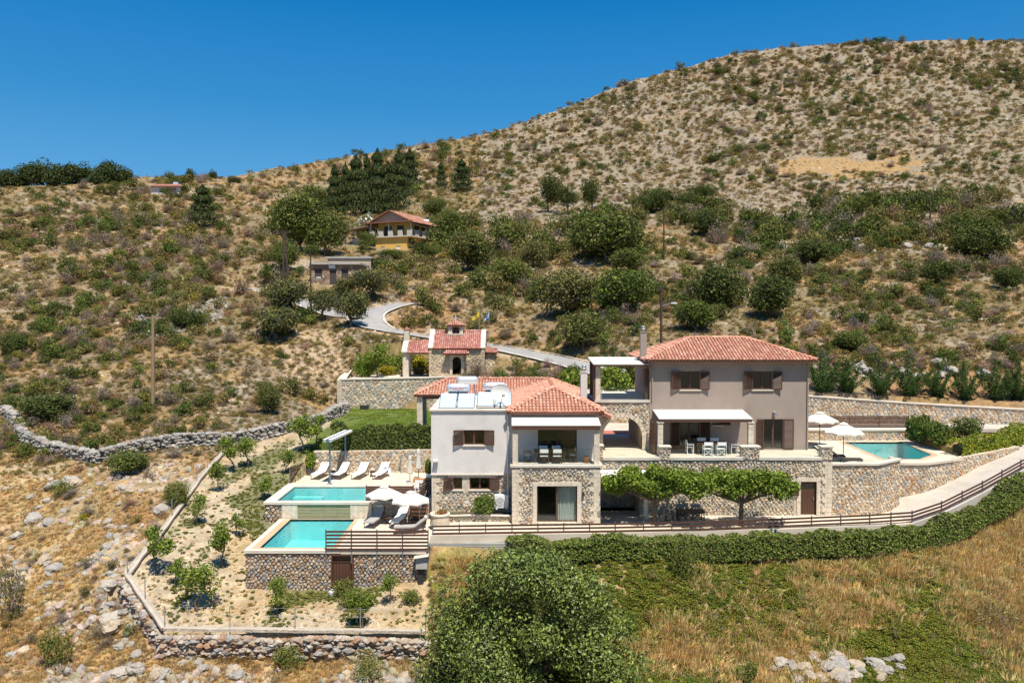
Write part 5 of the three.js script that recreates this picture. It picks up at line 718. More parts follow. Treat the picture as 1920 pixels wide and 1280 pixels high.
// ---------- chapel and its terrace ----------
const OLD_TILES = [[0.47, 0.19, 0.15], [0.54, 0.26, 0.21], [0.42, 0.16, 0.13], [0.58, 0.33, 0.27], [0.49, 0.21, 0.165]];
{
  const W = thing('chapel_wall', 'long stone retaining wall with pale coping in front of the chapel', 'wall', [-8, 3, -82]), pts = [[-17.2, 81.0, 6.02], [-8.5, 81.9, 6.12], [0.3, 82.9, 6.45], [8.4, 77.8, 7.45]];
  for (let i = 0; i < 3; i++) { const a = pts[i], b = pts[i + 1]; masonry(W, 'stone_wall', [a[0], a[1]], [b[0], b[1]], { y0: 2.8, y1: [a[2], b[2]], t: 0.5, pal: PAL.house, size: [0.45, 0.26], seed: 81 + i, pick: 9 }); part(W, 'coping', prism([[a[0], a[2] + 0.12, -a[1] + 0.1], [b[0], b[2] + 0.12, -b[1] + 0.1], [b[0], b[2] + 0.12, -b[1] - 0.6], [a[0], a[2] + 0.12, -a[1] - 0.6]], 0.12), M.coping); }
  part(W, 'side_wall', prism([[-17.2, 6.02, -81], [-17.2, 2.6, -81], [-17.9, 4.5, -92], [-17.9, 7.4, -92]], 0.5), M.mortar); part(W, 'coping', prism([[-17.5, 6.14, -81], [-16.8, 6.14, -81], [-17.5, 7.5, -92], [-18.2, 7.5, -92]], 0.1), M.coping);
  part(W, 'drain_hole', B(-15.4, -14.5, 3.0, 3.45, 81.0, 81.28), M.black);
  const F = structure(new THREE.Group(), 'chapel_court'); F.userData.label = 'pale paved court round the chapel'; F.userData.category = 'paving'; part(F, 'paving', polySlab([[-16.7, 81.55], [-8.5, 82.4], [0, 83.4], [3.5, 82.3], [3, 87], [-4, 90.6], [-16.7, 91]], 5.8, 6.06), M.paving);
  const K = thing('chapel', 'small stone chapel with red tile roof, arched door and little cupola', 'chapel', [-5.8, 6.05, -86.2]), d = 84;
  const door = new THREE.Path(), sx = 2.92; door.moveTo(sx - 0.45, 6.0); door.lineTo(sx - 0.45, 7.75); door.absarc(sx, 7.75, 0.45, Math.PI, 0, true); door.lineTo(sx + 0.45, 6.0); door.lineTo(sx - 0.45, 6.0);
  masonry(K, 'front_wall', [-8.7, d], [-2.85, d], { y0: 6, y1: 9.1, t: 0.4, pal: PAL.chapel, size: [0.46, 0.27], seed: 91, pick: 8, proud: 0.04, holes: [{ path: door, inside: (s, y) => Math.abs(s - sx) < 0.72 && y < 8.6 }] });
  part(K, 'rear_wall', B(-8.7, -2.85, 6, 9.1, 88.5, 88.9), M.ashlar); part(K, 'floor', B(-8.4, -3.1, 6.0, 6.09, 84.4, 88.5), M.inside);
  for (const x of [-8.72, -3.22]) { const s = new THREE.Shape([[-84.02, 6], [-88.88, 6], [-88.88, 9.2], [-86.45, 10.95], [-84.02, 9.2]].map((p) => new THREE.Vector2(...p))), g = new THREE.ExtrudeGeometry(s, { depth: 0.38, bevelEnabled: false }); g.applyMatrix4(new THREE.Matrix4().makeBasis(new THREE.Vector3(0, 0, 1), new THREE.Vector3(0, 1, 0), new THREE.Vector3(1, 0, 0))); g.translate(x, 0, 0); part(K, 'gable_wall', g, M.ashlar); part(K, 'gable_coping', [prism([[x - 0.05, 9.16, -83.85], [x + 0.43, 9.16, -83.85], [x + 0.43, 11.05, -86.45], [x - 0.05, 11.05, -86.45]], 0.16), prism([[x + 0.43, 9.16, -89.05], [x - 0.05, 9.16, -89.05], [x - 0.05, 11.05, -86.45], [x + 0.43, 11.05, -86.45]], 0.16)], M.coping); }
  roofOf(K, [[[-8.34, 9.08, -83.75], [-3.22, 9.08, -83.75], [-3.22, 10.8, -86.45], [-8.34, 10.8, -86.45]], [[-3.22, 9.08, -89.1], [-8.34, 9.08, -89.1], [-8.34, 10.8, -86.45], [-3.22, 10.8, -86.45]]], [[[-8.3, 10.82, -86.45], [-3.3, 10.82, -86.45]]], 92, OLD_TILES);
  for (const [a, b] of [[-6.5, -6.24], [-5.32, -5.06]]) for (let i = 0; i < 4; i++) part(K, 'jamb_stone', B(a, b, 6.06 + i * 0.42, 6.47 + i * 0.42, d - 0.22, d + 0.4), M.ashlar); part(K, 'door_head', wallXY(-6.5, -5.06, 7.75, 8.5, d - 0.2, d + 0.35, [(() => { const p = new THREE.Path(); p.moveTo(-6.24, 7.751); p.absarc(-5.78, 7.751, 0.455, Math.PI, 0, true); p.lineTo(-6.235, 7.751); return p; })()]), M.ashlar);
  const dl = part(K, 'door_leaf', B(-5.36, -5.3, 6.1, 7.75, d + 0.05, d + 0.85), M.wood); part(dl, 'glazing_bar', B(-6.2, -5.37, 7.72, 7.77, d + 0.1, d + 0.15), M.wood);
  roofOf(K, [[[-7.15, 8.55, -83.15], [-4.45, 8.55, -83.15], [-4.85, 8.98, -83.98], [-6.75, 8.98, -83.98]]], [], 93, OLD_TILES, 'door_hood');
  const cup = part(K, 'cupola', [B(-6.85, -6.4, 10.5, 11.5, 85.8, 86.9), B(-5.6, -5.25, 10.5, 11.5, 85.8, 86.9), B(-6.4, -5.6, 11.3, 11.5, 85.8, 86.9), B(-7.0, -5.1, 10.45, 10.6, 85.6, 87.1), B(-6.4, -5.6, 10.5, 11.3, 86.75, 86.88)], M.ashlar);
  roofOf(K, [[[-7.05, 11.48, -85.6], [-5.05, 11.48, -85.6], [-6.05, 11.95, -86.35]], [[-5.05, 11.48, -85.6], [-5.05, 11.48, -87.1], [-6.05, 11.95, -86.35]], [[-7.05, 11.48, -87.1], [-7.05, 11.48, -85.6], [-6.05, 11.95, -86.35]]], [], 94, OLD_TILES, 'cupola_roof');
  part(cup, 'bell', new THREE.LatheGeometry([[0, 0.35], [0.08, 0.34], [0.13, 0.12], [0.2, 0]].map((p) => new THREE.Vector2(...p)), 12).translate(-6, 10.95, -86.2), M.dark); part(cup, 'cross', [B(-6.08, -6.02, 11.9, 12.6, 86.32, 86.38), B(-6.25, -5.85, 12.25, 12.31, 86.32, 86.38)], M.paintWhite);
  // porch with its tower pier, apse
  for (let i = 0; i < 7; i++) part(K, 'porch_pillar', B(-11.45, -10.85, 6.05 + i * 0.37, 6.415 + i * 0.37, 84.0, 84.55), M.ashlar); part(K, 'porch_beam', B(-11.4, -8.7, 8.42, 8.66, 84.05, 84.5), M.ashlar); part(K, 'porch_pillar', B(-11.45, -10.95, 6.05, 8.66, 86.6, 87.1), M.ashlar);
  roofOf(K, [[[-11.0, 8.62, -83.75], [-8.7, 8.62, -83.75], [-8.7, 9.85, -85.8], [-11.0, 9.85, -85.8]], [[-8.7, 8.62, -87.4], [-11.0, 8.62, -87.4], [-11.0, 9.85, -85.8], [-8.7, 9.85, -85.8]]], [], 95, OLD_TILES, 'porch_roof'); part(K, 'porch_gable', prism([[-11.55, 8.75, -83.75], [-11.0, 8.75, -83.75], [-11.0, 10.0, -85.8], [-11.55, 10.0, -85.8]], 0.2), M.coping);
  const bp = part(K, 'tower_pier', B(-11.5, -10.95, 8.66, 11.0, 85.5, 86.1), M.ashlar); part(bp, 'pier_cap', new THREE.ConeGeometry(0.5, 0.35, 4).rotateY(Math.PI / 4).translate(-11.22, 11.18, -85.8), M.tileBase);
  part(K, 'porch_railing', [B(-10.8, -8.75, 6.6, 6.66, 85.9, 85.96), B(-9.8, -9.74, 6.06, 6.9, 85.9, 85.96), B(-10.6, -8.9, 6.85, 6.95, 86.2, 86.6)], M.dark);
  masonry(K, 'apse_wall', [-2.83, 85.2], [-1.75, 85.5], { y0: 6, y1: 8.55, t: 2.2, pal: PAL.chapel, size: [0.4, 0.26], seed: 96, pick: 8 }); roofOf(K, [[[-2.84, 8.6, -84.9], [-1.55, 8.55, -85.2], [-1.6, 8.95, -86.8], [-2.84, 9.25, -86.5]]], [], 97, OLD_TILES, 'apse_roof');
}
for (const [pts, label, s] of [[[[-19.6, 95.5, 8.4, 10.6], [-13.4, 94.5, 8.0, 10.0]], 'short pale stone wall above the chapel shrubs, below the road', 101], [[[-1.5, 88.5, 6.0, 7.95], [7.2, 80.5, 6.6, 7.45]], 'stone wall under the road kerb beside the chapel', 102], [[[-1.4, 86.2, 5.8, 6.95], [3.2, 84.4, 5.9, 6.95]], 'low stone wall in front of the taller wall beside the chapel', 103]]) {
  const W = thing('road_wall', label, 'wall', [pts[0][0], pts[0][2], -pts[0][1]]), [a, b] = pts; masonry(W, 'stone_wall', [a[0], a[1]], [b[0], b[1]], { y0: [a[2], b[2]], y1: [a[3], b[3]], t: 0.4, pal: PAL.house, size: [0.42, 0.26], seed: s, pick: 9 }); part(W, 'coping', prism([[a[0], a[3] + 0.1, -a[1] + 0.08], [b[0], b[3] + 0.1, -b[1] + 0.08], [b[0], b[3] + 0.1, -b[1] - 0.48], [a[0], a[3] + 0.1, -a[1] - 0.48]], 0.1), M.coping);
}
function flagpole(x, d, y0, y1, label, cloth, hoist) { const F = thing('flagpole', label, 'flagpole', [x, y0, -d]); part(F, 'pole', rod([x, y0, -d], [x, y1, -d], 0.05, 0.03), M.steel); const pos = [], n = 8; for (let i = 0; i < n; i++) { const f = (k, t) => [x + hoist * k * 0.85 / n, y1 - 0.35 - t * 0.6 - k * 0.06 - (t ? 0 : k * 0.05), -d + 0.25 * Math.sin(k * 0.9)]; pos.push(...f(i, 0), ...f(i + 1, 0), ...f(i + 1, 1), ...f(i, 0), ...f(i + 1, 1), ...f(i, 1)); } const g = new THREE.BufferGeometry(); g.setAttribute('position', new THREE.Float32BufferAttribute(pos, 3)); g.computeVertexNormals(); part(F, 'flag', g, cloth); }
flagpole(-3.7, 91, 7.5, 13.35, 'flagpole behind the chapel flying a yellow flag', M.yellow, -1); flagpole(-2.55, 89.5, 6.5, 13.25, 'flagpole behind the chapel with a small blue and white flag', mat([0.35, 0.5, 0.75], { roughness: 0.9 }), -0.7);
// ---------- houses up the hill ----------
{ // yellow house: built square, then turned on its spot
  const [x, , z] = at(728, 470, 160), y0 = 24.2, H = thing('yellow_house', 'yellow two-storey hillside house with a columned veranda and red gable roof', 'house', [x, y0, z]), P = (n, g, m, p = H) => part(p, n, g, m, { local: true }), b = (x0, x1, a, c, d0, d1) => B(x0, x1, a, c, d0, d1);
  H.rotation.y = -0.42; H.scale.setScalar(0.93);
  P('lower_wall', wallXY(-3.2, 4.6, -4, 4.0, 0, 0.3, [[-1.9, -0.9, 0.3, 2.2], [2.0, 3.0, 0.3, 2.2]]), M.plasterYellow); P('lower_wall', b(4.3, 4.6, -4, 4, 0.3, 10), M.plasterYellow); P('lower_wall', b(-3.2, -2.9, -1, 4, 0.3, 10), M.plasterYellow);
  for (const [a, c] of [[-1.9, -0.9], [2.0, 3.0]]) P('lower_shutter', b(a, c, 0.3, 2.2, 0.1, 0.16), M.paintWhite); P('side_window', b(4.6, 4.63, 0.6, 2.4, 1.4, 2.8), M.paintWhite); P('side_window', b(4.6, 4.63, 2.6, 3.8, 0.6, 3.0), M.dark);
  P('balcony_slab', b(-4.6, 6.0, 4.0, 4.25, -0.45, 10), M.coping); P('upper_wall', b(-3.2, 4.6, 4.25, 7.2, 1.0, 10), M.plasterYellow); P('side_awning', prism([[6.2, 6.7, 0.6], [6.2, 6.3, -8], [4.6, 7.5, -8], [4.6, 7.6, 0.6]], 0.06), M.canvas);
  P('balcony_door', b(-1.6, 0.2, 4.25, 6.5, 0.94, 1.0), M.dark); P('balcony_door', b(1.6, 3.2, 4.25, 6.5, 0.94, 1.0), M.dark); P('side_door', b(4.6, 4.64, 4.3, 6.6, 3, 5), M.dark); P('side_door', b(4.6, 4.64, 4.3, 6.6, 6, 7.4), M.dark);
  for (const X of [-4.4, -2.2, 0.2, 2.6, 4.9]) P('parapet_block', b(X, X + 1.15, 4.25, 5.5, -0.45, -0.2), M.coping); for (const D of [1.2, 4.2]) P('parapet_block', b(5.75, 6.0, 4.25, 5.5, D, D + 1.6), M.coping); for (const X of [-4.4, 0.2, 5.6]) P('column', b(X, X + 0.3, 4.25, 7.2, -0.4, -0.1), M.coping);
  const tri = new THREE.Shape([[-4.6, 7.25], [5.8, 7.25], [0.6, 9.6]].map((p) => new THREE.Vector2(...p))); P('gable', new THREE.ExtrudeGeometry(tri, { depth: 0.2, bevelEnabled: false }).translate(0, 0, -0.2), M.plasterCream); P('gable_eave', b(-5.4, 6.4, 7.05, 7.3, -1.0, 0.1), M.tileBase);
  const rr = rng(5), L = [[-5.5, 6.95, 0.7], [0.6, 9.75, 0.7], [0.6, 9.75, -10.4], [-5.5, 6.95, -10.4]], R = [[6.7, 6.95, -10.4], [0.6, 9.75, -10.4], [0.6, 9.75, 0.7], [6.7, 6.95, 0.7]]; const rf = P('roof', [prism(L, 0.16), prism(R, 0.16)], M.tileBase);
  const tl = part(rf, 'roof_tiles', [...tilePlane([[-5.5, 6.95, -10.4], [-5.5, 6.95, 0.7], [0.6, 9.75, 0.7], [0.6, 9.75, -10.4]], rr, TILE_TONES, 0.42, 0.6), ...tilePlane([[6.7, 6.95, 0.7], [6.7, 6.95, -10.4], [0.6, 9.75, -10.4], [0.6, 9.75, 0.7]], rr, TILE_TONES, 0.42, 0.6)], M.tile, { local: true, stuff: true });
  P('side_terrace', b(-13, -4.7, -1, 2.6, 1, 6), M.plasterCream); P('terrace_parapet', b(-10, -7.6, 2.6, 4.2, 1, 1.3), M.coping); P('terrace_roof', prism([[-11.5, 5.9, 1.0], [-5.2, 6.6, 1.0], [-5.2, 7.2, -6], [-11.5, 6.4, -6]], 0.12), M.plasterCream); P('terrace_post', b(-11.3, -11.1, 2.6, 5.8, -0.9, -0.7), M.metalGrey);
  const S = thing('solar_heater', 'solar water heater on a frame beside the yellow house', 'solar heater', at(795, 424, 166)); const q = S.position; part(S, 'collector', prism([[q.x - 1.4, q.y - 1.4, q.z + 1], [q.x + 1.4, q.y - 1.4, q.z + 1], [q.x + 1.4, q.y + 0.4, q.z - 0.6], [q.x - 1.4, q.y + 0.4, q.z - 0.6]], 0.1), M.panel); part(S, 'tank', new THREE.CapsuleGeometry(0.4, 1.4, 5, 12).rotateZ(Math.PI / 2).translate(q.x, q.y + 1.1, q.z - 0.7), M.tank); part(S, 'stand', [rod([q.x - 1, q.y - 5, q.z - 0.7], [q.x - 1, q.y + 0.8, q.z - 0.7], 0.06), rod([q.x + 1, q.y - 5, q.z - 0.7], [q.x + 1, q.y + 0.8, q.z - 0.7], 0.06)], M.metalGrey);
}
{
  const d = 119, a = at(583, 536, d), b = at(673, 536, d), y0 = a[1] - 0.6, H = thing('stone_hut', 'low brown stone building with a dark door and a small white sign', 'building', [(a[0] + b[0]) / 2, y0, -d]), L = b[0] - a[0];
  const holes = [[0.55, 1.65, 1.7, 3.2], [2.75, 3.75, 0.62, 3.0], [4.5, 5.5, 1.7, 3.2]].map(([p, q, r, s]) => [p, q, y0 + r, y0 + s]);
  masonry(H, 'stone_wall', [a[0], d], [b[0], d], { y0, y1: y0 + 3.75, t: 0.4, pal: [[0.26, 0.16, 0.1], [0.34, 0.24, 0.16], [0.22, 0.15, 0.11], [0.4, 0.31, 0.22]], core: M.mortarDark, size: [0.6, 0.36], seed: 111, pick: 8, holes }); part(H, 'flat_roof', B(a[0] - 0.3, b[0] + 0.3, y0 + 3.76, y0 + 4.0, d - 0.4, d + 7), M.concrete); part(H, 'rear_wall', B(a[0], b[0], y0, y0 + 3.75, d + 6, d + 6.4), M.mortarDark); part(H, 'side_wall', B(b[0] - 0.4, b[0], y0, y0 + 3.75, d + 0.4, d + 6), M.mortarDark);
  holes.forEach((h, i) => part(H, i === 1 ? 'door' : 'window_shutter', B(a[0] + h[0], a[0] + h[1], h[2], h[3], d + 0.12, d + 0.18), M.dark)); part(H, 'sign', B(a[0] + 2.65, a[0] + 3.6, y0 + 3.2, y0 + 3.7, d - 0.12, d - 0.06), M.paintWhite, { label: 'small white sign above the door' }); for (let i = 0; i < 3; i++) part(H, 'step', B(a[0] + 2.3, a[0] + 4.2, y0 - 0.3, y0 + 0.15 + i * 0.16, d - 1.2 + i * 0.35, d - 0.86 + i * 0.35), M.ashlar);
  const c = at(614, 500, 129), e = at(695, 500, 129), K = thing('cream_building', 'plain cream flat-roofed building behind the stone hut', 'building', [c[0], c[1] - 2, -129]); part(K, 'wall', wallXY(c[0], e[0], c[1] - 2, c[1] + 1.35, 129, 129.3, [[c[0] + 2.2, c[0] + 3.5, c[1] - 0.4, c[1] + 0.3]]), M.plasterCream); part(K, 'roof', B(c[0] - 0.3, e[0] + 0.3, c[1] + 1.36, c[1] + 1.6, 128.8, 137), M.concrete); part(K, 'window_pane', B(c[0] + 2.2, c[0] + 3.5, c[1] - 0.4, c[1] + 0.3, 129.2, 129.25), M.dark); part(K, 'side_wall', B(e[0] - 0.3, e[0], c[1] - 2, c[1] + 1.35, 129.3, 137), M.plasterCream);
  const p = hit(312, 364, 200), D = -p[2], F = thing('far_house', 'small red-roofed white house alone on the far ridge', 'house', p), w = 60 / FPX * D; part(F, 'wall', wallXY(p[0] - w * 0.48, p[0] + w * 0.42, p[1] - 1, p[1] + 2.5, D, D + 0.3, [[p[0] - w * 0.05, p[0] + w * 0.3, p[1], p[1] + 2.1]]), M.plasterWhite); part(F, 'veranda_back', B(p[0] - w * 0.1, p[0] + w * 0.35, p[1] - 1, p[1] + 2.4, D + 1.5, D + 1.7), M.plasterCream); roofOf(F, [[[p[0] - w * 0.52, p[1] + 2.5, -D + 0.8], [p[0] + w * 0.52, p[1] + 2.5, -D + 0.8], [p[0] + w * 0.3, p[1] + 3.7, -D - 3.2], [p[0] - w * 0.4, p[1] + 3.6, -D - 3.2]]], [], 121, TILE_TONES);
  part(F, 'solar_heater', B(p[0] + w * 0.1, p[0] + w * 0.25, p[1] + 3.6, p[1] + 4.4, D + 2.6, D + 3), M.panel);
}
// ---------- rocks and dry-stone walls ----------
function rockGeo(seed, flatn = 0.75) { const g = flat(new THREE.IcosahedronGeometry(0.5, 1)), p = g.attributes.position; for (let i = 0; i < p.count; i++) { const x = p.getX(i), y = p.getY(i), z = p.getZ(i), k = 0.72 + 0.6 * h2(Math.round(x * 40), Math.round(y * 40) + 131 * Math.round(z * 40), seed); p.setXYZ(i, x * k, y * k * flatn, z * k); } g.deleteAttribute('normal'); g.computeVertexNormals(); return setUV(g); }
function chunk(seed, fl = 0.7) { const g = flat(new THREE.IcosahedronGeometry(0.5, 0)), p = g.attributes.position; for (let i = 0; i < p.count; i++) { const x = p.getX(i), y = p.getY(i), z = p.getZ(i), k = 0.78 + 0.5 * h2(Math.round(x * 40), Math.round(y * 40) + 131 * Math.round(z * 40), seed); p.setXYZ(i, x * k, y * k * fl, z * k); } g.deleteAttribute('normal'); g.computeVertexNormals(); return setUV(g); }
const chunksOf = (pal, s) => Array.from({ length: 12 }, (_, i) => { const c = pal[i % pal.length], v = 0.9 + 0.25 * h2(i, s, 3); return tint(chunk(s + i), [c[0] * v, c[1] * v, c[2] * v]); });
const greyChunks = chunksOf(PAL.grey, 200), rubbleChunks = chunksOf(PAL.rubble, 300);
// pts: [x, y, depth] of the foot; height; dry stones piled in courses
function rubbleWall(o, pts, h, th, size, geos, seed, y1 = null) {
  const r = rng(seed), list = []; for (let k = 0; k < pts.length - 1; k++) { const a = pts[k], b = pts[k + 1], L = Math.hypot(b[0] - a[0], b[2] - a[2]), n = Math.ceil(L / (size * 0.85)), rows = Math.ceil(h / (size * 0.55)), nx = -(b[2] - a[2]) / L, nd = (b[0] - a[0]) / L;
    for (let j = 0; j < rows; j++) for (let i = 0; i < n; i++) for (const side of j === rows - 1 ? [-0.5, 0, 0.5] : [-0.5, 0.5]) { const t = (i + r()) / n, s = size * (0.6 + 0.8 * r()), hh = h * (0.85 + 0.3 * vnoise(t * L * 0.4, k, 5)); list.push([s, a[0] + (b[0] - a[0]) * t - nd * 0 + nx * side * th * 0 + (side * th + (r() - 0.5) * 0.1) * -(b[2] - a[2]) / L, a[1] + (b[1] - a[1]) * t + (j + 0.4) / rows * hh, a[2] + (b[2] - a[2]) * t + (side * th + (r() - 0.5) * 0.1) * (b[0] - a[0]) / L, Math.floor(r() * geos.length), r() * 6, (r() - 0.5) * 0.7]); } }
  list.sort((p, q) => q[0] / q[3] - p[0] / p[3]); const rest = [];
  list.forEach(([s, x, y, d, g, ry, rx], i) => { const m = new THREE.Matrix4().compose(new THREE.Vector3(x, y, -d), new THREE.Quaternion().setFromEuler(new THREE.Euler(rx, ry, 0)), new THREE.Vector3(s * 1.35, s, s)); if (i < 300) { const e = new THREE.Mesh(geos[g], M.rock); e.name = 'stone'; m.decompose(e.position, e.quaternion, e.scale); e.position.sub(o.position); o.add(e); } else rest.push(geos[g].clone().applyMatrix4(m)); });
  if (rest.length) part(o, 'packed_stones', rest, M.rock, { keepUV: true, stuff: true });
}
{
  const pts = [[8, 778], [30, 800], [42, 828], [95, 852], [190, 868], [255, 852], [330, 840], [410, 834], [530, 816]].map(([x, y]) => { const p = hit(x, y, 50); return [p[0], p[1] - 0.15, -p[2]]; });
  const W = thing('dry_stone_wall', 'long grey dry-stone wall curving across the hillside above the rocky slope', 'wall', [pts[3][0], pts[3][1], -pts[3][2]]); rubbleWall(W, pts, 1.15, 0.4, 0.36, greyChunks, 401);
  const q = [[530, 816], [590, 800], [650, 772]].map(([x, y]) => { const p = hit(x, y, 58); return [p[0], p[1] - 0.1, -p[2]]; }), V = thing('dry_stone_wall', 'dry-stone wall with a pale top rising beside the lawn', 'wall', [q[1][0], q[1][1], -q[1][2]]); rubbleWall(V, q, 1.1, 0.35, 0.34, greyChunks, 402);
  const heap = hit(330, 625, 70), Z = thing('rubble_bank', 'bank of loose grey rubble below the dirt pull-in on the hillside', 'rubble', heap); const r = rng(77), rest = []; for (let i = 0; i < 2600; i++) { const px = lerp(235, 428, r()), py = lerp(566, 642, r()) - (px - 238) * 0.04; if (fbm(px * 0.03, py * 0.05, 8, 3) < 0.42 || py > 640 - Math.abs(px - 290) * 0.3 || py < 600 - (px - 235) * 0.45) continue; const p = hit(px, py, 80), s = 0.2 + 0.45 * r() * r(); const g = greyChunks[i % 12], m = new THREE.Matrix4().compose(new THREE.Vector3(p[0], p[1] + s * 0.12, p[2]), new THREE.Quaternion().setFromEuler(new THREE.Euler(r(), r() * 6, r())), new THREE.Vector3(s * 1.3, s, s)); if (i < 400) { const e = new THREE.Mesh(g, M.rock); e.name = 'stone'; m.decompose(e.position, e.quaternion, e.scale); e.position.sub(Z.position); Z.add(e); } else rest.push(g.clone().applyMatrix4(m)); } part(Z, 'loose_stones', rest, M.rock, { keepUV: true, stuff: true });
}
{ // garden wall: concrete coping on rubble, with a wire fence on posts
  const line = [[-4.3, 39.5], [-17.3, 39.5], [-21.0, 43.4], [-21.1, 47.4], [-22.2, 58.2], [-22.4, 62.5]], top = line.map(([x, d], i) => [x, i < 2 ? -3.12 - 0.14 * (1 - i) : baseHeight(x, d) + 0.12, d]);
  const W = thing('garden_wall', 'rough stone garden wall with a white concrete top round the orchard', 'wall', [-17.3, top[1][1], -39.5]);
  for (let i = 0; i < 5; i++) { const a = top[i], b = top[i + 1], L = Math.hypot(b[0] - a[0], b[2] - a[2]), n = [-(b[2] - a[2]) / L * 0.17, (b[0] - a[0]) / L * 0.17], m = 16; for (let k = 0; k < m; k++) { const q = (t) => [lerp(a[0], b[0], t), lerp(a[2], b[2], t)], A = q(k / m), E = q((k + 1) / m), yw = (t, p) => (i < 2 ? lerp(a[1], b[1], t) : baseHeight(...p) + 0.12) + 0.02 + 0.05 * vnoise(p[0], p[1], 3), ya = yw(k / m, A), yb = yw((k + 1) / m, E), f = (p, y, s) => [p[0] + n[0] * s, y, -(p[1] + n[1] * s)]; const ja = 0.75 + 0.4 * vnoise(A[0] * 2, A[1] * 2, 7), je = 0.75 + 0.4 * vnoise(E[0] * 2, E[1] * 2, 7); part(W, 'concrete_top', prism([f(A, ya, ja), f(E, yb, je), f(E, yb, -je), f(A, ya, -ja)], 0.14), M.roughConcrete); } }
  const out = top.slice(0, 3).map(([x, y, d]) => [x - (x < -18 ? 0.25 : 0), y - 1.2, d - 0.16]); rubbleWall(W, [out[0], out[1]], 1.05, 0.12, 0.34, rubbleChunks, 411); rubbleWall(W, [out[1], out[2]], 1.05, 0.16, 0.3, rubbleChunks, 412);
  const F = thing('wire_fence', 'thin wire fence on grey posts standing on the orchard wall', 'fence', [-17.3, top[1][1], -39.5]), posts = []; for (let i = 0; i < 5; i++) { const a = top[i], b = top[i + 1], n = Math.max(1, Math.round(Math.hypot(b[0] - a[0], b[2] - a[2]) / 2.9)); for (let k = 0; k < n + (i === 4 ? 1 : 0); k++) { const x = lerp(a[0], b[0], k / n), d = lerp(a[2], b[2], k / n), y = i < 2 ? lerp(a[1], b[1], k / n) : baseHeight(x, d) + 0.12; posts.push([x, y, -d]); part(F, 'post', rod([x, y - 0.05, -d], [x, y + 1.25, -d], 0.028), M.metalGrey); } }
  for (const h of [0.35, 0.8, 1.2]) for (let i = 0; i < posts.length - 1; i++) part(F, 'wire', rod([posts[i][0], posts[i][1] + h, posts[i][2]], [posts[i + 1][0], posts[i + 1][1] + h, posts[i + 1][2]], 0.005, 0.005, 4), M.metalGrey);
}
// ---------- poles and wires ----------
function pole(px, pyTop, pyFoot, d, r, m, label, { cross = 0, lamp = 0, twin = false } = {}) {
  const f = at(px, pyFoot, d), t = at(px, pyTop, d), y0 = Math.min(f[1], ground(f[0], d)) - 0.3, P = thing('utility_pole', label, 'pole', [f[0], y0, -d]); part(P, 'shaft', rod([f[0], y0, -d], [t[0], t[1], -d], r, r * 0.7, 10), m); if (twin) part(P, 'shaft', rod([f[0] + 0.7, y0, -d], [t[0] + 0.3, t[1] - 0.3, -d], r, r * 0.7, 10), m);
  if (cross) { part(P, 'cross_arm', B(t[0] - cross / 2, t[0] + cross / 2, t[1] - 0.35, t[1] - 0.2, d - 0.08, d + 0.08), m); for (const k of [-0.45, 0, 0.45]) part(P, 'insulator', rod([t[0] + k * cross, t[1] - 0.2, -d], [t[0] + k * cross, t[1] + 0.05, -d], 0.05), M.dark); }
  if (lamp) { const y = lerp(f[1], t[1], lamp); part(P, 'lamp_arm', rod([f[0], y, -d], [f[0] + 1.0, y + 0.3, -d + 0.3], 0.03), M.metalGrey); part(P, 'lamp_head', B(f[0] + 0.9, f[0] + 1.45, y + 0.22, y + 0.36, d - 0.45, d - 0.15), M.paintWhite); }
  return t;
}
const p1 = pole(286, 590, 776, 72, 0.19, M.woodPole, 'tall timber utility pole alone on the scrub slope', { cross: 1.6 }), p2 = pole(531, 432, 545, 117, 0.17, M.woodPoleDark, 'twin timber pole beside the lane and the big trees', { cross: 2.2, twin: true }), p3 = pole(582, 478, 600, 104, 0.13, M.woodPoleDark, 'dark pole with a street lamp in front of the stone hut', { lamp: 0.62 }), p4 = pole(1240, 538, 665, 80, 0.14, M.woodPoleDark, 'dark utility pole just behind the taupe villa roof', { cross: 0.6, lamp: 0.72 }), p5 = pole(1245, 392, 492, 140, 0.15, M.woodPoleDark, 'slim dark pole among shrubs above the villas'), p6 = pole(1745, 360, 432, 172, 0.17, M.woodPoleDark, 'slim dark pole on the slope beside the rock outcrop'), p7 = pole(1434, 300, 335, 250, 0.18, M.woodPoleDark, 'far thin pole at the near corner of the straw field'), p8 = pole(1769, 288, 330, 245, 0.18, M.woodPoleDark, 'far thin pole beyond the straw field'), p9 = pole(205, 505, 525, 150, 0.12, M.woodPoleDark, 'tiny far pole among the shrubs');
function wire(a, b, sag, label, n) { const c = [], m = 14; for (let i = 0; i <= m; i++) { const t = i / m; c.push(new THREE.Vector3(lerp(a[0], b[0], t), lerp(a[1], b[1], t) - sag * 4 * t * (1 - t), lerp(a[2], b[2], t))); } const w = thing('overhead_wire', label, 'wire', c[0].toArray()); part(w, 'cable', new THREE.TubeGeometry(new THREE.CatmullRomCurve3(c), 24, n, 5), M.black); }
wire(p1, at(-80, 780, 60), 1.2, 'thin cable from the lone timber pole down past the dry-stone wall', 0.012); wire(p3, p4, 3.2, 'cable sagging between the street-lamp pole and the pole behind the taupe villa', 0.018); wire(p4, at(1330, 640, 74), 0.3, 'slanting stay cable beside the pole behind the taupe villa', 0.014); wire(p5, p6, 4, 'cable sagging between the two slim hillside poles', 0.025); wire(p2, p3, 0.8, 'short cable between the twin pole and the street-lamp pole', 0.018); wire(p3, at(420, 760, 66), 1, 'long stay cable slanting down from the street-lamp pole', 0.014);
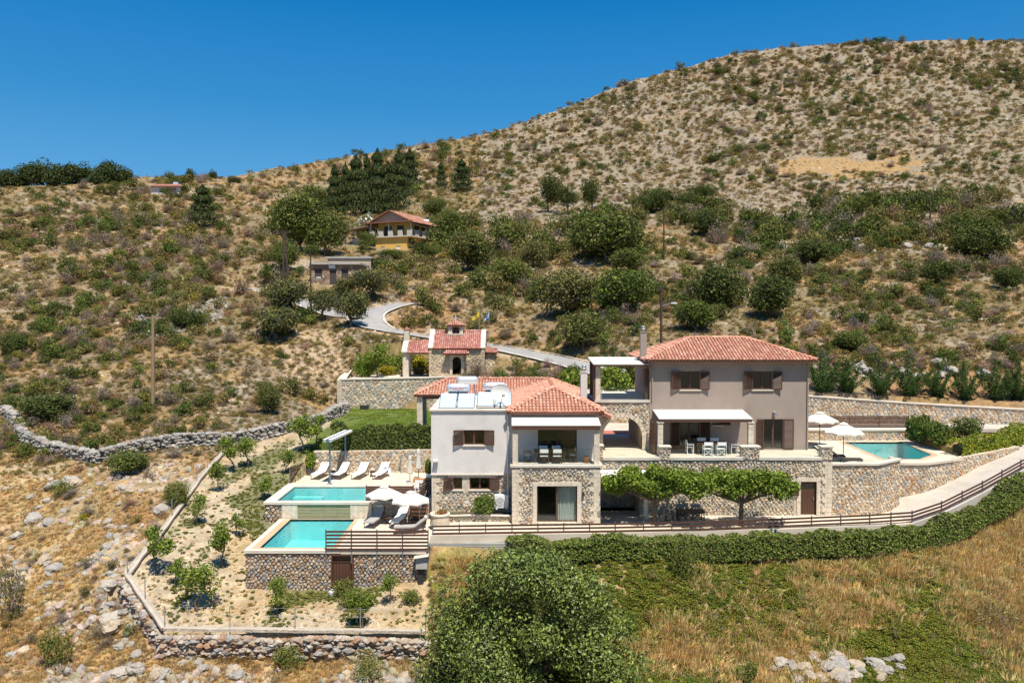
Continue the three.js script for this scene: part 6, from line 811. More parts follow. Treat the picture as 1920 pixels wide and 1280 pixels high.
// ---------- vegetation ----------
const TONE = {
  dark: [[0.071, 0.094, 0.021], [0.097, 0.124, 0.028], [0.127, 0.153, 0.035], [0.052, 0.068, 0.019]],
  olive: [[0.174, 0.168, 0.050], [0.228, 0.214, 0.074], [0.132, 0.132, 0.038], [0.204, 0.180, 0.050]],
  green: [[0.109, 0.155, 0.021], [0.155, 0.213, 0.032], [0.076, 0.113, 0.017], [0.207, 0.253, 0.046]],
  bright: [[0.15, 0.22, 0.018], [0.21, 0.28, 0.032], [0.11, 0.17, 0.015], [0.27, 0.32, 0.055]],
  dry: [[0.269, 0.202, 0.151], [0.336, 0.263, 0.202], [0.207, 0.157, 0.118], [0.291, 0.224, 0.151]],
  brown: [[0.253, 0.178, 0.057], [0.322, 0.236, 0.081], [0.196, 0.155, 0.046]],
  straw: [[0.525, 0.362, 0.142], [0.630, 0.467, 0.210], [0.441, 0.299, 0.110]],
  lime: [[0.29, 0.27, 0.022], [0.38, 0.35, 0.038], [0.22, 0.23, 0.022]],
  blue: [[0.062, 0.086, 0.034], [0.085, 0.112, 0.042], [0.047, 0.066, 0.027]],
  hedge: [[0.098, 0.137, 0.030], [0.140, 0.183, 0.044], [0.071, 0.101, 0.022], [0.195, 0.232, 0.063]],
};
const leafMat = mat([1, 1, 1], { vertexColors: true, roughness: 0.75, physical: true, transmission: 0.22, ior: 1.4, specularIntensity: 0.35 });
leafMat.roughness = 1;
const leafShiny = mat([1, 1, 1], { vertexColors: true, roughness: 0.5 }), bark = mat([0.17, 0.125, 0.09], { map: mapWood, roughness: 0.95 });
// leaves: list of [x, y, z, nx, ny, nz]; each leaf a small folded blade
function leaves(pts, size, tones, r, { ratio = 0.62, spread = 0.9, thin = 0 } = {}) {
  const n = pts.length, pos = new Float32Array(n * 18), col = new Float32Array(n * 18), v = new THREE.Vector3(), a = new THREE.Vector3(), b = new THREE.Vector3();
  pts.forEach((p, i) => {
    v.set(p[3] + (r() - 0.5) * 2 * spread, p[4] + (r() - 0.5) * 2 * spread + 0.15, p[5] + (r() - 0.5) * 2 * spread).normalize(); a.set(r() - 0.5, r() - 0.5, r() - 0.5).cross(v).normalize(); b.copy(v).cross(a);
    const s = size * (0.6 + 0.8 * r()), w = s * ratio * 0.5, k = 0.12 * s, P = [p[0], p[1], p[2]], q = (ca, cb, cv) => [P[0] + a.x * ca + b.x * cb + v.x * cv, P[1] + a.y * ca + b.y * cb + v.y * cv, P[2] + a.z * ca + b.z * cb + v.z * cv];
    const A = q(-s / 2, 0, 0), T = q(s / 2, 0, -k), L = q(0, w, k), R = q(0, -w, k); pos.set([...A, ...R, ...T, ...A, ...T, ...L], i * 18);
    const c = tones[Math.floor(r() * tones.length)], m = 0.75 + 0.5 * r(); for (let j = 0; j < 6; j++) col.set([c[0] * m, c[1] * m, c[2] * m], i * 18 + j * 3);
  });
  const g = new THREE.BufferGeometry(); g.setAttribute('position', new THREE.BufferAttribute(pos, 3)); g.setAttribute('color', new THREE.BufferAttribute(col, 3)); g.computeVertexNormals(); return g;
}
function lobePts(lobes, n, r, shell = 0.62) { // points through the outer part of a set of ellipsoid lobes [x,y,z,rx,ry,rz]
  const out = [], w = lobes.map((l) => l[3] * l[3]), tot = w.reduce((a, b) => a + b, 0);
  for (let i = 0; i < n; i++) { let t = r() * tot, k = 0; while (k < lobes.length - 1 && t > w[k]) { t -= w[k]; k++; } const l = lobes[k], c = r() * 2 - 1, ph = r() * 6.2832, s = Math.sqrt(1 - c * c), d = [s * Math.cos(ph), c, s * Math.sin(ph)], q = shell + (1 - shell) * Math.sqrt(r()), bump = 0.82 + 0.36 * vnoise(d[0] * 3 + k * 7, d[1] * 3 + d[2] * 3, 17); out.push([l[0] + d[0] * l[3] * q * bump, l[1] + d[1] * l[4] * q * bump, l[2] + d[2] * l[5] * q * bump, d[0], d[1], d[2]]); }
  return out;
}
function lobesDome(r, k, { w = 0.5, h = 0.8, base = 0.16, rl = [0.15, 0.27] } = {}) { // lobes heaped in a dome of unit width
  const L = []; for (let i = 0; i < k; i++) { const a = r() * 6.28, q = Math.sqrt(r()) * (w - 0.18), y = base + (h - base - 0.16) * r() * (1 - 0.55 * (q / w) ** 2), s = lerp(rl[0], rl[1], r()); L.push([Math.cos(a) * q, y, Math.sin(a) * q, s, s * (0.75 + 0.3 * r()), s]); } return L;
}
function shrubGeo(seed, tones, n, leaf, o = {}) { const kv = seed % 4, kr = [0.85, 1.12, 1.0, 1.25][kv], kg = [0.88, 1.0, 1.08, 1.15][kv]; tones = tones.map((c) => [c[0] * kr, c[1] * kg, c[2] * kg]); const r = rng(seed), L = lobesDome(r, o.lobes || 9, o); const pts = lobePts(L, n, r); for (const p of pts) if (p[1] < 0.02) p[1] = 0.02 + 0.1 * r(); return leaves(pts, leaf, tones, r, { ratio: o.ratio || 0.65 }); }
function twigGeo(seed, tones, n) { const r = rng(seed), pts = []; const pos = [], col = []; for (let i = 0; i < n; i++) { const a = r() * 6.28, e = 0.15 + 1.35 * r(), L = 0.3 + 0.35 * r(), d = [Math.cos(a) * Math.cos(e), Math.sin(e), Math.sin(a) * Math.cos(e)], s0 = 0.3 * r(), o = [(r() - 0.5) * 0.35, 0, (r() - 0.5) * 0.35], w = 0.014, px = -d[2], pz = d[0]; const p0 = [o[0] + d[0] * s0, o[1] + d[1] * s0, o[2] + d[2] * s0], p1 = [o[0] + d[0] * L + (r() - 0.5) * 0.15, o[1] + d[1] * L + (r() - 0.5) * 0.1, o[2] + d[2] * L + (r() - 0.5) * 0.15]; pos.push(p0[0] - px * w, p0[1], p0[2] - pz * w, p0[0] + px * w, p0[1], p0[2] + pz * w, ...p1); const c = tones[Math.floor(r() * tones.length)], m = 0.8 + 0.4 * r(); for (let j = 0; j < 3; j++) col.push(c[0] * m, c[1] * m, c[2] * m); }
  const g = new THREE.BufferGeometry(); g.setAttribute('position', new THREE.Float32BufferAttribute(pos, 3)); g.setAttribute('color', new THREE.Float32BufferAttribute(col, 3)); g.computeVertexNormals(); return merged([setUV(g), setUV(leaves(lobePts(lobesDome(r, 8), Math.floor(n * 0.7), r, 0.4), 0.06, tones, r))]); }
function tuftGeo(seed, tones, n, wide = 0.5) { const r = rng(seed), pos = [], col = []; for (let i = 0; i < n; i++) { const a = r() * 6.28, q = Math.sqrt(r()) * wide * 0.7, lean = 0.15 + 0.5 * r(), h = 0.5 + 0.5 * r(), x = Math.cos(a) * q, z = Math.sin(a) * q, w = 0.05 + 0.03 * r(), b = r() * 6.28, bx = Math.cos(b) * w, bz = Math.sin(b) * w; pos.push(x - bx, 0, z - bz, x + bx, 0, z + bz, x + Math.cos(a) * lean * h, h, z + Math.sin(a) * lean * h); const c = tones[Math.floor(r() * tones.length)], m = 0.8 + 0.4 * r(); for (let j = 0; j < 3; j++) col.push(c[0] * m, c[1] * m, c[2] * m); } const g = new THREE.BufferGeometry(); g.setAttribute('position', new THREE.Float32BufferAttribute(pos, 3)); g.setAttribute('color', new THREE.Float32BufferAttribute(col, 3)); g.computeVertexNormals(); return g; }
const GEO = {
  evergreen_shrub: [1, 2, 3, 4].map((s) => shrubGeo(500 + s, TONE.dark.concat(TONE.green.slice(0, 1)), 520, 0.085, { lobes: 10 })),
  olive_shrub: [1, 2, 3, 4].map((s) => shrubGeo(520 + s, TONE.olive, 480, 0.08, { lobes: 9, h: 0.72 })),
  green_shrub: [1, 2, 3].map((s) => shrubGeo(540 + s, TONE.green.concat(TONE.olive), 460, 0.085, { lobes: 9, h: 0.75 })),
  dry_shrub: [1, 2, 3, 4].map((s) => twigGeo(560 + s, TONE.dry, 420)),
  brown_shrub: [1, 2].map((s) => shrubGeo(580 + s, TONE.brown.concat(TONE.dry), 380, 0.08, { lobes: 8, h: 0.6 })),
};
// where sight lines meet the ground, tabulated by bearing
const TAB = []; for (let u = -60; u <= 1980; u += 12) { const row = []; for (let d = 31; d < 400; d *= 1.008) { const x = (u - 960) / FPX * d, y = ground(x, d), c = Math.cos(PITCH), s = Math.sin(PITCH), yc = (y - CAM_Y) * c + d * s, zc = d * c - (y - CAM_Y) * s; row.push([d, 640 - FPX * yc / zc]); } TAB.push(row); }
function look(u, y) { const row = TAB[clamp(Math.round((u + 60) / 12), 0, TAB.length - 1)]; for (let i = 0; i < row.length - 1; i++) { if (row[i + 1][1] <= y && row[i][1] > y) { const t = (row[i][1] - y) / (row[i][1] - row[i + 1][1] + 1e-9), d = lerp(row[i][0], row[i + 1][0], t); return [(u - 960) / FPX * d, d]; } } return null; }
const yh = at(728, 470, 160), KEEP = [[[-8, 50], [-4.6, 46], [24.5, 49], [24.5, 67.3], [-8, 67.3]], [[19, 50], [24, 49], [31, 51.5], [46, 60], [46, 67.6], [19, 67.6]], rect(-15.9, -4.6, 43.4, 61), [[-5, 60], [-16.4, 60], [-17.3, 81.5], [-5, 82.5]], rampPoly, rect(19, 47, 67, 70.6), [[-17.2, 81], [0, 82.5], [8.4, 77], [4, 87], [-3.5, 91], [-17, 91.5]], rect(yh[0] - 9, yh[0] + 9, 155, 173), rect(-31, -21, 115, 127), rect(-36, -24, 128, 138), gardenPoly, [[-4.6, 44.9], [6, 45.3], [16, 46.2], [24, 47.4], [24, 50], [-4.6, 50]]].map((p) => [p, boxOf(p)]);
function blocked(x, d, m = 0) { for (const [p, b] of KEEP) if (x > b[0] - m && x < b[1] + m && d > b[2] - m && d < b[3] + m && polyDist(p, x, d) > -m) return true; const r = roadNear(x, d); return r[0] < r[2] + 0.4 + m * 0.6; }
const rv = rng(4242), CAND = [];
function kindFor(u, y, d, n) {
  const t = rv();
  if (d < 62) return u < 900 ? (t < 0.5 ? 'dry_shrub' : t < 0.75 ? 'brown_shrub' : 'olive_shrub') : 'olive_shrub';
  if (u < 900) return t < 0.24 ? 'evergreen_shrub' : t < 0.54 ? 'olive_shrub' : t < 0.66 ? 'green_shrub' : t < 0.86 ? 'dry_shrub' : 'brown_shrub';
  if (d < 200) return t < 0.2 ? 'evergreen_shrub' : t < 0.46 ? 'olive_shrub' : t < 0.6 ? 'green_shrub' : t < 0.84 ? 'dry_shrub' : 'brown_shrub';
  return t < 0.42 ? 'evergreen_shrub' : t < 0.66 ? 'olive_shrub' : t < 0.78 ? 'green_shrub' : t < 0.94 ? 'dry_shrub' : 'brown_shrub';
}
for (let i = 0; i < 27000; i++) {
  const u = lerp(-50, 1975, rv()), y = lerp(64, 1275, Math.pow(rv(), 1.35)), p = look(u, y); if (!p) continue; const [x, d] = p; if (blocked(x, d, 0.5)) continue;
  let dens = d < 62 ? (u < 900 ? 0.1 : 0.025) : d < 80 && u < 700 ? 0.38 : u < 900 ? 0.85 : d < 200 ? 0.5 : 0.42; const band = (u > 820 ? Math.max(smooth(128, 150, d) * smooth(232, 205, d), 0.7 * smooth(92, 100, d) * smooth(135, 122, d) * smooth(1330, 1200, u)) : smooth(92, 105, d) * smooth(190, 160, d) * smooth(430, 520, u) * 0.8); dens *= 1 + 0.5 * band;
  dens *= 0.18 + 1.7 * smooth(0.4, 0.6, fbm(x * (d > 180 ? 0.03 : 0.06), d * (d > 180 ? 0.03 : 0.06), 131, 5)); if (polyDist(fieldPoly, x, d) > 0) dens = 0.04; if ((u > 530 && u < 655 && d > 81 && d < 97) || (u > 410 && u < 510 && d > 111 && d < 128)) dens *= 0.15; if (rv() > dens) continue;
  const px = d < 62 ? lerp(14, 34, rv() ** 2) : d > 200 ? lerp(5, 25, rv() ** 2.6) * (u < 900 ? 1.2 : 1) : lerp(11, 42 + 14 * band, rv() ** (2 - 0.7 * band)), w = clamp(px * d / FPX, 0.35, 6), k = band > 0.4 && rv() < 0.6 ? (rv() < 0.5 ? 'evergreen_shrub' : 'olive_shrub') : kindFor(u, y, d);
  CAND.push({ x, d, w, px: w * FPX / d, k, h: w * (0.75 + 0.35 * rv()), a: rv() * 6.28, v: rv(), u });
}
const LANDMARKS = [[286, 690, 'the lone timber pole'], [330, 605, 'the rubble bank'], [60, 850, 'the outer bend of the dry-stone wall'], [250, 850, 'the dry-stone wall'], [312, 355, 'the far house'], [380, 390, 'the lone layered conifer'], [531, 485, 'the twin pole'], [628, 515, 'the stone hut'], [728, 435, 'the yellow house'], [700, 350, 'the cypress grove'], [1070, 370, 'the three pines'], [855, 660, 'the chapel'], [690, 600, 'the hairpin bend'], [230, 1085, 'the orchard wall corner'], [550, 1195, 'the front orchard wall'], [1135, 445, 'the largest olive clump'], [1245, 440, 'the slim pole above the villas'], [1240, 600, 'the pole behind the taupe villa'], [1395, 560, 'the pair of dark round trees'], [1513, 470, 'the dark dome-shaped tree'], [1640, 465, 'the rock outcrop'], [1590, 312, 'the straw field'], [1769, 305, 'the thin pole beyond the straw field'], [1745, 395, 'the slim pole by the outcrop'], [1845, 450, 'the dark spreading tree'], [1360, 655, 'the taupe villa roof'], [1710, 715, 'the young conifers'], [1800, 80, 'the hilltop'], [1250, 140, 'the steep skyline'], [900, 250, 'the middle skyline'], [110, 320, 'the skyline wood'], [270, 335, 'the skyline dip'], [640, 1240, 'the large white boulder'], [1000, 1150, 'the big foreground tree'], [1560, 1260, 'the grey rock pile'], [1400, 1020, 'the long hedge'], [157, 980, 'the yellow flower mound'], [60, 560, 'the scrub slope edge'], [1870, 600, 'the dry slope end'], [430, 690, 'the slope between pole and lawn'], [120, 470, 'the upper left scrub'], [460, 470, 'the olive slope']];
function where(px, py) { let b = null, q = 1e9; for (const l of LANDMARKS) { const e = Math.hypot(px - l[0], (py - l[1]) * 1.4); if (e < q) { q = e; b = l; } } const dx = px - b[0], dy = py - b[1], v = Math.abs(dy) > 12 ? (dy < 0 ? 'above' : 'below') : '', h = Math.abs(dx) > 15 ? (dx < 0 ? 'left' : 'right') : ''; return (q < 55 ? 'close ' : q < 120 ? '' : 'well ') + (v && h ? v + ' and ' + h + ' of ' : v ? v + ' ' : h ? 'to the ' + h + ' of ' : 'beside ') + b[2]; }
function rowOf(x, y, d) { const c = Math.cos(PITCH), s = Math.sin(PITCH); return 640 - FPX * ((y - CAM_Y) * c + d * s) / (d * c - (y - CAM_Y) * s); }
function shrubThing(k, variant, x, y, d, w, h, a, label, group, cat = 'shrub') { const m = new THREE.Mesh(GEO[k][variant % GEO[k].length], leafMat); m.name = numbered(k); m.position.set(x, y - h * 0.04, -d); m.rotation.y = a; m.scale.set(w, h / 0.8, w); m.userData = { label: label.split(' ').length > 16 ? label.split(' ').slice(1).join(' ') : label, category: cat }; if (group) m.userData.group = group; scene.add(m); return m; }
{
  CAND.sort((a, b) => b.px - a.px); const W = { evergreen_shrub: 'rounded dark green shrub', olive_shrub: 'grey-green bushy shrub', green_shrub: 'fresh green shrub', dry_shrub: 'leafless purple-grey thorny shrub', brown_shrub: 'brown half-dry low shrub' };
  const V = { evergreen_shrub: 'dark green shrub', olive_shrub: 'grey-green shrub', green_shrub: 'fresh green shrub', dry_shrub: 'leafless grey shrub', brown_shrub: 'brown shrub' }; CAND.slice(0, 290).forEach((c) => { const y = ground(c.x, c.d); shrubThing(c.k, Math.floor(c.v * 9), c.x, y, c.d, c.w, c.h, c.a, (c.px > 48 ? 'huge ' : c.px > 40 ? 'large ' : c.px > 34 ? 'medium ' : '') + (c.h / c.w > 0.98 ? 'tall ' : c.h / c.w < 0.86 ? 'flat ' : '') + V[c.k] + ' ' + where(c.u, rowOf(c.x, y, c.d) - 8), 'shrubs of the hillside'); });
  const by = {}; CAND.slice(290).forEach((c) => { const i = Math.floor(c.v * 9) % GEO[c.k].length; (by[c.k + i] ||= [c.k, i, []])[2].push(c); });
  const all = {}; for (const key of Object.keys(by)) { const [k, i, list] = by[key]; scatter(list, GEO[k][i], leafMat, 'hillside_' + k.replace('_shrub', '_scrub'), 'smaller ' + W[k].replace('shrub', 'scrub') + ' scattered over the hillside'); }
}
function scatter(list, geo, m, name, label) { // uncountable ground cover: one instanced object
  const im = new THREE.InstancedMesh(geo, m, list.length), M4 = new THREE.Matrix4(), q = new THREE.Quaternion(), c = new THREE.Color(); im.name = numbered(name); im.userData = { kind: 'stuff', label, category: 'scrub' };
  list.forEach((e, i) => { q.setFromEuler(new THREE.Euler(e.tx || 0, e.a, e.tz || 0)); M4.compose(new THREE.Vector3(e.x, (e.y ?? ground(e.x, e.d)) - (e.sink || 0), -e.d), q, new THREE.Vector3(e.w, e.h, e.w)); im.setMatrixAt(i, M4); const s = e.s ?? 0.78 + 0.5 * h2(i, 7, 1); c.setRGB(...(e.c ? e.c.map((z) => z * s) : [s * (0.88 + 0.32 * h2(i, 3, 2)), s, s * (0.8 + 0.4 * h2(i, 5, 4))])); im.setColorAt(i, c); }); scene.add(im); return im;
}
{ // dry grass, low scrub and stones between the shrubs
  const grass = [], bankGrass = [], lawn = [], weeds = [], low = [], lowGreen = [], stones = [], cover = [];
  for (let i = 0; i < 115000; i++) {
    const u = lerp(-55, 1978, rv()), y = lerp(70, 1312, rv()), p = look(u, y); if (!p) continue; const [x, d] = p; const t = rv(); if (polyDist(gardenPoly, x, d) > 0.3) { const g = fbm(x * 0.5 + 9, d * 0.3, 51, 4); if (t < 0.1 + 1.1 * smooth(0.5, 0.64, g)) weeds.push({ x, d, w: lerp(0.1, 0.4, rv()), h: lerp(0.06, 0.25, rv()), a: rv() * 6.28 }); else if (t < 0.3) grass.push({ x, d, w: lerp(0.1, 0.22, rv()), h: lerp(0.05, 0.16, rv()), a: rv() * 6.28 }); else if (t < 0.48) { const s = 0.03 + 0.1 * rv() ** 3; stones.push({ x, d, w: s * 1.3, h: s, a: t * 30, tx: rv(), tz: rv() }); } continue; } if (polyDist(ZONES[4][0], x, d) > 0.2) { for (let k = 0; k < 5; k++) lawn.push({ x: x + (rv() - 0.5) * 0.8, d: d + (rv() - 0.5) * 1.6, y: 3.0, w: lerp(0.15, 0.35, rv()), h: lerp(0.06, 0.13, rv()), a: rv() * 6.28 }); continue; } if (blocked(x, d, 0.1)) continue; const yy = ground(x, d), a = rv() * 6.28, nn = fbm(x * 0.12, d * 0.12, 141, 4), px = lerp(3, 8, rv());
    const bank = d < 52 && x > -3.5, rocky = d < 60 && u < 760;
    if (bank) { const g = fbm(x * 0.22, d * 0.3, 151, 4) + 0.012 * (46 - d); if (t < 0.47 + 2.5 * (g - 0.51)) cover.push({ x, d, y: yy, w: lerp(0.25, 0.65, rv()), h: lerp(0.14, 0.4, rv()), a, s: 0.8 + 0.4 * rv(), c: rv() < smooth(0.44, 0.56, fbm(x * 0.25, d * 0.3, 159, 3)) * smooth(46, 41.5, d) * 0.55 + 0.05 ? [0.68, 0.8, 0.8] : rv() < 0.25 ? [1.05, 0.82, 1] : [1, 0.97, 1] }); else if (t < 0.95) bankGrass.push({ x, d, y: yy, w: lerp(0.25, 0.6, rv()), h: lerp(0.16, 0.62, rv() ** 2), a, s: 0.9 + 0.35 * rv() }); else stones.push({ x, d, y: yy, w: 0.08 + 0.16 * rv(), h: 0.08 + 0.14 * rv(), a, tx: rv(), tz: rv() }); continue; }
    if (rocky) { const k = fbm(x * 0.3, d * 0.3, 161, 4); if (t < smooth(0.4, 0.6, k) * 0.85) { const s = 0.06 + 0.42 * rv() ** 3; stones.push({ x, d, y: yy, w: s * 1.3, h: s, a, tx: rv(), tz: rv() }); } else if (t < 0.84) grass.push({ x, d, y: yy, w: lerp(0.14, 0.35, rv()), h: lerp(0.1, 0.3, rv()), a }); else if (t < 0.92) low.push({ x, d, y: yy, w: lerp(0.3, 0.7, rv()), h: lerp(0.25, 0.5, rv()), a }); continue; }
    const w = px * d / FPX; if (nn > 0.57 && t < 0.3) { stones.push({ x, d, y: yy, w: w * (0.5 + 0.7 * rv()), h: w * 0.45, a, tx: rv() * 0.5, tz: rv() * 0.5 }); continue; }
    if (polyDist(fieldPoly, x, d) > 4 * (nn - 0.5) * 8) { if (t < 0.35) grass.push({ x, d, y: yy, w: w * 0.7, h: w * 0.4, a }); continue; }
    const m = fbm(x * 0.07, d * 0.07, 171, 4); if (t < (d > 200 ? 0.42 : u < 900 ? 0.3 : 0.44) + (m - 0.5)) grass.push({ x, d, y: yy, w, h: w * lerp(0.5, 0.9, rv()), a }); else if (t < 0.72) low.push({ x, d, y: yy, w: w * 1.8, h: w * 1.2, a }); else lowGreen.push({ x, d, y: yy, w: w * 2.1, h: w * 1.5, a });
  }
  scatter(grass, tuftGeo(601, TONE.straw, 26), leafMat, 'dry_grass', 'tufts of dry straw grass over the whole hillside'); scatter(low, twigGeo(602, TONE.dry.concat(TONE.brown), 110), leafMat, 'low_thorn_scrub', 'low grey thorny scrub between the shrubs'); scatter(lowGreen, shrubGeo(603, TONE.olive.concat(TONE.brown, TONE.dark.slice(1, 3)), 150, 0.13, { lobes: 6, h: 0.6 }), leafMat, 'low_green_scrub', 'low grey-green scrub between the shrubs');
  scatter(bankGrass, tuftGeo(606, [[0.6, 0.44, 0.18], [0.68, 0.52, 0.25], [0.52, 0.38, 0.14], [0.42, 0.37, 0.08]], 30, 0.8), leafMat, 'bank_grass', 'dry straw grass on the bank below the hedge'); scatter(lawn, tuftGeo(607, [[0.16, 0.24, 0.03], [0.22, 0.3, 0.045], [0.12, 0.19, 0.02], [0.3, 0.32, 0.08]], 26, 0.9), leafMat, 'lawn_grass', 'short green lawn beside the veranda'); scatter(weeds, shrubGeo(608, TONE.lime.concat(TONE.green, TONE.olive), 70, 0.2, { lobes: 5, h: 0.5 }), leafMat, 'orchard_weeds', 'low green weeds on the orchard soil'); scatter(cover, shrubGeo(604, TONE.lime.concat(TONE.green), 90, 0.16, { lobes: 6, h: 0.55 }), leafMat, 'creeping_ground_cover', 'yellow-green creeping ground cover on the bank below the hedge'); scatter(stones, tint(chunk(605, 0.7), [0.52, 0.45, 0.36]), M.rock, 'scattered_stones', 'loose pale limestone pieces over the slopes');
}
// ---------- trees ----------
function limb(pts, r0, r1) { const c = new THREE.CatmullRomCurve3(pts.map((p) => new THREE.Vector3(...p))), g = new THREE.TubeGeometry(c, 8, 1, 7), p = g.attributes.position, P = c.getSpacedPoints(8); for (let i = 0; i < p.count; i++) { const k = Math.floor(i / 8), o = c.getPointAt(k / 8), R = lerp(r0, r1, k / 8); p.setXYZ(i, o.x + (p.getX(i) - o.x) * R, o.y + (p.getY(i) - o.y) * R, o.z + (p.getZ(i) - o.z) * R); } g.computeVertexNormals(); return g; }
function treeProto(seed, { h, th, w, tones, n, leaf, lobes = 9, tr = 0.07, lean = 0.15, flatTop = 0, mat: lm = leafMat, aspect = 1, deep = 1 }) { // trunk to th, crown to h, crown width w
  const r = rng(seed), o = new THREE.Group(), L = [], ch = h - th * 0.8; for (let i = 0; i < lobes; i++) { const a = r() * 6.28, q = Math.sqrt(r()) * (w / 2 - w * 0.2), y = th * 0.8 + ch * (0.22 + 0.56 * r() * (flatTop ? 1 : 1 - 0.4 * (q / (w / 2)) ** 2)), s = w * lerp(0.16, 0.27, r()); L.push([Math.cos(a) * q, y, Math.sin(a) * q * deep, s, Math.min(s, ch * 0.34), s]); }
  const base = [[0, -0.2, 0], [(r() - 0.5) * lean, th * 0.5, (r() - 0.5) * lean], [(r() - 0.5) * lean * 2, th, (r() - 0.5) * lean]], g = [limb(base, tr, tr * 0.75)]; for (let i = 0; i < Math.min(6, lobes); i++) g.push(limb([base[2], [lerp(base[2][0], L[i][0], 0.45), lerp(th, L[i][1], 0.6), lerp(base[2][2], L[i][2], 0.45)], [L[i][0], L[i][1], L[i][2]]], tr * 0.6, tr * 0.18));
  part(o, 'trunk', g, bark, { local: true }); const c = new THREE.Mesh(leaves(lobePts(L, n, r, 0.45), leaf, tones, r), lm); c.name = 'crown'; o.add(c); return o;
}
const citrus = [1, 2, 3, 4, 5].map((s) => treeProto(700 + s, { h: 2.4, th: 0.95, w: 1.7, tones: TONE.bright.concat(TONE.green), n: 950, leaf: 0.13, lobes: 6 + s, tr: 0.05, lean: 0.3 })), oliveT = [1, 2, 3].map((s) => treeProto(710 + s, { h: 3.6, th: 1.1, w: 4.0, tones: TONE.olive.concat([[0.075, 0.1, 0.05], [0.06, 0.08, 0.04]]), n: 4200, leaf: 0.19, lobes: 20, tr: 0.16, lean: 0.5 })), broad = [1, 2].map((s) => treeProto(720 + s, { h: 9, th: 2, w: 10, tones: TONE.green.concat(TONE.dark, TONE.olive), n: 6000, leaf: 0.42, lobes: 34, tr: 0.3 }));
function grow(protos, i, px, pyFoot, wpx, hpx, label, name, base, group, opts = {}) { const p = opts.at || hit(px, pyFoot, opts.min || 36), d = -p[2], o = protos[i % protos.length].clone(), s = (wpx * d / FPX) / base[0], sy = (hpx * d / FPX) / base[1]; o.name = numbered(name); o.position.set(...p); o.rotation.y = i * 1.7; o.scale.set(s, sy, s); o.userData = { label, category: opts.cat || 'tree' }; if (group) o.userData.group = group; scene.add(o); return o; }
[[297, 1080, 70, 98, 'tallest young fruit tree in the outer corner of the orchard'], [331, 1107, 42, 58, 'small round fruit tree beside the tallest one in the orchard corner'], [372, 1156, 84, 94, 'spreading fruit tree nearest the front of the orchard wall'], [418, 1067, 58, 100, 'leafy fruit tree close to the lower pool corner'], [371, 986, 38, 66, 'narrow fruit tree by the orchard wall on a green patch'], [408, 926, 42, 66, 'fruit tree halfway up the orchard beside the wall'], [433, 886, 52, 70, 'fruit tree in the upper orchard next to a denser one'], [463, 878, 48, 60, 'dense dark fruit tree in the upper orchard'], [493, 941, 40, 50, 'little fruit tree just outside the upper pool'], [566, 852, 66, 78, 'largest fruit tree above the slatted fence'], [590, 838, 50, 66, 'fruit tree at the top of the orchard beside the lawn'], [537, 892, 40, 52, 'small tree with pale leaves beside the slatted fence'], [519, 1160, 48, 80, 'young tree standing in front of the stone pump-room wall'], [676, 1185, 56, 92, 'forked young tree near the front wall below the pump-room door'], [731, 1136, 40, 66, 'round young tree by the pump-room wall end'], [447, 1010, 30, 50, 'thin sapling beside the upper pool wall']].forEach(([x, y, w, h, l], i) => grow(citrus, i, x, y, w, h, l, 'fruit_tree', [1.7, 2.4], 'young fruit trees of the orchard'));
grow(citrus, 1, 710, 712, 60, 70, 'round tree on the court in front of the chapel shrubs', 'court_tree', [1.7, 2.4], null, { at: [-13.9, 6.06, -83.5] });
[[512, 640, 120, 62, 'grey-green olive tree on the bank below the lane'], [545, 592, 96, 72, 'olive tree beside the lane junction'], [600, 600, 62, 60, 'olive tree standing between the lane and the hairpin'], [655, 612, 80, 66, 'neat olive tree with a bare trunk at the hairpin bend'], [695, 562, 92, 62, 'broad olive tree below the stone hut'], [640, 568, 60, 46, 'small olive tree close under the stone hut steps']].forEach(([x, y, w, h, l], i) => grow(oliveT, i, x, y, w, h, l, 'olive_tree', [4, 3.6], 'olive trees by the road'));
[[560, 470, 130, 112, 'large leafy tree beside the twin pole'], [610, 480, 110, 86, 'big tree with yellowish crown in front of the yellow house terrace'], [535, 510, 70, 60, 'rounded tree under the twin pole'], [688, 468, 40, 34, 'small dark tree at the yellow house corner'], [840, 452, 70, 60, 'leafy tree beside the solar panels of the yellow house'], [735, 488, 60, 20, 'low leafy tree in front of the yellow house wall'], [806, 486, 50, 30, 'reddish leafy bush tree beside the yellow house'], [590, 400, 90, 50, 'tree behind the big trees of the yellow house'], [815, 410, 60, 40, 'tree behind the yellow house roof']].forEach(([x, y, w, h, l], i) => grow(broad, i, x, y, w, h, l, 'broadleaf_tree', [10, 9], 'trees round the yellow house', { min: 90 }));
const clump = [1, 2, 3, 4, 5].map((s) => treeProto(730 + s, { h: 4, th: 0.5, w: 5, tones: [TONE.olive.concat(TONE.dark), TONE.olive.concat(TONE.olive, TONE.green), TONE.green.concat(TONE.olive, TONE.dark), TONE.olive.concat([[0.2, 0.19, 0.09]]), TONE.dark.concat(TONE.green)][s - 1], n: 5200, leaf: 0.24, lobes: 30, tr: 0.14 })), clumpDark = [1, 2].map((s) => treeProto(740 + s, { h: 4, th: 0.5, w: 5, tones: TONE.dark.concat(TONE.dark, [[0.13, 0.15, 0.05]]), n: 5200, leaf: 0.24, lobes: 30, tr: 0.14 }));
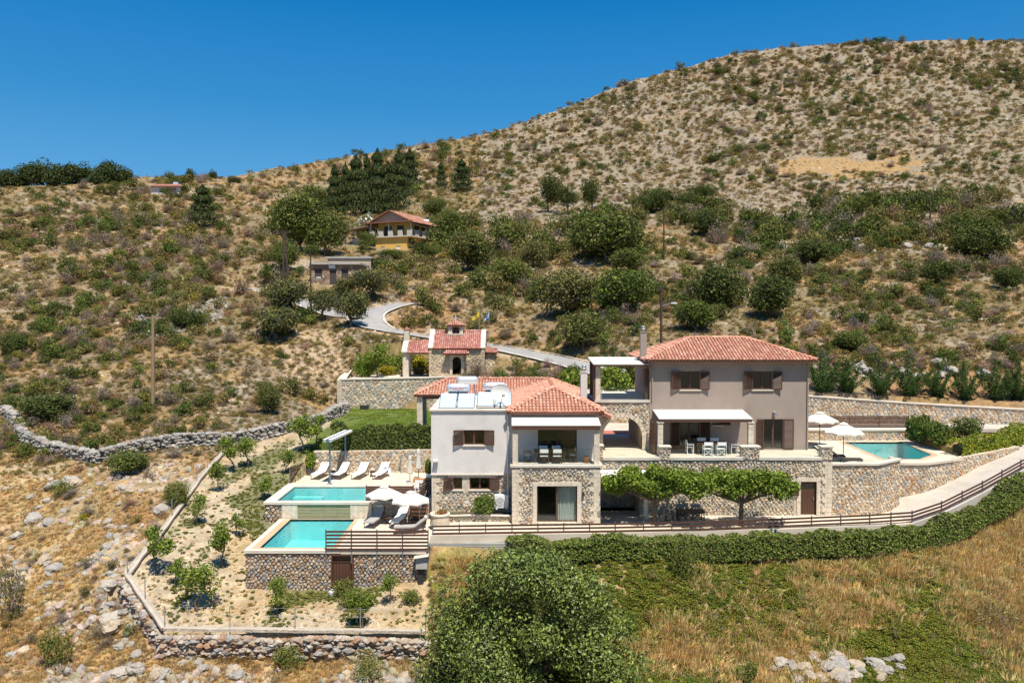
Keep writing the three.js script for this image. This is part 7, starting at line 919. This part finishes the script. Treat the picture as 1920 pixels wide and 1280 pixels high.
[[875, 508, 104, 80, 'wide olive clump to the right of the yellow house'], [955, 470, 90, 56, 'olive clump on the slope behind the wide one'], [1135, 488, 150, 92, 'largest olive clump on the slope above the chapel'], [1062, 592, 124, 82, 'olive clump with yellow-green edge above the road'], [1175, 588, 128, 84, 'broad olive clump left of the pole behind the taupe villa'], [1095, 655, 100, 72, 'pale olive clump beside the road above the chapel wall'], [960, 540, 90, 56, 'olive clump between the road and the slope'], [1180, 510, 80, 44, 'small olive clump under the slim dark pole'], [1000, 500, 70, 50, 'olive clump in a gap of the middle slope'], [1300, 620, 96, 56, 'low olive clump right of the pole behind the taupe villa'], [1475, 535, 78, 56, 'olive clump above the pair of dark round ones'], [1680, 460, 60, 36, 'olive clump below the slim pole on the rock slope'], [1590, 660, 70, 40, 'low grey-green clump above the conifer row']].forEach(([x, y, w, h, l], i) => grow(clump, i, x, y, w, h, l, 'olive_clump', [5, 4], 'olive clumps of the middle slope', { min: 70 }));
[[1345, 578, 118, 92, 'big dark round tree behind the taupe villa, the taller of a pair'], [1446, 596, 104, 80, 'dark round tree behind the taupe villa, the nearer of a pair'], [1513, 494, 84, 50, 'dark dome-shaped tree below the rock outcrop'], [1322, 442, 70, 50, 'dark dome tree high on the middle slope'], [1845, 486, 118, 72, 'dark spreading tree with grey twigs beside the rock outcrop'], [1760, 532, 76, 44, 'dark low tree on the dry slope'], [1635, 300, 20, 14, 'tiny dark dome tree on the upper hill'], [1890, 545, 60, 44, 'dark shrub tree at the far end of the dry slope'], [1210, 400, 60, 36, 'dark tree on the slope under the straw field'], [1240, 395, 60, 40, 'dark tree in the row under the straw field'], [1290, 392, 56, 36, 'second dark tree in the row under the straw field'], [1320, 380, 50, 34, 'third dark tree in the row under the straw field'], [350, 615, 66, 42, 'dark green bush growing on the rubble bank'], [90, 785, 110, 46, 'dark bush spreading above the corner of the dry-stone wall'], [25, 665, 55, 45, 'bright dark bush on the scrub slope edge'], [500, 778, 56, 60, 'dark olive bush between the lone pole and the lawn'], [330, 950, 56, 46, 'olive-brown bush leaning on the orchard wire fence'], [240, 890, 84, 44, 'wide brown bush in front of the dry-stone wall']].forEach(([x, y, w, h, l], i) => grow(i === 15 || i > 15 ? clump : clumpDark, i, x, y, w, h, l, 'dark_round_tree', [5, 4], null, { min: 44 }));
{ // conifers
  const con = (seed, slim, tones, n = 2200) => { const r = rng(seed), o = new THREE.Group(), pts = []; for (let i = 0; i < n; i++) { const t = r() ** 0.9, R = slim * 0.62 * (1 - t) ** 0.6 * (0.8 + 0.3 * Math.sin(t * 30 + r())), a = r() * 6.28, q = Math.sqrt(0.35 + 0.65 * r()), k = 0.8 + 0.4 * vnoise(a * 2, t * 9, seed); pts.push([Math.cos(a) * R * q * k, 0.06 + t * 0.94, Math.sin(a) * R * q * k, Math.cos(a), -0.1, Math.sin(a)]); } part(o, 'trunk', rod([0, -0.03, 0], [0, 0.85, 0], 0.02, 0.005), bark, { local: true }); const c = new THREE.Mesh(leaves(pts, 0.06, tones, r, { ratio: 0.5, spread: 0.7 }), leafMat); c.name = 'crown'; o.add(c); return o; };
  const tall = [1, 2, 3].map((s) => con(750 + s, 0.62 + 0.12 * s, TONE.blue.concat(TONE.dark.slice(0, 2)), 3200));
  [[628, 402, 37, 92, 'first tall cypress at the near end of the grove behind the yellow house'], [648, 402, 26, 95, 'slim cypress, second in the grove behind the yellow house'], [668, 404, 42, 111, 'third cypress in the grove behind the yellow house'], [688, 402, 32, 110, 'fourth cypress in the grove behind the yellow house'], [708, 402, 44, 120, 'fifth cypress in the grove behind the yellow house'], [728, 398, 36, 94, 'sixth cypress in the grove behind the yellow house'], [748, 392, 42, 109, 'seventh cypress in the grove behind the yellow house'], [768, 366, 39, 84, 'last cypress of the grove behind the yellow house'], [827, 358, 19, 53, 'small lone cypress right of the grove'], [866, 360, 42, 59, 'spreading dark conifer right of the grove'], [380, 428, 53, 80, 'lone dark layered conifer on the left hillside']].forEach(([x, y, w, h, l], i) => grow(tall, i, x, y, w, h, l, 'cypress', [0.7, 1], null, { min: 100 }));
  const pine = [1, 2].map((s) => treeProto(760 + s, { h: 7, th: 1.6, w: 7, tones: [[0.09, 0.11, 0.025], [0.13, 0.14, 0.03], [0.06, 0.08, 0.02], [0.05, 0.06, 0.018]], n: 2800, leaf: 0.34, lobes: 18, tr: 0.22 })); [[1028, 398, 62, 74, 'tall pine on the slope, first of the three'], [1065, 402, 50, 58, 'lower pine between its two taller neighbours'], [1110, 398, 52, 64, 'yellow-green pine, last of the three']].forEach(([x, y, w, h, l], i) => grow(pine, i, x, y, w, h, l, 'pine_tree', [7, 7], null, { min: 120 }));
  const sk = [1, 2, 3].map((s) => treeProto(770 + s, { h: 7, th: 0.2, w: 7, tones: TONE.blue.concat(TONE.dark.slice(0, 2)), n: 2200, leaf: 0.5, lobes: 22, tr: 0.2 })); [[12, 345, 56, 42], [45, 340, 62, 54], [78, 338, 60, 58], [105, 338, 56, 54], [130, 336, 52, 50], [160, 336, 52, 44], [190, 335, 48, 48], [208, 336, 50, 54], [232, 338, 46, 34], [355, 338, 26, 32], [345, 336, 14, 20], [398, 334, 20, 24], [440, 330, 30, 20]].forEach(([x, y, w, h], i) => grow(sk, i, x, y + 6, w, h, i < 9 ? ['shortest tree at the outer end', 'second tree from the outer end', 'tallest crown', 'fourth tree', 'fifth tree', 'sixth tree', 'seventh tree', 'eighth tree', 'last low tree'][i] + ' of the dark wood on the left skyline' : ['dark', 'narrow', 'rounded', 'low'][i - 9] + ' small tree on the skyline beyond the far house', 'ridge_tree', [7, 7], i < 9 ? 'trees of the skyline wood' : 'skyline trees by the far house', { min: 200, at: (() => { const d = 300 + (i % 3) * 4, q = at(x, y + 6, d); return [q[0], ground(q[0], d) - 1.2, -d]; })() }));
  // young conifers with upswept sprays along the retaining wall
  const young = [1, 2, 3].map((s) => { const r = rng(780 + s), o = new THREE.Group(), pts = []; for (let k = 0; k < 24; k++) { const a = r() * 6.28, lean = k < 3 ? 0.1 : 0.35 + 0.5 * r(), L = (k < 3 ? 2.5 : 1.5 + 1.0 * r()), dx = Math.cos(a) * Math.sin(lean), dz = Math.sin(a) * Math.sin(lean), dy = Math.cos(lean); for (let i = 0; i < 190; i++) { const t = r(), w = 0.36 * (1 - t * 0.75) * Math.sqrt(r()), b = r() * 6.28; pts.push([dx * L * t + Math.cos(b) * w, 0.1 + dy * L * t + (r() - 0.5) * 0.1, dz * L * t + Math.sin(b) * w, Math.cos(b), 0.4, Math.sin(b)]); } } part(o, 'trunk', limb([[0, -0.2, 0], [0.03, 0.8, 0], [0, 1.8, 0]], 0.06, 0.02), bark, { local: true }); const c = new THREE.Mesh(leaves(pts, 0.13, [[0.055, 0.1, 0.025], [0.08, 0.135, 0.032], [0.04, 0.07, 0.018], [0.12, 0.17, 0.042]], r, { ratio: 0.4 }), leafMat); c.name = 'crown'; o.add(c); return o; });
  ['first young conifer, against the corner of the taupe villa', 'second young conifer from the taupe villa', 'third young conifer from the taupe villa', 'fourth young conifer from the taupe villa', 'fifth young conifer from the taupe villa', 'sixth young conifer from the taupe villa', 'seventh young conifer from the taupe villa', 'eighth young conifer from the taupe villa'].forEach((l, i) => { const px = [1545, 1592, 1655, 1708, 1762, 1814, 1872, 1912][i], X = (px - 960) / FPX * 68.1, yb = [5.8, 5.7, 5.4, 5.15, 5.0, 4.9, 4.75, 4.7][i]; const o = young[i % 3].clone(); o.name = numbered('young_conifer'); o.position.set(X, ground(X, 68.1) - 0.15, -68.1); o.rotation.y = i * 2.1; o.scale.set([1.8, 1.15, 1.3, 1.5, 1.15, 1.2, 1.4, 1.3][i], [1.4, 1.1, 1.25, 1.3, 1.15, 1.3, 1.4, 1.35][i], 1.15); o.userData = { label: l + ' along the wall', category: 'conifer', group: 'young conifers along the retaining wall' }; scene.add(o); });
  const small = young[0]; [[1150, 672, 45, 46, 'young conifer behind the balcony canopy of the taupe villa'], [1185, 668, 40, 44, 'young conifer between the chimney and the balcony canopy']].forEach(([x, y, w, h, l], i) => { const o = small.clone(), d = 71, q = at(x, y + 20, d); o.name = numbered('young_conifer'); o.position.set(q[0], Math.min(q[1], ground(q[0], d)), -d); o.scale.setScalar(1.1); o.userData = { label: l, category: 'conifer' }; scene.add(o); });
}
function namedTree(name, label, cat, pos, trunkGeos, crownGeo, m = leafMat, group) { const t = thing(name, label, cat, pos, group); if (trunkGeos) part(t, 'trunk', trunkGeos, bark); const c = new THREE.Mesh(crownGeo, m); c.name = 'crown'; c.geometry.translate(-pos[0], -pos[1], -pos[2]); t.add(c); return t; }
{ // two flat-topped mulberries in the yard
  [['flat-topped tree in the yard beside the recess canopy', 8.65, 48.2, 3.15, 0.1, 801], ['wider flat-topped tree in front of the stone terrace wall', 13.75, 47.7, 3.55, 0.15, 802]].forEach(([l, x, d, R, dy, s]) => {
    const r = rng(s), L = [], tr = [limb([[x, -0.2, -d], [x - 0.05, 0.6, -d], [x, 1.25 + dy, -d]], 0.15, 0.12)]; for (let i = 0; i < 54; i++) { const t = (i + 0.5) / 54 * 2 - 1, X = x + t * R * 0.88 - 0.15, D = d + (r() - 0.5) * 2.4, y = 2.3 + dy + (r() - 0.5) * 1.15 * (1 - 0.45 * t * t) + 0.3 * (1 - t * t); L.push([X, y, -D, 0.42 + 0.3 * r(), 0.32 + 0.26 * r(), 0.42 + 0.3 * r()]); if (i % 4 === 1) tr.push(limb([[x, 1.2 + dy, -d], [lerp(x, X, 0.5), 1.75 + dy, -lerp(d, D, 0.4)], [X, y, -D]], 0.085, 0.025)); }
    namedTree('mulberry_tree', l, 'tree', [x, -0.02, -d], tr, leaves(lobePts(L, 9500, r, 0.25), 0.17, TONE.bright.concat(TONE.green.slice(0, 2)), r, { ratio: 0.75 }), leafMat);
  });
}
{ // big tree in the foreground
  const x = 1.0, d = 36.6, r = rng(811), L = [], tr = [limb([[x, -8, -d], [x + 0.2, -5.5, -d], [x, -3.5, -d]], 0.4, 0.28)]; for (let i = 0; i < 95; i++) { const t = r(), a = r() * 6.28, y = lerp(-8.4, 1.0, t), R = 4.85 * Math.sqrt(Math.max(0.06, 1 - ((y + 4.4) / 6.5) ** 2)) * (1 - 0.1 * t), q = 0.35 + 0.65 * Math.sqrt(r()), s = 0.6 + 0.85 * r(); L.push([x + Math.cos(a) * (R - s * 0.5) * q, y, -d + Math.sin(a) * (R - s * 0.5) * q * 0.75, s, s * 0.85, s]); if (i % 17 === 0) tr.push(limb([[x, -4, -d], [lerp(x, L[i][0], 0.4), lerp(-4, y, 0.5), lerp(-d, L[i][2], 0.4)], [L[i][0], y, L[i][2]]], 0.16, 0.04)); }
  for (let i = 0; i < 42; i++) { const a = r() * 6.28, y = lerp(-7.5, -2, r()), s = 0.8 + 0.7 * r(), q = 0.6 + 0.4 * r(); L.push([x + Math.cos(a) * 4.4 * q, y, -d + Math.sin(a) * 3.2 * q, s, s * 0.85, s]); }
  [[-3.4, -0.3, 1.1], [-4.1, -1.6, 1.2], [-2.4, 0.3, 0.9], [2.6, -0.2, 1.1], [0.6, 0.8, 1.0], [-0.6, 0.6, 0.9], [3.6, -2, 1.2], [4.3, -4, 1.3], [4.6, -5.5, 1.3], [-4.4, -4, 1.2]].forEach(([dx, y, s]) => L.push([x + dx, y, -d, s, s, s]));
  namedTree('carob_tree', 'big dense dark green tree in the foreground below the yard', 'tree', [x, -8, -d], tr, leaves(lobePts(L, 78000, r, 0.55), 0.165, TONE.dark.concat(TONE.green, TONE.green, [[0.14, 0.18, 0.03], [0.2, 0.24, 0.05]]), r, { ratio: 0.55 }), leafShiny);
}
// ---------- hedges, bushes, flowers ----------
function hedge(name, label, path, w, h, n, leaf, tones, seed, cat = 'hedge') { // path [x, y, depth]
  const r = rng(seed), pts = [], seg = []; let tot = 0; for (let i = 0; i < path.length - 1; i++) { const L = Math.hypot(path[i + 1][0] - path[i][0], path[i + 1][2] - path[i][2]); seg.push(L); tot += L; }
  for (let i = 0; i < n; i++) { let t = r() * tot, k = 0; while (t > seg[k] && k < seg.length - 1) t -= seg[k++]; t /= seg[k]; const a = path[k], b = path[k + 1], ex = (b[0] - a[0]) / seg[k], ed = (b[2] - a[2]) / seg[k], X = lerp(a[0], b[0], t), D = lerp(a[2], b[2], t), Y = lerp(a[1], b[1], t), f = r(), bump = 0.5 + 0.95 * fbm(X * 0.8, D * 0.8 + seed, 181, 4), hh = h * bump, ww = w * (0.68 + 0.6 * fbm(X * 0.8 + 3, D * 0.8, 191, 3)); let o, y, nn; if (f < 0.45) { o = (r() - 0.5) * ww; y = hh * (0.88 + 0.14 * r()) - Math.abs(o / ww) ** 2 * 0.25 * hh; nn = [0, 1, 0]; } else { const s = f < 0.9 ? -1 : 1; y = hh * r(); o = s * ww * 0.5 * (0.84 + 0.2 * r()) * (1 - 0.15 * (y / hh) ** 3); nn = [ed * -s * -1, 0.3, ex * -s]; } pts.push([X - ed * o, Y + y, -(D + ex * o), nn[0], nn[1], nn[2]]); }
  const p = path[Math.floor(path.length / 2)], t = thing(name, label, cat, [p[0], p[1], -p[2]]); const m = new THREE.Mesh(leaves(pts, leaf, tones, r), leafMat); m.name = 'foliage'; m.geometry.translate(-p[0], -p[1], p[2]); t.add(m);
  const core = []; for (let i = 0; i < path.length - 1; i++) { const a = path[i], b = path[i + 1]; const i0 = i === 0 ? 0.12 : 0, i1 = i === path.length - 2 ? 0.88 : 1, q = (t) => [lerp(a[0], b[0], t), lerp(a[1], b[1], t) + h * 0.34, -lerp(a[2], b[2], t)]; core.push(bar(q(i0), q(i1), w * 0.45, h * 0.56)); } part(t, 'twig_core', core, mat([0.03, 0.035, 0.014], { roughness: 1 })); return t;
}
hedge('clipped_hedge', 'tall clipped dark hedge on the wall behind the loungers', [[-13.7, 2.3, 60.85], [-9, 2.35, 60.85], [-5.3, 2.4, 60.85]], 1.25, 1.95, 6500, 0.17, TONE.hedge.concat(TONE.dark), 821);
const hl = fenceLine.slice(1, 10).map(([x, d, y]) => { const k = d - 1.05; return [x, Math.max(y - 1.25, ground(x, k) - 0.1), k]; }); hedge('clipped_hedge', 'long green hedge below the rail fence, climbing with the ramp', [[-0.3, hl[0][1], 45.0], ...hl], 1.35, 1.2, 30000, 0.15, TONE.hedge.concat(TONE.green, [[0.24, 0.28, 0.07], [0.2, 0.23, 0.055], [0.25, 0.2, 0.08]]), 822);
hedge('flowering_hedge', 'yellow-green hedge on the wall top beyond the pool terrace', [[30.9, 2.85, 55.9], [33.4, 3.0, 57.0], [36.4, 3.2, 58.3], [39.4, 3.4, 61.5]], 1.5, 0.95, 5000, 0.16, TONE.lime.concat(TONE.bright), 823);
hedge('lavender_row', 'row of grey-green plants on the wall top behind the white villa', [[0.8, 6.3, 80.8], [4.6, 6.9, 79]], 0.8, 0.9, 900, 0.16, TONE.olive, 824, 'plants');
function bush(name, label, x, y, d, w, h, tones, n, leaf, seed, cat = 'shrub', group) { const r = rng(seed), g = leaves(lobePts(lobesDome(r, 13), n, r), leaf / w, tones, r); g.scale(w, h / 0.8, w); g.computeVertexNormals(); g.translate(x, y, -d); return namedTree(name, label, cat, [x, y, -d], [limb([[x, y - 0.1, -d], [x, y + h * 0.2, -d], [x + 0.05, y + h * 0.5, -d]], 0.05, 0.02)], g, leafMat, group); }
bush('rosemary_bush', 'bushy green rosemary in the planter beside the air-conditioner', -1.85, 0.2, 49.2, 1.9, 1.35, TONE.green.concat(TONE.hedge), 2600, 0.12, 831); bush('laurel_bush', 'tall rounded dark bush at the corner of the right-hand pool', 29.95 + 1.0, 2.9, 60.6, 2.4, 2.6, TONE.green.concat(TONE.dark), 3200, 0.16, 832); bush('laurel_bush', 'second rounded dark bush beside the right-hand pool coping', 31.6, 2.9, 58.9, 2.6, 2.2, TONE.green.concat(TONE.dark), 3200, 0.16, 833); bush('laurel_bush', 'dark bush between the drive and the yellow-green hedge', 34.6, 3.1, 60.8, 2.8, 1.9, TONE.hedge.concat(TONE.dark), 2600, 0.16, 834);
bush('fig_bush', 'bright green fig tree behind the balcony glass above the archway', 8.4, 5.0, 68.7, 4.6, 3.4, TONE.bright.concat(TONE.green), 4200, 0.26, 835); bush('fig_bush', 'bright green bush behind the white villa chimney', 5.4, 5.0, 68.6, 3.6, 3.2, TONE.bright.concat(TONE.green), 2600, 0.24, 836);
[[-15.6, 84.8, 2.8, 2.3, 'green', 'dark green citrus bush nearest the outer chapel wall'], [-15.9, 88, 3.4, 3.0, 'green', 'tall citrus bush behind the court tree'], [-13.2, 88.5, 3.6, 3.0, 'green', 'citrus bush between the court tree and the chapel porch'], [-11.2, 91, 3.2, 3.4, 'dark', 'dark bush behind the chapel porch'], [-13.6, 86.6, 2.0, 1.3, 'lime', 'yellow-flowering bush in the chapel garden'], [-10.0, 88.6, 2.0, 2.2, 'lime', 'yellow bush seen through the chapel porch']].forEach(([x, d, w, h, t, l], i) => bush('chapel_bush', l, x, 6.0, d, w, h, TONE[t].concat(t === 'lime' ? [[0.6, 0.42, 0.02]] : TONE.bright.slice(0, 2)), 1800, 0.2, 841 + i));
[[1.4, 80.6, 3.4, 1.5, 'bright', 'light green bush on the terrace behind the villa ridge'], [3.4, 80.2, 3.2, 1.3, 'green', 'green bush beside the light green one below the road wall']].forEach(([x, d, w, h, t, l], i) => bush('wall_bush', l, x + 0.6, 6.2, d + 3.0, w, h, TONE[t], 1500, 0.18, 851 + i));
bush('oleander', 'white-flowering oleander beside the yellow house roof', ...(() => { const q = at(688, 424, 168); return [q[0], q[1] - 3, 168]; })(), 6.5, 6, TONE.olive.concat([[0.7, 0.7, 0.66], [0.75, 0.74, 0.7]]), 1500, 0.5, 861); bush('potted_palm', 'leafy yellow-green plant in the dark pot by the first lounger', -15.0, 1.2, 59.2, 1.1, 1.3, TONE.bright, 500, 0.22, 862, 'plant'); bush('potted_cypress', 'small cypress in the slim dark pot by the steps', -5.95, 1.2, 56.6, 0.5, 1.4, TONE.green, 500, 0.1, 863, 'plant'); bush('geranium', 'red geraniums in the round stone planter', -4.35, 0.55, 48.1, 0.9, 0.35, TONE.green.concat([[0.5, 0.03, 0.03], [0.55, 0.05, 0.04]]), 500, 0.09, 864, 'flowers'); bush('flower_bed', 'orange and blue flowers in the low curved planter', -3.5, 0.22, 49.1, 1.7, 0.3, TONE.green.concat([[0.5, 0.2, 0.03], [0.2, 0.2, 0.45]]), 700, 0.09, 865, 'flowers'); bush('yellow_flower_mound', 'small mound of bright yellow flowers on the rocky slope', ...(() => { const q = hit(157, 980); return [q[0], q[1], -q[2]]; })(), 0.75, 0.5, TONE.lime.concat([[0.6, 0.42, 0.01]]), 400, 0.09, 866, 'flowers'); bush('roadside_flowers', 'orange and yellow flowers along the wall below the road', -17.2, 10.2, 95.2, 4.2, 0.8, [[0.55, 0.35, 0.02], [0.6, 0.25, 0.02], [0.2, 0.24, 0.05]], 900, 0.16, 867, 'flowers');
[[640, 1118, 46, 34, 'low green bush left of the pump-room door'], [655, 1145, 60, 40, 'leafy weeds right of the white bucket'], [770, 1128, 50, 26, 'green weeds at the end of the pump-room wall'], [690, 1140, 40, 28, 'green weeds under the round young tree'], [1290, 1082, 72, 96, 'grey-green bush on the bank under the hedge'], [1880, 1180, 120, 90, 'grey shrub with bare twigs at the far corner of the bank'], [540, 1262, 74, 54, 'dark green bush in front of the orchard wall'], [690, 1275, 90, 60, 'broad olive bush beside the white boulder'], [105, 1255, 66, 80, 'loose green bush low on the rocky slope'], [18, 1160, 60, 110, 'bare grey bush at the outer edge of the rocky slope'], [120, 925, 50, 30, 'green weeds on the rocky slope'], [1400, 1275, 50, 40, 'grass clump beside the grey rock pile']].forEach(([x, y, w, h, l], i) => { const p = hit(x, y), D = -p[2]; bush('wild_bush', l, p[0], p[1] - 0.05, D, w * D / FPX, h * D / FPX, i === 9 || i === 5 ? TONE.dry.concat(TONE.olive) : TONE.olive.concat(TONE.green), 1100, 0.1, 871 + i); });
{ const p = hit(621, 1120), K = thing('bucket', 'small white bucket beside the pump-room door', 'bucket', p); part(K, 'pail', new THREE.LatheGeometry([[0, 0], [0.13, 0], [0.17, 0.3], [0.155, 0.3], [0.12, 0.02]].map((q) => new THREE.Vector2(...q)), 16).translate(...p), M.paintWhite); part(K, 'handle', new THREE.TorusGeometry(0.16, 0.008, 5, 14, Math.PI).translate(p[0], p[1] + 0.28, p[2]), M.steel); }
// ---------- boulders ----------
{
  const GB = [1, 2, 3, 4].map((s) => { const c = [[0.52, 0.46, 0.39], [0.44, 0.4, 0.35], [0.52, 0.42, 0.31], [0.4, 0.37, 0.34]][s - 1]; const g = new THREE.IcosahedronGeometry(0.5, 3), p = g.attributes.position; for (let i = 0; i < p.count; i++) { const v = new THREE.Vector3().fromBufferAttribute(p, i), a = fbm(v.x * 3 + s * 9, v.y * 3 + v.z * 2.3, 200 + s, 4), b = fbm(v.z * 7 + s, v.x * 7 - v.y * 6, 220 + s, 3), k = 0.3 + 1.0 * a + 0.5 * b; p.setXYZ(i, v.x * k, v.y * k * 0.75, v.z * k); } const f = flat(g); f.computeVertexNormals(); setUV(f); return tint(f, c); });
  const put = (px, py, wpx, label, i, group) => { const p = hit(px, py), D = -p[2], s = wpx * D / FPX; if (polyDist(gardenPoly, p[0], D) > -0.5 - s * 0.5) return; if (!label.includes('large') && group) label = (wpx > 26 ? 'bigger ' : wpx > 18 ? '' : 'small ') + label + ', ' + where(px, py); const m = new THREE.Mesh(GB[i % 4], M.rock); m.name = numbered('boulder'); m.position.set(p[0], p[1] + s * 0.12, p[2]); m.rotation.set(0.2 * (i % 3), i * 1.9, 0.15); m.scale.set(s * 1.05, s * (0.7 + 0.25 * h2(i, 3, 9)), s); m.userData = { label, category: 'rock' }; if (group) m.userData.group = group; scene.add(m); };
  put(620, 1262, 105, 'large white limestone boulder in front of the orchard wall', 0); put(665, 1240, 70, 'white boulder leaning against the larger one', 2);
  const r = rng(909), G1 = 'pale boulders under the orchard wall corner', G2 = 'grey rocks of the pile at the foot of the bank', G3 = 'limestone rocks on the rocky slope', G4 = 'pale rock outcrops on the cut above the conifers', G5 = 'pale outcrop rocks on the dry middle slope';
  for (let i = 0; i < 90; i++) put(lerp(195, 460, r()), lerp(1100, 1276, r()), lerp(14, 42, r() ** 1.8), 'pale tumbled boulder', i, G1);
  for (let i = 0; i < 70; i++) put(lerp(1445, 1690, r()), lerp(1238, 1279, r()) + 0, lerp(10, 34, r() ** 1.8), 'grey piled rock', i, G2);
  for (let i = 0; i < 60; i++) put(lerp(5, 380, r()), lerp(905, 1130, r()), lerp(10, 30, r() ** 2), 'white limestone rock', i, G3);
  for (let i = 0; i < 34; i++) { const px = lerp(1525, 1915, r()); put(px, lerp(676, 716, r()), lerp(8, 24, r() ** 1.6), 'pale cut-bank rock', i, G4); }
  for (let i = 0; i < 30; i++) put(lerp(1420, 1790, r()), lerp(448, 475, r()), lerp(8, 24, r() ** 1.5), 'pale outcrop rock', i, G5);
}
scene.traverse((o) => { if (o.isMesh) { o.castShadow = true; o.receiveShadow = true; } });
renderer.render(scene, camera);
